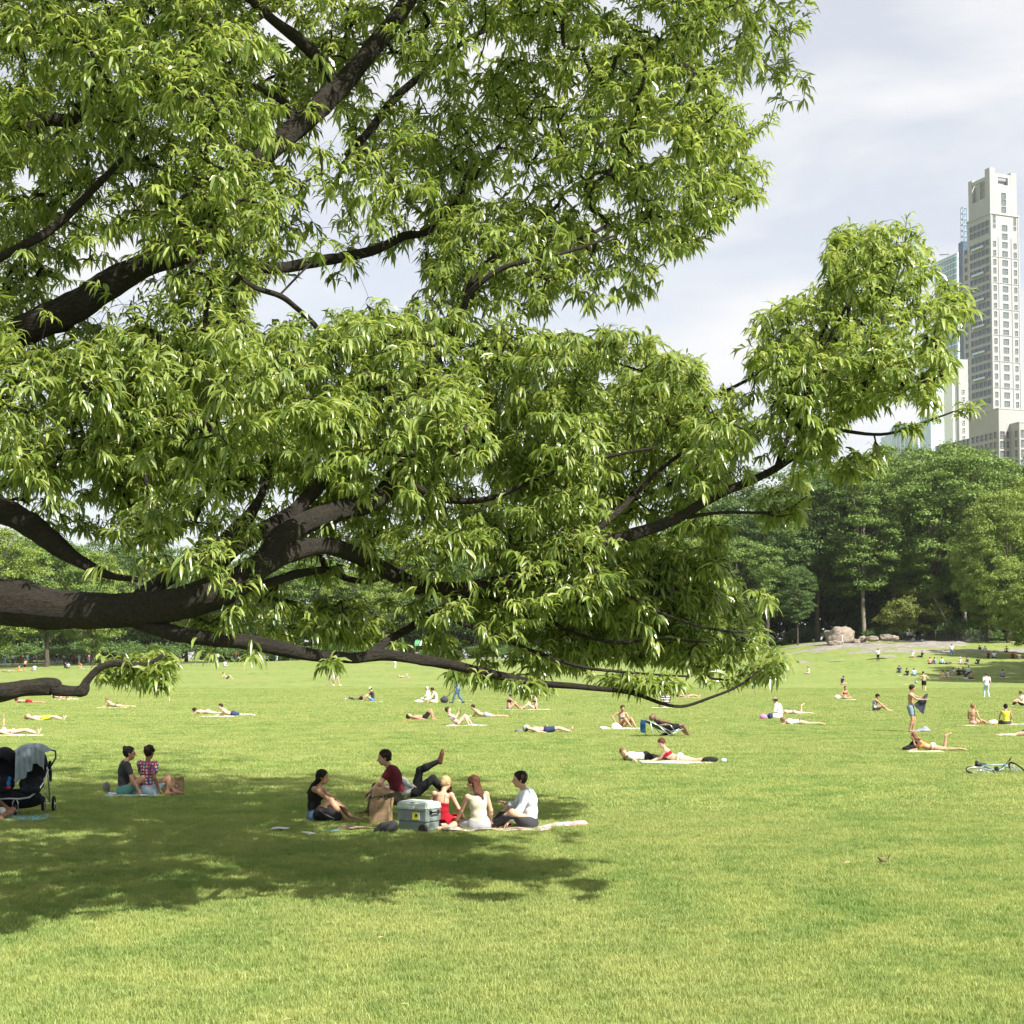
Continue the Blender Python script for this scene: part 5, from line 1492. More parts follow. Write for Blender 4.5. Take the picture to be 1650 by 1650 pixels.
SUPINE = P_(p=(0, 0, .11), u0=(-1, 0, .02), u1=(-1, 0, .03), fw=(0, 0, 1), fw0=(0, 0, 1), look=(.1, .1, 1), hup=(-1, 0, .1), fl=(.83, .13, .06), fr=(.83, -.13, .06), kl=(.4, .1, .5), kr=(.4, -.1, .5), hl=(.0, .34, .05), hr=(.0, -.34, .05), el=(-.2, .6, .05), er=(-.2, -.6, .05), tl=(.35, .25, 1), tr=(.35, -.25, 1))
SUP_K = dict(SUPINE, fl=(.42, .13, .06), fr=(.36, -.13, .06), kl=(.3, .1, 1), kr=(.3, -.1, 1), tl=(1, 0, -.1), tr=(1, 0, -.1))
RECL = P_(p=(0, 0, .12), u0=(-.8, 0, .5), u1=(-.6, 0, .9), fw=(.8, 0, .5), fl=(.55, .12, .06), fr=(.45, -.12, .06), kl=(.3, .1, 1), kr=(.3, -.1, 1), hl=(-.02, .16, .42), hr=(-.45, -.25, .05), el=(-.2, .6, .1), er=(-.5, -.3, .2), tl=(1, 0, -.1), tr=(1, 0, -.1), look=(.8, 0, .2))
STAND = P_(p=(0, 0, .91), u0=(.0, 0, 1), u1=(.03, 0, 1), fl=(.03, .12, .075), fr=(-.03, -.12, .075), kl=(1, .12, .5), kr=(1, -.12, .5), hl=(.10, .30, .82), hr=(.08, -.30, .82), el=(-.5, .5, 1.1), er=(-.5, -.5, 1.1), tl=(1, .15, -.05), tr=(1, -.15, -.05))
WALK = dict(STAND, p=(0, 0, .89), fl=(.30, .09, .09), fr=(-.30, -.09, .13), hl=(-.15, .28, .85), hr=(.25, -.26, .92), tr=(1, 0, -.5), tl=(1, 0, .15))
def mod(base, **k): return dict(base, **k)
# ================================================================== things on the lawn
def at_ground(px, py, dz=0): 
    g_ = ground(px, py); g_.z += dz; return g_
def towel(px, py, w, l, yaw, mat, label, name='towel', cat='towel', crumple=.02, group=None, seed=None):
    g_ = at_ground(px, py, .022); nx_, ny_ = 16, 10
    V, Q = [], []
    sd_ = seed or px * .13
    for side in (0, 1):
        for j in range(ny_ + 1):
            for i in range(nx_ + 1):
                x, y = (i / nx_ - .5) * l, (j / ny_ - .5) * w
                h = abs(noise.noise(Vector((x * 2.2 + sd_, y * 2.2, sd_)))) * crumple * 2.2 + noise.noise(Vector((x * 7 + sd_, y * 7, 0))) * crumple * .5
                ex = noise.noise(Vector((x * 3, y * 3, sd_))) * .03
                V.append((x + ex, y + ex * .7, max(h, -.004) + (0 if side == 0 else -.014)))
    n_ = (nx_ + 1) * (ny_ + 1)
    for j in range(ny_):
        for i in range(nx_):
            a = j * (nx_ + 1) + i; Q.append((a, a + 1, a + nx_ + 2, a + nx_ + 1)); Q.append((n_ + a, n_ + a + nx_ + 1, n_ + a + nx_ + 2, n_ + a + 1))
    rim = [i for i in range(nx_)] + [nx_ + j * (nx_ + 1) for j in range(ny_)] + [ny_ * (nx_ + 1) + nx_ - i for i in range(nx_)] + [(ny_ - j) * (nx_ + 1) for j in range(ny_)]
    for a, b_ in zip(rim, rim[1:] + rim[:1]): Q.append((a, n_ + a, n_ + b_, b_))
    o = mk(name, V, Q, mat, smooth=True); o.location = g_; o.rotation_euler = (0, 0, R(yaw))
    return tag(o, label, cat, group)
def blob(name, px, py, parts, mat, label, cat, yaw=0, vox=.014, kids=(), k=.03, group=None, dz=0):
    """a soft thing (bag, bundle) grown from a few rounded masses"""
    E = empty(name, at_ground(px, py, dz), R(yaw), label, cat, group) if kids else None
    pr = [('b', 'e', np.array(c, float), (np.array([1., 0, 0]), np.array([0, 1., 0]), np.array([0, 0, 1.])), r) for c, r in parts]
    o = skin_mesh('bag_body' if kids else name, pr, vox, mat, E, k=k)
    for v in o.data.vertices:
        d = noise.noise(v.co * 9 + Vector((px, 0, 0))) * .014; v.co += Vector((d, d * .5, d * .6 if v.co.z > .03 else 0))
    if not kids: o.location = at_ground(px, py, dz); o.rotation_euler = (0, 0, R(yaw)); return tag(o, label, cat, group)
    for nm, pts, r, m_ in kids:
        q = MB(); q.tube([Vector(p) for p in pts], r, 6); q.build(nm, m_, E, smooth=True)
    return E
m_black = cloth('black_bag', (.018, .018, .02)); m_cream = cloth('cream', COLS['cream'])
W_ = cloth('towel_white', (.74, .74, .73)); m_kraft = plain('kraft_paper', (.30, .21, .13), .9, .18, 5, .5, 9)
# patterned cloths
def pattern(name, cols, scale, kind='check'):
    m, t, b = new_mat(name); tc_ = nd(t, 'ShaderNodeTexCoord')
    if kind == 'check':
        v = nd(t, 'ShaderNodeTexVoronoi', Scale=scale); v.distance = 'CHEBYCHEV'; v.inputs['Randomness'].default_value = 0.25
        ck = nd(t, 'ShaderNodeTexChecker', Scale=scale * 1.0)
        ck.inputs['Color1'].default_value = (*cols[0], 1); ck.inputs['Color2'].default_value = (*cols[1], 1)
        t.links.new(tc_.outputs['Object'], ck.inputs['Vector']); t.links.new(tc_.outputs['Object'], v.inputs['Vector'])
        mr = nd(t, 'ShaderNodeMapRange'); mr.inputs['From Min'].default_value = .22; mr.inputs['From Max'].default_value = .3
        t.links.new(v.outputs['Distance'], mr.inputs['Value'])
        c = mixcol(t, mr.outputs[0], cols[2], ck.outputs['Color'])
    elif kind == 'stripe':
        wv = nd(t, 'ShaderNodeTexWave', Scale=scale); wv.bands_direction = 'Z'
        t.links.new(tc_.outputs['Object'], wv.inputs['Vector'])
        mr = nd(t, 'ShaderNodeMapRange'); mr.inputs['From Min'].default_value = .45; mr.inputs['From Max'].default_value = .55
        t.links.new(wv.outputs['Fac'], mr.inputs['Value']); c = mixcol(t, mr.outputs[0], cols[0], cols[1])
    else:
        f_ = noise_fac(t, scale, 3, .47, .53, tc_.outputs['Object']); c = mixcol(t, f_, cols[0], cols[1])
    t.links.new(c, b.inputs['Base Color']); b.inputs['Roughness'].default_value = .9
    return m
pt_shirt = pattern('patterned_shirt', [(.42, .04, .07), (.07, .08, .20), (.70, .70, .74)], 17)
pt_stripe = pattern('black_white_stripe', [(.02, .02, .02), (.7, .7, .7)], 2.2, 'stripe')
pt_throw = pattern('flowered_throw', [(.50, .48, .45), (.36, .22, .20)], 9, 'spots')
pt_blue = pattern('blue_mat', [(.05, .25, .48), (.28, .52, .66)], 12, 'spots')
pt_grey = pattern('grey_print', [(.55, .55, .58), (.10, .11, .16)], 14, 'spots')
pt_twb = pattern('blue_white_blanket', [(.62, .70, .78), (.25, .38, .60)], 7, 'spots')

# ---- the nearest group in the shade
person(508, 1323, -8, mod(SIT_K, fl=(.62, .12, .06), fr=(.56, -.10, .06), hl=(.46, .05, .28), hr=(.50, -.02, .26), look=(1, .12, -.08)), 'woman with long dark hair in a black tank top, knees up, beside the backpack', 1.68, True, 'tan', ('black', 'long'), ('tank', 'black'), ('shorts', 'jeans'), build=1.06)
person(642, 1316, 184, mod(STAND, p=(0, 0, .34), u0=(.18, 0, 1), u1=(.42, -.05, 1), fl=(.42, .20, .07), fr=(.50, -.22, .07), kl=(.6, .3, 1), kr=(.6, -.34, 1), hl=(.46, .10, .44), hr=(.56, -.16, .24), el=(.2, .5, .6), er=(.2, -.5, .5), look=(1, .15, -.12)), 'dark haired man in a maroon T-shirt sitting forward on a low stool', 1.82, False, 'light', ('dark', 'curly'), ('tee', 'maroon'), ('trousers', 'olive'), 'brown', 1.12)
st = empty('camp_stool', at_ground(642, 1316), .1, 'low dark camp stool under the man in the maroon T-shirt', 'stool')
MB().box((0, 0, .23), (.34, .32, .03)).build('seat', cloth('stool_green', (.05, .07, .05)), st)
for sx in (-1, 1):
    for sg in (-1, 1): mb = MB(); mb.tube([(sx * .15, -.15 * sg, 0), (sx * .15, .15 * sg, .225)], .011, 6); mb.build('leg', m_steel, st)
person(668, 1286, 4, mod(SUPINE, p=(0, 0, .12), u0=(-1, 0, .15), fl=(.46, .02, .70), kl=(.0, .02, 2), fr=(.60, -.06, .06), kr=(.3, 0, 2), tl=(.15, 0, 1), hl=(-.08, .10, .25), hr=(-.05, -.12, .25), el=(-.25, .5, .6), er=(-.3, -.5, .7)), 'person lying behind the cooler in dark trousers, one brown shoe crossed high', 1.80, False, 'light', ('dark', 'short'), ('shirt', 'palegrey'), ('trousers', 'black'), 'shoebrown')
person(712, 1330, 74, mod(SIT_X, hr=(.25, -.32, .16), u1=(.25, -.05, 1), look=(.8, -.35, -.35)), 'blonde woman in a red strappy dress, back turned, half behind the cooler', 1.54, True, 'light', ('blond', 'updo'), ('dress', 'red'), None)
person(772, 1338, 112, mod(SIT_SIDE, u1=(.1, .10, 1), hl=(.32, .30, .12), hr=(.15, -.26, .12), look=(.7, .6, -.1)), 'woman with long reddish brown hair in a cream top, seen from behind', 1.66, True, 'light', ('red', 'long'), ('tank', 'cream'), ('shorts', 'grey'), build=1.08)
person(852, 1335, 186, mod(SIT_X, u0=(-.1, 0, 1), u1=(.34, 0, 1), fl=(.52, .06, .06), fr=(.56, -.14, .06), kl=(.4, .55, .5), kr=(.4, -.5, .4), hl=(.34, .26, .14), hr=(.38, -.10, .40), look=(1, .05, -.05)), 'smiling man in a white shirt and dark trousers at the right of the picnic', 1.80, False, 'light', ('dark', 'short'), ('shirt', 'shirtblue'), ('trousers', 'charcoal'), 'brown', 1.14)
blob('backpack', 528, 1325, [((0, 0, .12), (.22, .14, .12)), ((.12, -.03, .10), (.14, .12, .10)), ((-.12, 0, .14), (.13, .12, .13))], m_black, 'slumped black backpack lying at the feet of the woman in black', 'backpack', -5,
     kids=[('strap', [(-.12, -.12, .22), (-.02, -.17, .16), (.1, -.16, .1), (.2, -.1, .05)], .012, cloth('strap_grey', (.10, .10, .11))), ('handle', [(-.05, 0, .25), (0, 0, .29), (.05, 0, .25)], .009, m_black)])
blob('dark_bag', 622, 1343, [((0, 0, .09), (.15, .10, .09)), ((.10, .02, .10), (.09, .08, .11)), ((-.1, -.02, .05), (.1, .07, .05))], cloth('dark_bag_cloth', (.028, .03, .032)), 'crumpled dark grey bag in front of the paper bag', 'bag')
blob('shoe_pair', 806, 1332, [((0, 0, .05), (.15, .05, .05)), ((.04, .0, .09), (.06, .045, .05)), ((-.02, .12, .05), (.15, .05, .05))], cloth('shoe_black', (.03, .028, .027)), 'dark shoes on the throw in front of the man in white', 'shoes', 190)
towel(800, 1337, .75, 1.75, 3, pt_throw, 'rumpled flowered throw under the picnic group, its edge spread to the right', 'picnic_throw', 'blanket', .05)
towel(580, 1337, .42, .75, 8, plain('brown_paper', (.26, .19, .13), .9, .2, 4, .4, 10), 'flattened brown paper bag on the grass left of the dark bag', 'paper_bag_flat', 'paper bag', .03)
towel(535, 1340, .12, .22, 0, cloth('blue_wrap', (.18, .42, .62)), 'small blue wrapper in the grass below the backpack', 'wrapper', 'wrapper', .02)
towel(450, 1340, .16, .26, -30, cloth('paper_white', (.7, .7, .7)), 'white paper lying in the grass, leftmost of the two scraps', 'paper_scrap', 'paper', .04)
towel(498, 1346, .14, .30, -15, cloth('paper_white', (.7, .7, .7)), 'white paper scrap in the grass just below the woman in black', 'paper_scrap', 'paper', .03)
blob('cloth_heap', 915, 1333, [((0, 0, .04), (.26, .12, .05)), ((.2, .03, .05), (.14, .08, .06)), ((-.22, 0, .03), (.18, .1, .04))], pt_throw, 'crumpled flowered cloth trailing off to the right of the man in white', 'cloth', 4, .014)
# red cup and food on the throw
def cup(px, py, dz, label, mat):
    m_ = MB(); pr_ = [(0, .032), (.005, .034), (.06, .040), (.115, .046), (.118, .049), (.122, .046), (.114, .043), (.01, .03)]
    vs_, fs_ = [], []; n_ = 16
    for z_, r_ in pr_:
        for k_ in range(n_): vs_.append((r_ * math.cos(k_ * 6.2832 / n_), r_ * math.sin(k_ * 6.2832 / n_), z_))
    for i_ in range(len(pr_) - 1):
        for k_ in range(n_): fs_.append((i_ * n_ + k_, i_ * n_ + (k_ + 1) % n_, (i_ + 1) * n_ + (k_ + 1) % n_, (i_ + 1) * n_ + k_))
    fs_.append(tuple(range(n_ - 1, -1, -1))); fs_.append(tuple(range(7 * n_, 8 * n_)))
    o = mk('cup', vs_, fs_, mat, smooth=True); o.location = at_ground(px, py, dz); return tag(o, label, 'cup')
m_red = plain('red_plastic', (.60, .02, .03), .4, .05)
cup(743, 1326, .03, 'red plastic cup standing between the two women', m_red)
cup(735, 1331, .03, 'red plastic cup with white rim nearest the blonde woman', plain('red_plastic_2', (.66, .08, .07), .4, .3, 20))
# ---- tall brown paper bags
def paper_bag(px, py, yaw, w, d, h, label, lean=0.0, printed=False):
    E = empty('paper_bag', at_ground(px, py), R(yaw), label, 'paper bag'); E.rotation_euler = (lean, 0, R(yaw))
    V, Q = [], []; n_ = 9; per = []
    for k in range(n_): per.append((-w / 2 + w * k / (n_ - 1), -d / 2))
    for k in range(1, 5): per.append((w / 2 - (.03 if k in (2, 3) else 0), -d / 2 + d * k / 4))
    for k in range(1, n_): per.append((w / 2 - w * k / (n_ - 1), d / 2))
    for k in range(1, 4): per.append((-w / 2 + (.03 if k == 2 else 0), d / 2 - d * k / 4))
    L = len(per); rows = 9
    for lay in (0, 1):
        for r_ in range(rows):
            z_ = h * r_ / (rows - 1)
            for k, (x, y) in enumerate(per):
                cr = .016 * noise.noise(Vector((x * 9 + px, y * 9, z_ * 7))) * (.3 + r_ / rows)
                top = (.018 * math.sin(k * 1.9 + px)) if r_ == rows - 1 else 0
                s_ = 1 - .012 * lay
                V.append((x * s_ + cr, y * s_ + cr, z_ + top + .003))
    for lay in (0, 1):
        o_ = lay * L * rows
        for r_ in range(rows - 1):
            for k in range(L):
                q = (o_ + r_ * L + k, o_ + r_ * L + (k + 1) % L, o_ + (r_ + 1) * L + (k + 1) % L, o_ + (r_ + 1) * L + k)
                Q.append(q if lay == 0 else q[::-1])
    for k in range(L): a = (rows - 1) * L + k; b_ = (rows - 1) * L + (k + 1) % L; Q.append((a, b_, L * rows + b_, L * rows + a))
    Q.append(tuple(range(L - 1, -1, -1)))
    mk('bag_wall', V, Q, m_kraft, E)
    for sy in (-1, 1):
        m_ = MB(); m_.tube([(-.07, sy * d * .45, h - .02), (-.06, sy * d * .4, h + .06), (.06, sy * d * .4, h + .06), (.07, sy * d * .45, h - .02)], .006, 5); m_.build('handle', m_kraft, E)
    if printed:
        m_ = MB()
        ink = plain('bag_ink', (.13, .10, .07), .9, .3, 40)
        for k, rr in enumerate((.06, .042)):
            ring = [(rr * math.cos(a), -d / 2 - .012, h * .5 + rr * math.sin(a)) for a in [i * math.pi / 10 for i in range(20)]]
            ring2 = [((rr - .010) * math.cos(a), -d / 2 - .012, h * .5 + (rr - .010) * math.sin(a)) for a in [i * math.pi / 10 for i in range(20)]]
            m_.add(ring + ring2, [(i, (i + 1) % 20, 20 + (i + 1) % 20, 20 + i) for i in range(20)])
        m_.build('round_print', ink, E)
    return E
paper_bag(614, 1329, -14, .34, .20, .44, 'tall open brown paper grocery bag in front of the man in maroon')
b_ = paper_bag(285, 1279, 12, .29, .17, .33, 'brown paper shopping bag with a round print, tilted on the grass', lean=-.2, printed=True)
MB().box((0, 0, .30), (.2, .12, .22)).build('bag_filling', cloth('grocery_paper', (.36, .30, .2)), bpy.data.objects['paper_bag'])
# ---- cooler
def cooler(px, py, yaw):
    E = empty('cooler', at_ground(px, py), R(yaw), 'grey green wheeled cooler with a pale lid and a yellow sticker', 'cooler')
    m_b = plain('cooler_green_grey', (.19, .235, .23), .45, .08, 3, spec=.4); m_l = plain('cooler_lid', (.46, .53, .50), .4, .06, 3, spec=.4)
    m_k = plain('black_plastic', (.02, .02, .02), .5, .1)
    L, D, H = .62, .40, .46
    def rbox(name, cx, cy, z0, z1, l, d, mat, tp=1.0, bev=.03):
        bm = bmesh.new(); bmesh.ops.create_cube(bm, size=1)
        for v in bm.verts: k_ = tp if v.co.z > 0 else 1; v.co = Vector((v.co.x * l * k_ + cx, v.co.y * d * k_ + cy, z0 if v.co.z < 0 else z1))
        bmesh.ops.bevel(bm, geom=list(bm.edges), offset=bev, segments=3, affect='EDGES')
        me = bpy.data.meshes.new(name); bm.to_mesh(me); bm.free()
        return link(name, me, mat, E)
    rbox('body', 0, 0, .03, .20, L - .05, D - .05, m_b, 1.0, .015); rbox('body_upper', 0, 0, .175, .375, L - .01, D - .01, m_b, 1.0, .02)
    rbox('lid', 0, 0, .37, H + .03, L + .02, D + .02, m_l, .93, .025)
    rbox('lid_panel', 0, 0, H + .02, H + .045, L * .7, D * .6, m_l, .96, .01)
    for sx in (-1, 1):
        m_ = MB(); x = sx * (L / 2 + .012)
        m_.tube([(x - sx * .01, -.10, .335), (x + sx * .035, -.10, .335), (x + sx * .035, .10, .335), (x - sx * .01, .10, .335)], .013, 8); m_.build('handle', m_k, E, smooth=True)
        m_ = MB(); m_.box((x - sx * .004, -.10, .335), (.012, .045, .06)); m_.box((x - sx * .004, .10, .335), (.012, .045, .06)); m_.build('handle_mount', m_k, E)
    for sy in (-1, 1):
        c = Vector((L / 2 - .08, sy * (D / 2 - .01), .075)); m_ = MB(); n_ = 20
        V = [c + Vector((math.cos(a) * r_, sy * o_, math.sin(a) * r_)) for r_, o_ in ((.0, .028), (.03, .03), (.055, .022), (.072, .03), (.075, .0), (.072, -.03)) for a in [i * 2 * math.pi / n_ for i in range(n_)]]
        m_.add(V, [(r_ * n_ + i, r_ * n_ + (i + 1) % n_, (r_ + 1) * n_ + (i + 1) % n_, (r_ + 1) * n_ + i) for r_ in range(5) for i in range(n_)]); m_.build('wheel', m_k, E, smooth=True)
    y = -(D / 2 - .002)
    m_ = MB(); m_.box((.08, y - .002, .27), (.12, .006, .11)); m_.build('sticker', plain('sticker_yellow', (.70, .68, .04), .5, .05), E)
    m_ = MB(); m_.box((.105, y - .0065, .285), (.05, .003, .05)); m_.build('sticker_print', plain('sticker_dark', (.05, .08, .03), .5, .1), E)
    m_ = MB(); m_.box((.155, y - .002, .27), (.03, .005, .11)); m_.build('sticker_edge', plain('sticker_pale', (.55, .62, .5), .5, .05), E)
    m_ = MB(); m_.box((0, -(D / 2 + .012), .40), (.10, .02, .035)); m_.build('latch', m_l, E)
    return E
cooler(675, 1340, -34)
# ---- the pair with the paper bag
person(200, 1281, 24, mod(SIT_SIDE, p=(0, 0, .11), u0=(-.05, 0, 1), u1=(.16, 0, 1), fl=(.46, .30, .06), fr=(.55, -.05, .06), kl=(.5, .5, .3), kr=(.6, -.2, .3), hl=(.2, .28, .12), hr=(.24, -.34, .06), look=(1, -.25, -.02), shades=True), 'woman with her hair in a bun, sunglasses and a charcoal T-shirt', 1.84, True, 'tan', ('black', 'bun'), ('tee', 'charcoal'), ('shorts', 'teal'))
person(238, 1281, 66, mod(SIT_SIDE, u1=(.04, 0, 1), fl=(.16, -.50, .06), fr=(.06, -.40, .06), kl=(.50, -.3, .4), kr=(.35, -.40, .3), hl=(.34, .20, .22), hr=(.02, -.26, .10), look=(1, .1, -.2), tl=(0, -1, 0), tr=(0, -1, 0)), 'woman with short curly hair in a red and navy patterned top, back turned', 1.86, True, 'brown', ('dark', 'curly'), ('tee', pt_shirt), ('shorts', 'palejeans'))
towel(214, 1282, .7, 1.05, 2, pt_twb, 'pale blue blanket under the two women in the shade', 'blanket', 'blanket', .02)
blob('tote_bag', 171, 1277, [((0, 0, .10), (.08, .07, .11)), ((.02, 0, .17), (.05, .05, .06))], cloth('tote_grey', (.22, .22, .21)), 'pale tote bag behind the woman with the bun', 'bag')
# ---- mother's group at the left edge
person(-22, 1321, 4, mod(SIT_X, kr=(.45, -.8, .1), fr=(.28, -.10, .06), hr=(.33, -.30, .10), hl=(.30, .2, .2)), 'person in a pale grey T-shirt, mostly cut off by the left edge, beside the stroller', 1.7, True, 'brown', ('black', 'short'), ('tee', 'palegrey'), ('shorts', 'white'))
towel(20, 1320, .8, 1.3, 0, pt_blue, 'blue patterned mat under the stroller wheel at the left edge', 'mat', 'mat', .02)
def wheel(E, c, rad, wid, axis, m_t, m_r, spokes=8, name='wheel', tr=None):
    """tyre ring, rim ring and spokes about an axis"""
    axis = Vector(axis).normalized(); a = axis.cross(Vector((.3, .2, 1))).normalized(); b_ = axis.cross(a); c = Vector(c)
    tr = tr or wid / 2
    m_ = MB(); m_.tube([c + (a * math.cos(q) + b_ * math.sin(q)) * (rad - tr) for q in [i * math.pi / 14 for i in range(28)]], tr, 8, closed=True); w_ = m_.build(name, m_t, E, smooth=True)
    m_ = MB(); m_.tube([c + (a * math.cos(q) + b_ * math.sin(q)) * (rad - 2.2 * tr) for q in [i * math.pi / 14 for i in range(28)]], tr * .5, 6, closed=True)
    for k in range(spokes):
        q = k * 2 * math.pi / spokes; m_.tube([c + axis * (tr * .6 * (-1) ** k), c + (a * math.cos(q) + b_ * math.sin(q)) * (rad - 2.2 * tr)], max(.0022, tr * .12) if spokes > 10 else tr * .3, 4)
    m_.tube([c - axis * tr * 1.4, c + axis * tr * 1.4], tr * .9, 8); m_.build('rim', m_r, w_, smooth=True)
    return w_
def stroller(px, py, yaw):
    E = empty('stroller', at_ground(px, py), R(yaw), 'black double stroller with silver frame at the left edge, a cloth over its hood', 'stroller')
    m_k = cloth('stroller_black', (.014, .016, .022)); m_s = plain('silver_tube', (.55, .56, .56), .3, .05, metal=.8); m_t = plain('tyre', (.015, .015, .015), .8, .1)
    m_n = plain('black_frame', (.02, .02, .022), .45, .1)
    X0, X1 = -.55, .45
    m_ = MB(); m_.tube([(X0, .05, .45), (-.45, -.24, .34), (-.3, -.32, .32), (-.12, -.30, .33), (.04, -.30, .32), (.20, -.25, .34), (.34, -.15, .45), (.42, 0, .62), (X1, .12, .80)], .017, 8); m_.build('front_bar', m_s, E, smooth=True)
    m_ = MB()
    for x in (X0 + .02, X1 - .02): m_.tube([(x, .12, .85), (x, .35, .5), (x, .46, .18)], .014, 7); m_.tube([(x, -.05, .42), (x, .46, .20)], .012, 6)
    m_.tube([(X0, .46, .2), (X1, .46, .2)], .013, 6); m_.build('side_frame', m_s, E, smooth=True)
    m_ = MB(); m_.tube([(X0, .18, .80), (X0, .45, 1.02), (X0 + .06, .56, 1.10), (X1 - .02, .56, 1.12), (X1 + .06, .52, 1.10), (X1 + .08, .42, .98), (X1, .2, .80)], .017, 8); m_.build('handle_bar', m_n, E, smooth=True)
    for x in (-.42, -.02):
        m_ = MB()
        for s_ in (-1, 1): m_.tube([(x + .045 * s_, -.30, .12), (x + .045 * s_, -.31, .26), (x + .02 * s_, -.30, .31), (x, -.3, .33)], .011, 6)
        m_.build('fork', m_s, E, smooth=True)
        wheel(E, (x, -.30, .115), .115, .045, (1, .1, 0), m_t, m_s, 6)
    for x in (X0 + .03, X1 - .13, X1 + .05): wheel(E, (x, .46, .15), .15, .05, (1, .05, 0), m_t, m_s, 6)
    ax = (np.array([1., 0, 0]), np.array([0, 1., 0]), np.array([0, 0, 1.]))
    for x in (-.31, .19):
        pr = [('b', 'e', np.array([x, .02, .56]), ax, (.22, .17, .15)), ('b', 'e', np.array([x, .18, .78]), ax, (.22, .10, .26)), ('b', 'e', np.array([x, -.15, .46]), ax, (.20, .12, .08))]
        skin_mesh('seat', pr, .018, m_k, E, k=.05)
        # hood: a hollow half dome, open towards us and below
        c_ = np.array([x, .16, .84])
        def hollow(X, Y, Z, c=c_): return (1 - np.sqrt(((X - c[0]) / .225) ** 2 + ((Y - c[1] + .10) / .36) ** 2 + ((Z - c[2] + .06) / .33) ** 2)) * .25
        skin_mesh('hood', [('b', 'e', c_, ax, (.25, .36, .37)), ('b', 'e', c_ + np.array([0, -.12, .10]), ax, (.24, .24, .24))], .016, m_k, E, k=.05, cuts=(hollow, plane_cut(c_ + np.array([0, 0, -.02]), (0, -.35, -1))))
    skin_mesh('basket', [('b', 'e', np.array([-.05, .12, .26]), ax, (.46, .30, .15)), ('b', 'e', np.array([-.05, -.06, .34]), ax, (.44, .20, .14))], .02, m_k, E, k=.05)
    m_ = MB(); m_.box((.43, .42, .80), (.03, .16, .26)); m_.box((.44, .44, .66), (.035, .12, .2)); m_.build('side_bag', m_k, E)
    return E
S_ = stroller(32, 1314, 8)
def drape(E0):
    g_ = Vector(S_.location); V, Q = [], []; nu, nv = 26, 20
    for lay in (0, 1):
        for i in range(nu + 1):
            for j in range(nv + 1):
                u, v = i / nu - .5, j / nv
                x = .20 + u * .50
                fold = math.sin(u * 34 + math.sin(v * 4)) * .018 * min(1, v * 2.2) - .05
                if v < .35: a = v / .35; y = .34 - a * .50; z = 1.19 + .03 * math.sin(a * 3.14) - .22 * (abs(u) * 2) ** 3 * .6
                else: a = (v - .35) / .65; y = -.17 - .035 * a; z = 1.165 - .42 * a * (1 - .35 * (u > .1) * 1.0 + .28 * (u < -.1)) - .22 * (abs(u) * 2) ** 3 * .6
                V.append((x + (u * .10 if v < .3 else 0), y + fold - lay * -.006, z + fold * .4 + .075))
    n_ = (nu + 1) * (nv + 1)
    for lay in (0, 1):
        for i in range(nu):
            for j in range(nv):
                a = lay * n_ + i * (nv + 1) + j; q = (a, a + nv + 1, a + nv + 2, a + 1); Q.append(q if not lay else q[::-1])
    o = mk('cloth_over_hood', V, Q, cloth('blue_grey_cloth', (.26, .31, .37)), smooth=True); o.location = g_; o.rotation_euler = S_.rotation_euler
    tag(o, 'grey blue cloth draped in folds over the stroller hood', 'cloth')
drape(S_)
ty = empty('hanging_toy', Vector(S_.location) + Vector((-.09, -.34, .60)), 0, 'small blue and red toy hanging on the stroller front', 'toy')
ax_ = (np.array([1., 0, 0]), np.array([0, 1., 0]), np.array([0, 0, 1.]))
skin_mesh('toy_body', [('b', 'e', np.array([0, 0, 0.]), ax_, (.035, .03, .06)), ('b', 'e', np.array([.015, 0, .08]), ax_, (.03, .025, .04))], .008, cloth('toy_blue', (.03, .16, .50)), ty)
skin_mesh('toy_foot', [('b', 'e', np.array([.005, -.01, -.075]), ax_, (.045, .03, .025))], .008, cloth('toy_red', (.55, .05, .04)), ty)
V, Q = [], []; rl = np.random.default_rng(21)
for k in range(70):
    y = rl.uniform(10, 34); x = rl.uniform(-.38, .38) * y; an = rl.uniform(0, 6.28); s_ = rl.uniform(.03, .06)
    c_, d_ = math.cos(an) * s_, math.sin(an) * s_; z_ = rl.uniform(.035, .055); n0 = len(V)
    V += [(x - c_, y - d_, z_), (x - d_ * .35, y + c_ * .35, z_ + .012), (x + c_, y + d_, z_ + .008), (x + d_ * .35, y - c_ * .35, z_ + .014)]; Q.append((n0, n0 + 1, n0 + 2, n0 + 3))
tag(mk('fallen_leaves', V, Q, plain('dry_leaf_litter', (.34, .25, .14), .8, .4, 3)), kind='stuff')
# birds in front right
def bird(px, py, yaw, label):
    E = empty('sparrow', at_ground(px, py), R(yaw), label, 'bird')
    mm = plain('sparrow_brown', (.13, .09, .05), .8, .4, 60)
    pr = [('b', 'c', np.array([-.03, 0, .05]), np.array([.035, 0, .062]), .022, .026), ('b', 'e', np.array([.06, 0, .088]), ax_, (.020, .017, .018)), ('b', 'c', np.array([.075, 0, .087]), np.array([.092, 0, .084]), .006, .002)]
    skin_mesh('body', pr, .004, mm, E, k=.015); skin_mesh('tail', [('b', 'c', np.array([-.05, 0, .06]), np.array([-.085, 0, .13]), .010, .012)], .004, mm, E)
    for s_ in (-1, 1): m_ = MB(); m_.tube([(.005, .012 * s_, .035), (.008, .014 * s_, .0), (.022, .016 * s_, .0)], .0022, 5); m_.build('leg', mm, E)
bird(1424, 1393, 180, 'small brown bird with its tail cocked, on the open grass at the right')
towel(1362, 1393, .05, .12, 35, plain('dry_leaf', (.45, .33, .24), .8, .2, 30), 'curled dry leaf in the grass left of the small bird', 'dry_leaf', 'leaf', .03)

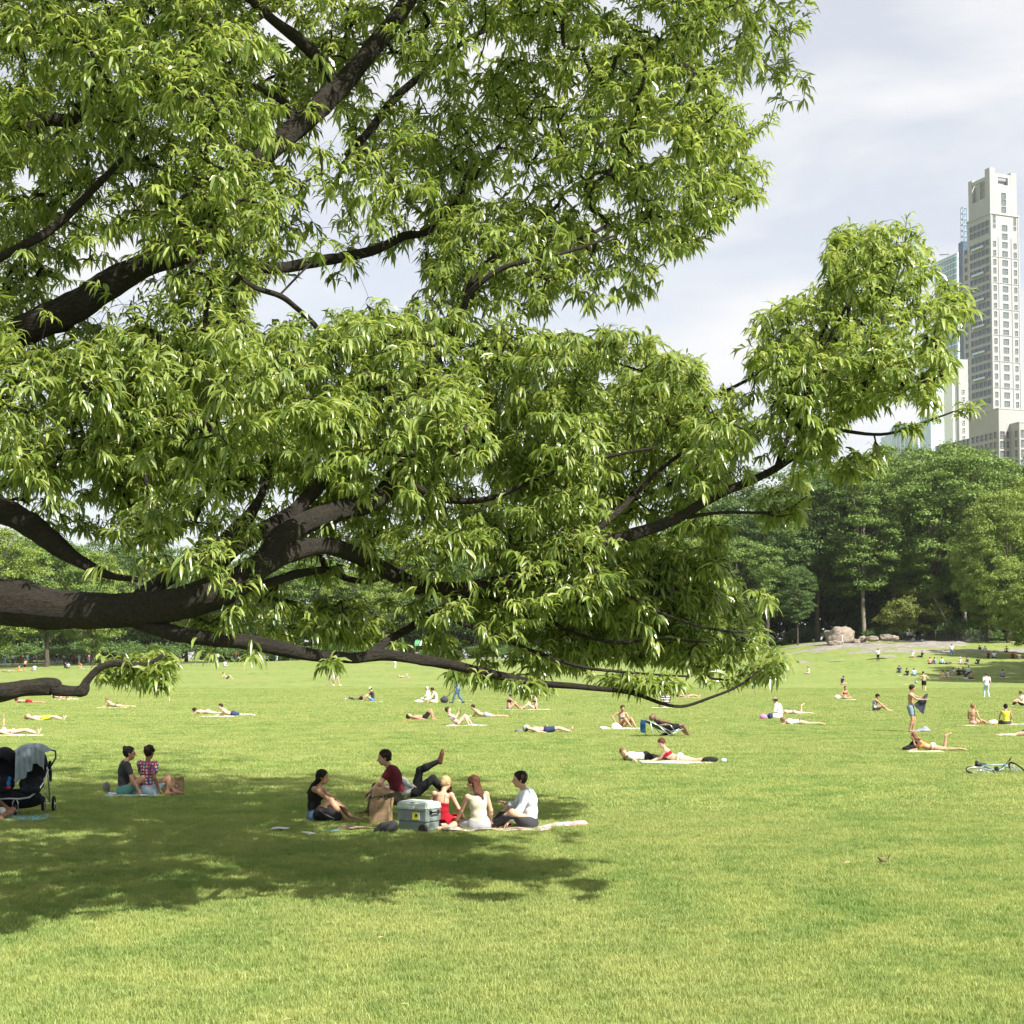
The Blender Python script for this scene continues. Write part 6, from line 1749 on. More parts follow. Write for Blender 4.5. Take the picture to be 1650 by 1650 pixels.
# ================================================================== sunbathers in the open, roughly front to back
person(1502, 1210, 4, mod(PRONE_UP, fl=(.46, .06, .44), kl=(.42, .1, -.6), tl=(1, 0, .35), look=(-.5, .5, .0), hl=(-.60, -.04, .32), hr=(-.66, -.12, .05)), 'woman with brown curls lying on her front, one foot kicked up, behind the black bag', 1.68, True, 'tan', ('lightbrown', 'long'), ('bikini', 'orange'), ('briefs', 'white'))
blob('duffel_bag', 1470, 1210, [((0, 0, .10), (.20, .13, .10)), ((.05, 0, .20), (.13, .10, .10)), ((-.16, 0, .07), (.14, .12, .07))], m_black, 'black duffel bag by the face of the woman with the raised foot', 'bag', 0, .02, kids=[('handle', [(-.02, -.05, .28), (.03, -.05, .37), (.12, -.05, .36), (.15, -.05, .26)], .011, m_black)])
towel(1490, 1212, .5, 1.0, 3, W_, 'small white towel under the elbows of the woman with the raised foot')
person(1468, 1180, -24, mod(STAND, hl=(.50, .08, 1.24), hr=(.46, -.06, 1.20), el=(.1, .3, .9), er=(.1, -.4, .9), look=(1, .1, -.35)), 'shirtless man in blue grey shorts standing and holding out a dark towel', 1.80, False, 'tan', ('dark', 'short'), None, ('shorts', 'bluegrey'))
def hung_cloth(px, py, Y, pts_px, label):
    """a towel held up by one corner: outline in metres from the hand, with folds"""
    g_ = pt(px, py, Y); V, Q = [], []; nu, nv = 14, 14
    A, B, C_, D = [Vector(p) for p in pts_px]
    for lay in (0, 1):
        for i in range(nu + 1):
            for j in range(nv + 1):
                u, v = i / nu, j / nv
                p = A.lerp(B, u).lerp(D.lerp(C_, u), v); p.y += .025 * math.sin(u * 16 + v * 3) * v + .006 * lay
                V.append(p)
    n_ = (nu + 1) * (nv + 1)
    for lay in (0, 1):
        for i in range(nu):
            for j in range(nv): a = lay * n_ + i * (nv + 1) + j; q = (a, a + nv + 1, a + nv + 2, a + 1); Q.append(q if lay else q[::-1])
    o = mk('held_towel', V, Q, cloth('towel_navy', (.045, .05, .075)), smooth=True); o.location = g_
    return tag(o, label, 'towel')
gm = ground(1468, 1180)
hung_cloth(1494, 1118, gm.y - .2, [(-.04, 0, 0), (.05, .05, .0), (-.12, .12, -.80), (-.52, 0, -.42)], 'dark navy towel hanging from the hands of the standing shirtless man')
blob('clothes_pile', 1488, 1180, [((0, 0, .07), (.28, .15, .08)), ((.05, 0, .15), (.14, .10, .08)), ((-.25, -.05, .04), (.15, .1, .04))], cloth('pile_grey', (.24, .26, .29)), 'heap of grey clothes on the grass beside the standing man', 'clothes', 0, .02)
person(1568, 1168, 60, mod(SIT_SIDE, u1=(.02, 0, 1), hr=(.05, -.34, .12), hl=(.3, .2, .2), fl=(.3, -.45, .06), fr=(.2, -.6, .06), kl=(.5, -.2, .2), kr=(.5, -.5, .2), look=(.7, -.7, 0)), 'bare backed woman in pink and red swimwear sitting with her back to us', 1.7, True, 'tan', ('lightbrown', 'updo'), None, ('briefs', 'pink'))
person(1621, 1168, 78, mod(SIT_X, u1=(.1, 0, 1), look=(1, .1, 0)), 'woman in a yellow top and black shorts sitting with her back to us', 1.66, True, 'tan', ('black', 'bun'), ('tank', 'yellow'), ('shorts', 'charcoal'))
blob('beach_bag', 1600, 1169, [((0, 0, .12), (.20, .10, .12)), ((.1, 0, .16), (.10, .08, .08))], pattern('white_orange', [(.75, .75, .72), (.8, .45, .15)], 4, 'spots'), 'white and orange beach bag left of the woman in yellow', 'bag', 0, .02)
towel(1634, 1168, .6, .9, 0, cloth('towel_paleblue', (.55, .66, .74)), 'pale blue towel to the right of the woman in yellow')
towel(1560, 1170, .5, .8, 0, W_, 'white towel under the bare backed woman in pink')
person(1648, 1138, 180, SIT_K, 'person in white at the right edge, cut by the frame, on a dark mat', 1.7, True, 'light', ('brown', 'short'), ('tee', 'white'), ('leggings', 'black'))
towel(1644, 1141, .5, 1.2, 0, m_black, 'dark mat at the right edge under the person in white')
person(1652, 1187, 180, PRONE, 'sunbather at the right edge of whom little shows', 1.7, True, 'light', ('brown', 'short'), None, ('briefs', 'navy'))
person(1410, 1146, -6, mod(SIT_K, fl=(.75, .12, .06), fr=(.62, -.12, .06), hl=(.5, .1, .36), hr=(.5, 0, .26), look=(1, -.2, -.35)), 'tanned person in a black cap leaning over bent knees, alone', 1.74, True, 'tan', ('black', 'cap'), ('tank', pt_grey), ('shorts', 'charcoal'))
towel(1400, 1148, .5, .6, 0, pt_grey, 'grey printed towel under the tanned person in the black cap')
person(1590, 1124, 95, mod(WALK, fl=(.12, .12, .08), fr=(-.1, -.12, .09), hl=(.1, .2, 1.0), hr=(.0, -.25, .85), look=(1, .3, 0)), 'walker in a white T-shirt and pale jeans seen from behind at the right', 1.76, False, 'light', ('brown', 'short'), ('tee', 'white'), ('trousers', 'palejeans'), 'white')
person(1489, 1116, 80, mod(WALK, hl=(.25, .62, 1.15), hr=(.1, -.4, 1.0), el=(0, .5, .8), u1=(.15, .1, 1)), 'shirtless ball player in black shorts seen from behind', 1.74, False, 'light', ('dark', 'short'), None, ('shorts', 'black'))
bm = bmesh.new(); bmesh.ops.create_icosphere(bm, subdivisions=3, radius=.12); me = bpy.data.meshes.new('ball'); bm.to_mesh(me); bm.free(); me.polygons.foreach_set('use_smooth', np.ones(len(me.polygons), dtype=bool))
bo = link('ball', me, plain('ball_blue_grey', (.22, .27, .33), .5, .3, 5)); bo.location = pt(1476, 1099, ground(1489, 1116).y); tag(bo, 'blue grey ball in the air left of the ball player', 'ball')
# middle right
person(1040, 1226, 10, mod(PRONE, look=(.2, -1, -.1), hup=(0, -.1, 1), hl=(-.5, .3, .04), hr=(-.40, -.45, .05)), 'blond person in white lying with the head towards us, left of the red haired woman', 1.75, False, 'light', ('lightbrown', 'short'), ('tee', 'white'), ('trousers', 'black'))
person(1095, 1228, -8, mod(PRONE_UP, look=(-.5, -.55, -.45), u1=(-.6, 0, 1)), 'red haired woman in a red top propped on her elbows over a white towel', 1.7, True, 'light', ('red', 'updo'), ('bikini', 'red'), ('briefs', 'white'))
towel(1088, 1229, .9, 1.9, 0, W_, 'white towel under the red haired woman in red')
blob('shoulder_bag', 1145, 1229, [((0, 0, .08), (.22, .12, .09)), ((-.14, 0, .07), (.1, .1, .07))], m_black, 'black shoulder bag at the right end of the white towel', 'bag', 0, .02)
blob('water_bag', 1166, 1229, [((0, 0, .06), (.08, .06, .06))], cloth('pale_plastic', (.5, .58, .62)), 'small pale plastic bag right of the black shoulder bag', 'bag', 0, .014)
blob('black_cap', 1018, 1221, [((0, 0, .06), (.09, .08, .06))], m_black, 'small black cap on the grass left of the blond person', 'cap', 0, .014)
# man in the beach chair
def beach_chair(px, py, yaw):
    E = empty('beach_chair', at_ground(px, py), R(yaw), 'low blue folding beach chair, reclined, in the middle of the lawn', 'chair')
    m_f = cloth('chair_blue', (.06, .18, .42)); m_a = plain('aluminium', (.6, .61, .6), .3, .05, metal=.8)
    def sheet(name, prof, w_=.54):
        V, Q = [], []
        for lay in (0, 1):
            for (x, z) in prof:
                for y in (-w_ / 2, 0, w_ / 2): V.append((x, y, z - .012 * lay - (.02 if y == 0 else 0)))
        n_ = len(prof) * 3
        for lay in (0, 1):
            for i in range(len(prof) - 1):
                for j in range(2): a = lay * n_ + i * 3 + j; q = (a, a + 1, a + 4, a + 3); Q.append(q if lay else q[::-1])
        for i in range(len(prof) - 1):
            a = i * 3; Q.append((a, a + 3, n_ + a + 3, n_ + a)); a += 2; Q.append((a, n_ + a, n_ + a + 3, a + 3))
        return mk(name, V, Q, m_f, E, smooth=True)
    sheet('backrest', [(-.98, .60), (-.80, .54), (-.55, .40), (-.30, .26), (-.08, .20)]); sheet('seat', [(-.08, .20), (.10, .19), (.28, .22), (.42, .27)])
    sheet('towel_flap', [(-.99, .62), (-1.02, .50), (-1.02, .30), (-1.01, .18)], .46)
    for s_ in (-1, 1):
        y = s_ * .29
        for p_ in ([(-1.0, y, .61), (-.06, y, .20)], [(-.08, y, .20), (.44, y, .28)], [(.40, y, .27), (-.30, y, .02)], [(-.55, y, .40), (-.05, y, .02)], [(-.86, y, .55), (-.78, y, .10), (-.70, y, .02)]):
            m_ = MB(); m_.tube(p_, .013, 7); m_.build('frame_tube', m_a, E, smooth=True)
        m_ = MB(); m_.box((-.30, y, .44), (.42, .05, .02)); m_.build('armrest', m_a, E)
        m_ = MB(); m_.tube([(-.10, y, .44), (.08, y, .22)], .012, 6); m_.build('frame_tube', m_a, E, smooth=True)
    return E
beach_chair(1078, 1187, 20)
person(1078, 1187, 20, mod(RECL, p=(0, 0, .33), u0=(-.9, 0, .42), u1=(-.9, 0, .50), fw=(.4, 0, .9), look=(-.1, .05, 1), hup=(-1, 0, .1), fl=(.72, .14, .06), fr=(.66, -.14, .06), kl=(.4, .15, 1.2), kr=(.4, -.15, 1.2), hl=(.02, .12, .47), hr=(.0, -.16, .46), el=(-.25, .5, .5), er=(-.25, -.5, .5)), 'dark skinned bald man in swimming shorts lying back in the blue chair', 1.82, False, 'dark', None, None, ('shorts', 'black'))
blob('bag_under_chair', 1075, 1186, [((0, 0, .07), (.2, .14, .07))], m_black, 'black bag lying under the blue beach chair', 'bag', 0, .02)
person(1002, 1172, -80, mod(SIT_K, fl=(.45, .45, .06), fr=(.5, .25, .06), kl=(.4, .55, .5), kr=(.5, .2, .5), hl=(.25, .35, .1), hr=(.12, -.30, .22)), 'woman in a patterned bikini facing us with a white bag on her lap', 1.7, True, 'tan', ('brown', 'short'), ('bikini', pt_grey), ('briefs', 'orange'))
blob('white_sack', 992, 1175, [((0, 0, .12), (.17, .12, .13)), ((.1, 0, .08), (.14, .1, .08))], W_, 'bulging white cloth sack in front of the woman in the patterned bikini', 'bag', 0, .02)
towel(1000, 1175, .8, 1.5, 0, W_, 'white towel under the woman in the patterned bikini')
blob('rolled_towel', 972, 1174, [((0, 0, .04), (.16, .08, .045))], W_, 'rolled white towel left of the woman in the patterned bikini', 'towel', 0, .02)
person(880, 1181, -2, mod(SUPINE, hl=(-.05, .12, .24), hr=(-.1, -.30, .05)), 'man asleep on his back in navy shorts with a grey cap over his face', 1.82, False, 'fair', ('grey', 'cap'), None, ('shorts', 'navy'))
blob('grey_cap', 834, 1180, [((0, 0, .06), (.12, .09, .07)), ((.08, 0, .04), (.1, .08, .04))], cloth('cap_grey', (.14, .14, .17)), 'dark grey bundle under the head of the sleeping man', 'clothes', 0, .02)
person(738, 1169, -4, mod(RECL, hl=(-.02, .12, .50), hr=(.02, -.02, .52)), 'sunbathing woman half lying with knees up, looking at a phone', 1.72, True, 'fair', ('brown', 'updo'), ('bikini', 'white'), ('briefs', 'black'))
MB().box((0, 0, 0), (.02, .075, .15)).build('phone', plain('phone_black', (.02, .02, .02), .3, .1)).location = ground(738, 1169) + Vector((.10, -.02, .58))
tag(bpy.data.objects['phone'], 'small dark phone in the hands of the half lying woman', 'phone')
towel(750, 1170, .7, 1.7, 0, cloth('towel_lilac', (.55, .56, .68)), 'pale lilac towel under the woman with the phone')
person(782, 1156, 2, mod(PRONE_UP, look=(-.8, -.5, -.3)), 'man in grey shorts propped on his elbows behind the woman with the phone', 1.78, False, 'light', ('dark', 'short'), None, ('shorts', 'grey'))
person(684, 1160, 3, mod(SUP_K, hl=(-.55, .25, .08)), 'sunburnt man in black shorts on his back, knees up, on a red towel', 1.76, False, 'tan', ('dark', 'short'), None, ('shorts', 'black'))
towel(680, 1161, .7, 1.8, 0, cloth('towel_red', (.60, .10, .07)), 'red orange towel under the man with his knees up')
# middle distance
person(600, 1130, 180, mod(SIT_K, look=(1, 0, -.5), hl=(.40, .05, .2)), 'person in a white cap and dark T-shirt sitting by the far bicycle', 1.74, False, 'light', ('white', 'cap'), ('tee', 'charcoal'), ('shorts', 'blue'))
towel(606, 1131, .5, .8, 0, W_, 'small white towel under the person in the white cap')
blob('dark_rucksack', 582, 1129, [((0, 0, .15), (.14, .12, .16))], m_black, 'dark rucksack between the far bicycle and the person in the cap', 'bag', 0, .03)
person(702, 1133, 175, mod(SIT_X, u1=(.5, 0, 1), hl=(.4, .3, .1)), 'stooping person in a cream shirt, nearer of the two by the trolley bag', 1.9, False, 'light', ('dark', 'short'), ('shirt', 'cream'), ('shorts', 'cream'))
person(690, 1129, 172, mod(SIT_X, u1=(.2, 0, 1)), 'white haired person in white behind the stooping person in cream', 1.75, False, 'light', ('grey', 'short'), ('shirt', 'white'), ('trousers', 'cream'))
blob('white_bag', 675, 1133, [((0, 0, .10), (.28, .18, .11))], W_, 'white bag on the grass left of the two people in pale shirts', 'bag', 0, .03)
person(738, 1134, 170, mod(WALK, hl=(.42, .2, .85), hr=(.30, -.15, .75)), 'man in a grey T-shirt and blue jeans pulling a black trolley bag', 1.80, False, 'brown', ('dark', 'short'), ('tee', 'bluegrey'), ('trousers', 'jeans'), 'charcoal')
tb = blob('trolley_bag', 716, 1134, [((0, 0, .24), (.26, .18, .20)), ((.02, 0, .34), (.18, .15, .15))], cloth('trolley_black', (.05, .055, .06)), 'black trolley bag on the grass, its handle in the walking man\'s hand', 'bag', 0, .03, kids=[('handle', [(.14, 0, .42), (.40, .02, .66), (.62, .05, .84)], .018, m_black)])
towel(748, 1130, .5, 1.0, 0, W_, 'white towel on the grass right of the man pulling the trolley bag')
person(820, 1143, 15, mod(SIT_K, hl=(.4, .15, .3)), 'woman in a grey hat and dark bikini sitting at the left end of the towels', 1.7, True, 'tan', ('grey', 'hat'), ('bikini', 'black'), ('briefs', 'blue'))
towel(826, 1144, .6, 1.1, 0, cloth('towel_blue2', (.20, .38, .60)), 'blue and white towel under the woman in the grey hat')
person(860, 1143, 190, mod(SIT_L, fl=(.7, .15, .06), fr=(.5, -.1, .06), kr=(.3, -.1, 1), hl=(-.1, .3, .05), hr=(-.1, -.3, .1)), 'pale blonde woman in a black bikini sitting with legs towards the woman in the hat', 1.7, True, 'fair', ('blond', 'updo'), ('bikini', 'black'), ('briefs', 'black'))
towel(866, 1144, .6, 1.4, 0, W_, 'white towel under the pale blonde woman in the black bikini')
person(1073, 1140, 100, mod(SIT_X, u1=(.3, 0, 1)), 'person in a black and white striped shirt sitting under the bare oak twig', 1.75, False, 'tan', ('dark', 'short'), ('tee', pt_stripe), ('shorts', 'white'))
towel(1066, 1141, .5, 1.2, 0, W_, 'white towel under the person in the striped shirt')
person(1108, 1124, 2, SUPINE, 'sunbather lying on a white towel half hidden by the oak leaves', 1.7, True, 'light', ('dark', 'short'), ('bikini', 'red'), ('briefs', 'red'))
towel(1108, 1125, .6, 1.8, 0, W_, 'white towel under the sunbather half hidden by oak leaves')
person(1255, 1158, 150, mod(SIT_X, u1=(.35, 0, 1)), 'broad person in a loose white shirt and cap sitting with the back to us', 1.9, False, 'light', ('lightbrown', 'cap'), ('shirt', 'white'), ('shorts', 'white'), build=1.15)
person(1278, 1151, 6, mod(PRONE, fl=(.45, .05, .42), kl=(.42, 0, -.6), tl=(1, 0, .5)), 'woman in blue swimwear on her front with one calf raised, behind the broad person', 1.68, True, 'fair', ('dark', 'short'), None, ('briefs', 'blue'))
person(1288, 1168, -3, PRONE, 'person in a white top lying face down in front of the broad person', 1.76, True, 'light', ('lightbrown', 'short'), ('tee', 'white'), ('briefs', 'purple'))
blob('pink_bag', 1230, 1159, [((0, 0, .12), (.17, .12, .13))], cloth('pink_print', (.62, .22, .45)), 'pink bag at the left of the broad person in white', 'bag', 0, .03)
blob('navy_bag', 1241, 1159, [((0, 0, .14), (.13, .12, .15))], cloth('navy_bag', (.03, .04, .09)), 'navy bag squeezed between the pink bag and the broad person', 'bag', 0, .03)
person(1357, 1103, 20, mod(SIT_X, u1=(.4, 0, 1)), 'person in a navy T-shirt sitting alone, upper one of two in line', 1.75, False, 'tan', ('dark', 'short'), ('tee', 'navy'), ('shorts', 'pink'))
person(1361, 1127, -70, SIT_X, 'woman facing us beside a white bag, lower one of two in line', 1.7, True, 'tan', ('dark', 'short'), ('bikini', 'red'), ('briefs', 'red'))
blob('pale_sack', 1350, 1127, [((0, 0, .15), (.22, .15, .16))], W_, 'white sack left of the woman facing us', 'bag', 0, .035)
towel(1368, 1128, .5, 1.0, 0, cloth('towel_paleblue', (.55, .66, .74)), 'pale towel under the woman beside the white sack')
person(1303, 1086, 190, SIT_X, 'person in a pale top sitting far off below the bedrock', 1.75, True, 'light', ('black', 'short'), ('tee', 'white'), ('shorts', 'khaki'))
# left half
person(375, 1154, 3, mod(PRONE_UP, look=(-.9, -.3, -.2)), 'man in navy shorts raised on his elbows, right of the prone person', 1.80, False, 'fair', ('dark', 'short'), None, ('shorts', 'navy'))
person(335, 1151, 2, PRONE, 'dark haired person lying flat, left of the man raised on his elbows', 1.72, True, 'fair', ('dark', 'short'), None, ('briefs', 'white'))
towel(350, 1155, .7, 1.6, 0, W_, 'white towel under the man raised on his elbows')
person(70, 1161, 2, SUPINE, 'sunbather on the back in yellow shorts at the left', 1.76, False, 'fair', ('lightbrown', 'short'), None, ('shorts', 'yellow'))
person(22, 1184, 3, mod(SUPINE, hl=(-.35, .02, .80), el=(-.4, .1, .4)), 'sunbather at the left edge holding one arm straight up', 1.72, True, 'fair', ('lightbrown', 'short'), ('bikini', 'white'), ('briefs', 'white'))
towel(25, 1186, .7, 1.9, 0, W_, 'white towel under the sunbather with the raised arm')
person(188, 1140, 3, mod(PRONE_UP, look=(-.9, -.3, -.3)), 'sunburnt person in red shorts propped up beneath the hanging oak spray', 1.74, True, 'light', ('lightbrown', 'short'), None, ('briefs', 'red'))
towel(180, 1141, .6, 1.7, 0, W_, 'white towel under the person in red shorts')
person(44, 1133, 4, PRONE, 'sunburnt person lying just under the pale stub of the oak', 1.74, False, 'tan', ('dark', 'short'), None, ('shorts', 'red'))
person(104, 1126, 4, SUP_K, 'person lying on a white towel by the tip of the oak stub', 1.7, True, 'light', ('dark', 'short'), ('bikini', 'black'), ('briefs', 'red'))
towel(104, 1127, .6, 1.8, 0, W_, 'white towel by the tip of the oak stub')
person(366, 1094, 5, mod(RECL, hl=(-.45, .25, .05)), 'small figure in navy shorts reclining far off below the oak limb', 1.76, False, 'light', ('dark', 'short'), None, ('shorts', 'navy'))
person(542, 1105, 0, WALK, 'walker in a white T-shirt and grey shorts, front of the walking pair', 1.76, False, 'light', ('black', 'short'), ('tee', 'white'), ('shorts', 'grey'), 'white')
person(533, 1105, 0, WALK, 'walker in a pink top just behind the walker in white', 1.70, True, 'tan', ('dark', 'long'), ('tank', 'pink'), ('shorts', 'grey'))
person(652, 1092, 4, SUP_K, 'far sunbather on the back with both knees up', 1.74, False, 'light', ('lightbrown', 'short'), None, ('shorts', 'grey'))
person(636, 1078, 90, WALK, 'far walker in white trousers hidden above the knees by the oak branch', 1.8, False, 'light', ('dark', 'short'), ('tee', 'blue'), ('trousers', 'white'))
person(686, 1068, 3, PRONE, 'far sunbather close under the oak branch by the stall', 1.7, True, 'light', ('dark', 'short'), None, ('briefs', 'orange'))
person(264, 1083, 100, WALK, 'far walker in a blue shirt and white shorts below the big limb', 1.76, False, 'tan', ('dark', 'short'), ('tee', 'blue'), ('shorts', 'white'))
person(362, 1074, 60, SIT_X, 'tiny figure in white sitting far off near the path', 1.75, False, 'light', ('dark', 'short'), ('tee', 'white'), ('shorts', 'grey'))
person(531, 1071, 70, SIT_X, 'far bare shouldered figure sitting on a pale towel', 1.75, True, 'tan', ('dark', 'short'), ('bikini', 'pink'), ('briefs', 'pink'))
towel(540, 1072, .7, 2.0, 0, W_, 'pale towel beside the far bare shouldered figure')
for px, py, yw, q, lb, kw in [
    (105, 1076, 70, SIT_X, 'far figure in black sitting in the shade right of the dark trunk', dict(top=('tee', 'black'), bottom=('shorts', 'black'))),
    (110, 1077, 120, SIT_X, 'far figure in grey beside the one in black near the dark trunk', dict(top=('tee', 'grey'), bottom=('shorts', 'navy'))),
    (131, 1077, 190, mod(SIT_K), 'far bare skinned figure sitting by a long white towel', dict(bottom=('briefs', 'orange'), fem=True)),
    (40, 1082, 90, mod(STAND, u1=(.7, 0, .6), hl=(.4, .1, .3), hr=(.4, -.1, .3)), 'far sunburnt figure bending down at the edge of the shade', dict(bottom=('shorts', 'black'), skin='tan')),
    (30, 1082, 30, SIT_X, 'far bare backed figure sitting left of the bending one', dict(bottom=('shorts', 'orange'), skin='light')),
    (56, 1081, 140, SIT_X, 'far figure in pale blue sitting right of the bending one', dict(top=('tee', 'lightblue'), bottom=('shorts', 'grey'))),
    (14, 1083, 0, SUPINE, 'far figure lying in the shade at the left edge', dict(top=('tee', 'green'), bottom=('shorts', 'pink'))),
    # hillside on the right
    (1415, 1066, 95, STAND, 'figure in a pale blue shirt and dark trousers standing on the bedrock edge', dict(top=('tee', 'shirtblue'), bottom=('trousers', 'black'))),
    (1534, 1058, 90, STAND, 'figure in white and jeans standing high on the shaded slope', dict(top=('tee', 'white'), bottom=('trousers', 'jeans'))),
    (1470, 1059, 250, SIT_X, 'figure in white sitting alone at the shade edge on the bedrock', dict(top=('tee', 'white'), bottom=('shorts', 'grey'))),
    (1485, 1059, 200, SIT_L, 'dark figure reclining near the one in white on the bedrock', dict(top=('tee', 'black'), bottom=('trousers', 'black'))),
    (1498, 1070, 60, SIT_X, 'figure in faded pink, leftmost of the row on the shaded slope', dict(top=('tee', 'pink'), bottom=('shorts', 'navy'))),
    (1507, 1070, 120, SIT_K, 'figure in grey blue second from left in the row on the shaded slope', dict(top=('tee', 'bluegrey'), bottom=('shorts', 'jeans'))),
    (1518, 1070, 95, SIT_X, 'figure in bright blue sitting in the row on the shaded slope', dict(top=('shirt', 'lightblue'), bottom=('shorts', 'navy'))),
    (1529, 1070, 10, SUPINE, 'figure lying in the row on the shaded slope', dict(top=('tee', 'navy'), bottom=('shorts', 'black'))),
    (1547, 1070, 270, SIT_X, 'figure with a white cap sitting on the shaded slope', dict(top=('tee', 'palegrey'), bottom=('shorts', 'jeans'), hair=('white', 'cap'))),
    (1559, 1070, 200, SIT_X, 'figure in lilac sitting right of the white cap', dict(top=('tee', 'purple'), bottom=('shorts', 'white'))),
    (1576, 1070, 95, SIT_X, 'dark figure at the right end of the row on the shaded slope', dict(top=('tee', 'black'), bottom=('trousers', 'navy'))),
    (1579, 1050, 100, SIT_X, 'dark figure highest up the slope under the trees', dict(top=('tee', 'black'), bottom=('trousers', 'black'))),
    (1587, 1051, 60, SIT_X, 'figure in pale grey beside the highest dark figure', dict(top=('tee', 'palegrey'), bottom=('trousers', 'khaki'))),
    (1593, 1060, 100, SIT_K, 'figure in red brown below the two highest sitters', dict(top=('tee', 'maroon'), bottom=('shorts', 'black'))),
    (1602, 1060, 90, SIT_X, 'figure in white right of the red brown one on the slope', dict(top=('tee', 'white'), bottom=('shorts', 'navy'))),
    (1622, 1051, 90, SIT_X, 'bare backed figure sitting under the low boughs', dict(bottom=('shorts', 'black'), skin='tan')),
    (1632, 1061, 90, SIT_X, 'figure in red sitting under the low boughs', dict(top=('tee', 'red'), bottom=('shorts', 'black'))),
    (1642, 1062, 70, SIT_X, 'figure in tan sitting at the right edge under the boughs', dict(top=('tee', 'khaki'), bottom=('shorts', 'jeans'))),
    (1449, 1084, 80, SIT_X, 'dark haired figure in navy sitting at the left of the shadow trio', dict(top=('tee', 'navy'), bottom=('shorts', 'navy'))),
    (1462, 1089, 110, SIT_X, 'figure in black in the middle of the shadow trio', dict(top=('tee', 'black'), bottom=('shorts', 'black'))),
    (1473, 1089, 90, SIT_X, 'figure in bright blue at the right of the shadow trio', dict(top=('shirt', 'lightblue'), bottom=('shorts', 'navy'))),
    (1519, 1093, 60, SIT_X, 'bare backed figure sitting at the sunlit edge of the shade', dict(bottom=('shorts', 'orange'), skin='light')),
    (1528, 1092, 185, mod(SIT_K), 'figure with pale raised knees beside the bare backed one', dict(top=('tee', 'white'), bottom=('leggings', 'white'))),
    (1536, 1088, 80, SIT_X, 'figure in pink and grey in the big group in the shade', dict(top=('tee', 'grey'), bottom=('shorts', 'pink'))),
    (1545, 1088, 70, SIT_X, 'figure in black in the big group in the shade', dict(top=('tee', 'black'), bottom=('trousers', 'black'))),
    (1553, 1088, 120, SIT_K, 'figure in dark blue in the big group in the shade', dict(top=('tee', 'navy'), bottom=('trousers', 'jeans'))),
    (1561, 1086, 260, mod(KNEEL), 'figure in a pale shirt kneeling in the big group', dict(top=('tee', 'shirtblue'), bottom=('shorts', 'navy'))),
    (1556, 1094, 60, SIT_X, 'figure in charcoal sitting at the front of the big group', dict(top=('tee', 'charcoal'), bottom=('shorts', 'white'))),
    (1566, 1094, 100, SIT_X, 'bare backed figure at the front right of the big group', dict(bottom=('shorts', 'black'), skin='tan')),
    (1616, 1091, 80, SIT_X, 'lone figure in grey on a pale cloth right of the big group', dict(top=('tee', 'grey'), bottom=('shorts', 'purple')))]:
    person(px, py, yw, q, lb, 1.74, kw.pop('fem', False), kw.pop('skin', 'tan'), kw.pop('hair', ('dark', 'short')), **kw)
person(0, 0, 10, WALK, 'climber in white standing against the big boulder', 1.76, False, 'light', ('dark', 'short'), ('tee', 'white'), ('trousers', 'palegrey'), at=(ground(1366, 1042).x, 220.4, float(terrain(ground(1366, 1042).x, 220.4)) + .1))
for px, lb, c in ((1463, 'figure in pale blue standing by the wire fence', 'lightblue'), (1468, 'figure in brown standing by the wire fence', 'khaki')):
    x_ = (px - 825) / F * 232
    person(0, 0, 90, STAND, lb, 1.76, False, 'tan', ('dark', 'short'), ('tee', c), ('trousers', 'charcoal'), at=(x_, 232, float(terrain(x_, 232))))
for a in ((1458, 1089, 'pale blue sheet under the shadow trio', 1.9), (1557, 1095, 'pale sheet under the front of the big group in the shade', 1.9), (1512, 1093, 'white towel left of the bare backed figure at the shade edge', 1.0), (1618, 1092, 'pale cloth under the lone figure in grey', .9), (136, 1078, 'long white towel in front of the far bare skinned figure', 2.2)):
    towel(a[0], a[1], .7, a[3], 0, W_, a[2])
towel(1460, 1103, .1, .3, 0, W_, 'white disc of paper on the open grass above the standing man', 'paper_scrap', 'paper')
# crowd on the far path
kinds_ = [(STAND, 'black', 'jeans', 'far figure in black and jeans in the crowd on the path'), (WALK, 'white', 'navy', 'far figure in white and navy in the crowd on the path'), (STAND, 'red', 'charcoal', 'far figure in red in the crowd on the path'),
          (WALK, 'lightblue', 'khaki', 'far figure in light blue in the crowd on the path'), (WALK, 'charcoal', 'charcoal', 'far figure in charcoal in the crowd on the path'), (STAND, 'pink', 'palejeans', 'far figure in pink and pale jeans in the crowd on the path')]
rg = np.random.default_rng(9)
protos = []
spots = [8, 22, 34, 45, 52, 60, 92, 104, 120, 128, 139, 144, 152, 163, 250, 268, 290, 315, 338, 352, 380, 402, 425, 446, 468, 486, 505, 520, 570, 618, 634, 642, 664, 697, 702, 716, 745, 760, 774, 790]
for k, px in enumerate(spots):
    pp = 228 + (px > 200) * 12 + (px > 500) * 10 + rg.uniform(-2, 2); x_ = (px - 825) / F * pp
    at_ = (x_, pp, float(terrain(x_, pp)))
    if k < 6:
        q, c1, c2, lb = kinds_[k]
        E, _ = person(0, 0, rg.uniform(0, 360), q, lb, 1.72, k % 2 == 0, ['tan', 'light', 'brown'][k % 3], ('dark', 'short'), ('tee', c1), ('trousers', c2), group='people on the far path', at=at_)
        protos.append(E)
    else:
        c = copy_tree(protos[k % 6]); c.location = at_; c.rotation_euler = (0, 0, rg.uniform(0, 6.28))
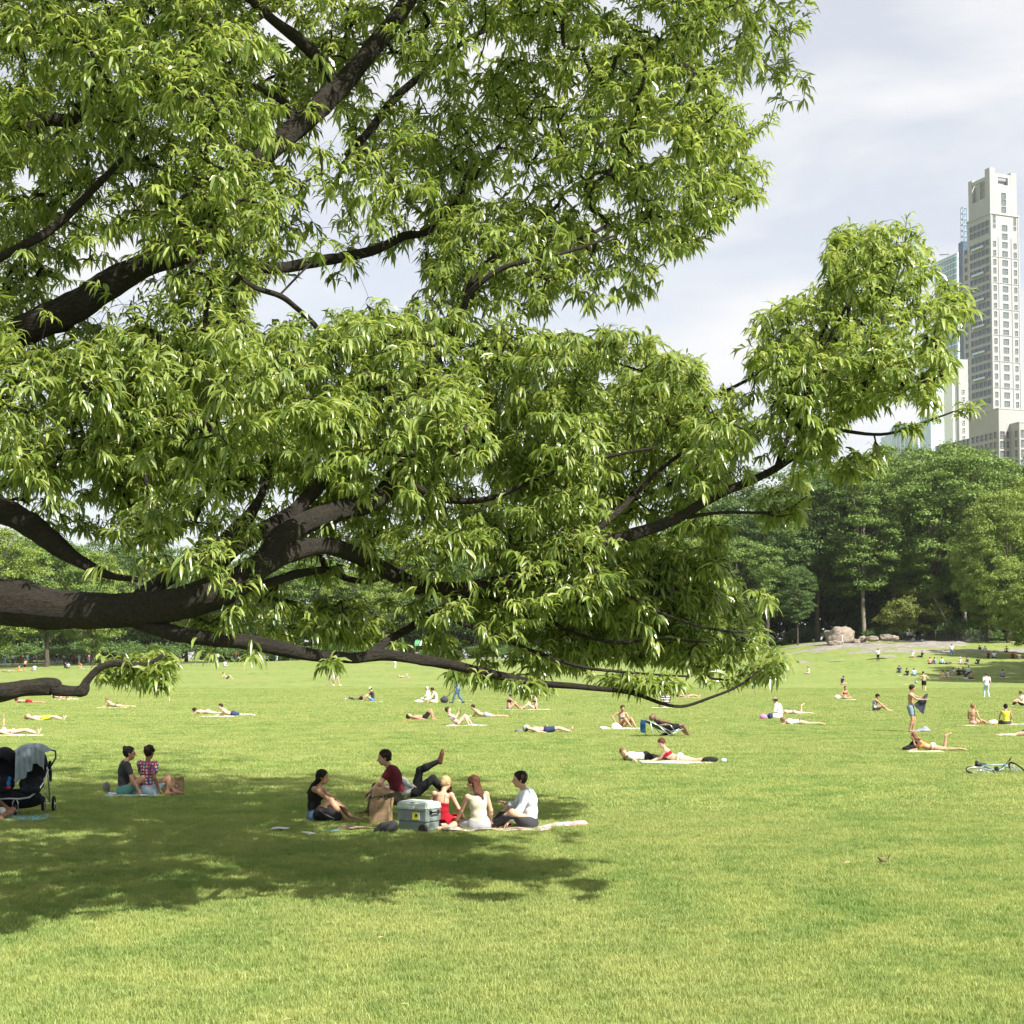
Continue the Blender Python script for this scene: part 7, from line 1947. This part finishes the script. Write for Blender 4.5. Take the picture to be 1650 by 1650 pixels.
# ---- bicycles lying on the grass
def bicycle(px, py, yaw, tilt, label, col, turn=0.0, sc=1.0):
    E = empty('bicycle', at_ground(px, py, .06), 0, label, 'bicycle'); E.rotation_euler = (R(tilt), 0, R(yaw)); E.rotation_mode = 'XYZ'; E.scale = (sc,) * 3
    m_f = plain('frame_' + label[:6], col, .35, .08, spec=.5); m_t = plain('tyre', (.015, .015, .015), .8, .1); m_r = plain('rim_alu', (.6, .6, .58), .35, .05, metal=.7); m_k = plain('black_part', (.02, .02, .02), .5, .1)
    rw, fw_, bb, sp, hd, ht = Vector((-.52, 0, 0)), Vector((.52, 0, 0)), Vector((-.08, 0, -.04)), Vector((-.22, 0, .42)), Vector((.36, 0, .36)), Vector((.33, 0, .47))
    m_ = MB(); m_.tube([bb, hd], .019, 8); m_.tube([sp, ht], .016, 8); m_.tube([bb, sp + Vector((-.03, 0, .06))], .015, 8); m_.tube([hd, ht], .019, 8)
    for s_ in (-1, 1): m_.tube([bb + Vector((0, .03 * s_, 0)), rw + Vector((0, .06 * s_, 0))], .009, 6); m_.tube([sp, rw + Vector((0, .06 * s_, 0))], .008, 6)
    m_.build('frame', m_f, E, smooth=True)
    wheel(E, rw, .34, .04, (0, 1, 0), m_t, m_r, 20)
    tm = Matrix.Rotation(turn, 4, (ht - hd).normalized())
    def T(v): return hd + (tm @ (Vector(v) - hd))
    m_ = MB()
    for s_ in (-1, 1): m_.tube([T(hd + Vector((0, .03 * s_, -.02))), T(fw_ + Vector((-.02, .055 * s_, .05))), T(fw_ + Vector((0, .055 * s_, 0)))], .012, 6)
    m_.build('fork', m_f, E, smooth=True)
    wheel(E, T(fw_), .34, .04, (tm @ Vector((0, 1, 0))), m_t, m_r, 20)
    m_ = MB(); m_.tube([T(ht), T(ht + Vector((.05, 0, .08)))], .014, 7); m_.tube([T((.38, -.27, .55)), T((.40, -.1, .55)), T((.38, 0, .55)), T((.40, .1, .55)), T((.38, .27, .55))], .013, 7); m_.build('handlebar', m_k, E, smooth=True)
    for s_ in (-1, 1): m_ = MB(); m_.tube([T((.39, .2 * s_, .55)), T((.37, .29 * s_, .55))], .019, 7); m_.build('grip', m_k, E, smooth=True)
    skin_mesh('saddle', [('b', 'c', np.array([-.34, 0, .52]), np.array([-.12, 0, .53]), .06, .022), ('b', 'e', np.array([-.36, .05, .52]), ax_, (.05, .05, .03)), ('b', 'e', np.array([-.36, -.05, .52]), ax_, (.05, .05, .03))], .012, m_k, E)
    m_ = MB(); m_.tube([bb + Vector((0, -.06, 0)), bb + Vector((0, .06, 0))], .02, 8)
    m_.tube([bb + Vector((0, -.05 + .01 * math.cos(q), 0)) + Vector((math.cos(q) * .09, 0, math.sin(q) * .09)) for q in [i * math.pi / 8 for i in range(16)]], .006, 5, closed=True); m_.build('chainring', m_k, E, smooth=True)
    for s_ in (-1, 1):
        m_ = MB(); e_ = bb + Vector((.12 * s_, .065 * s_, .12 * s_)); m_.tube([bb + Vector((0, .06 * s_, 0)), e_], .011, 6); cr = m_.build('crank', m_k, E, smooth=True)
        m_ = MB(); m_.box(e_ + Vector((0, .05 * s_, 0)), (.09, .09, .02)); m_.build('pedal', m_k, cr)
    return E
bicycle(1612, 1246, 8, -76, 'blue grey bicycle lying on its side at the right edge', (.22, .34, .42), .9)
bicycle(572, 1129, 4, -78, 'dark bicycle lying on the grass by the person in the white cap', (.03, .03, .035), .4)
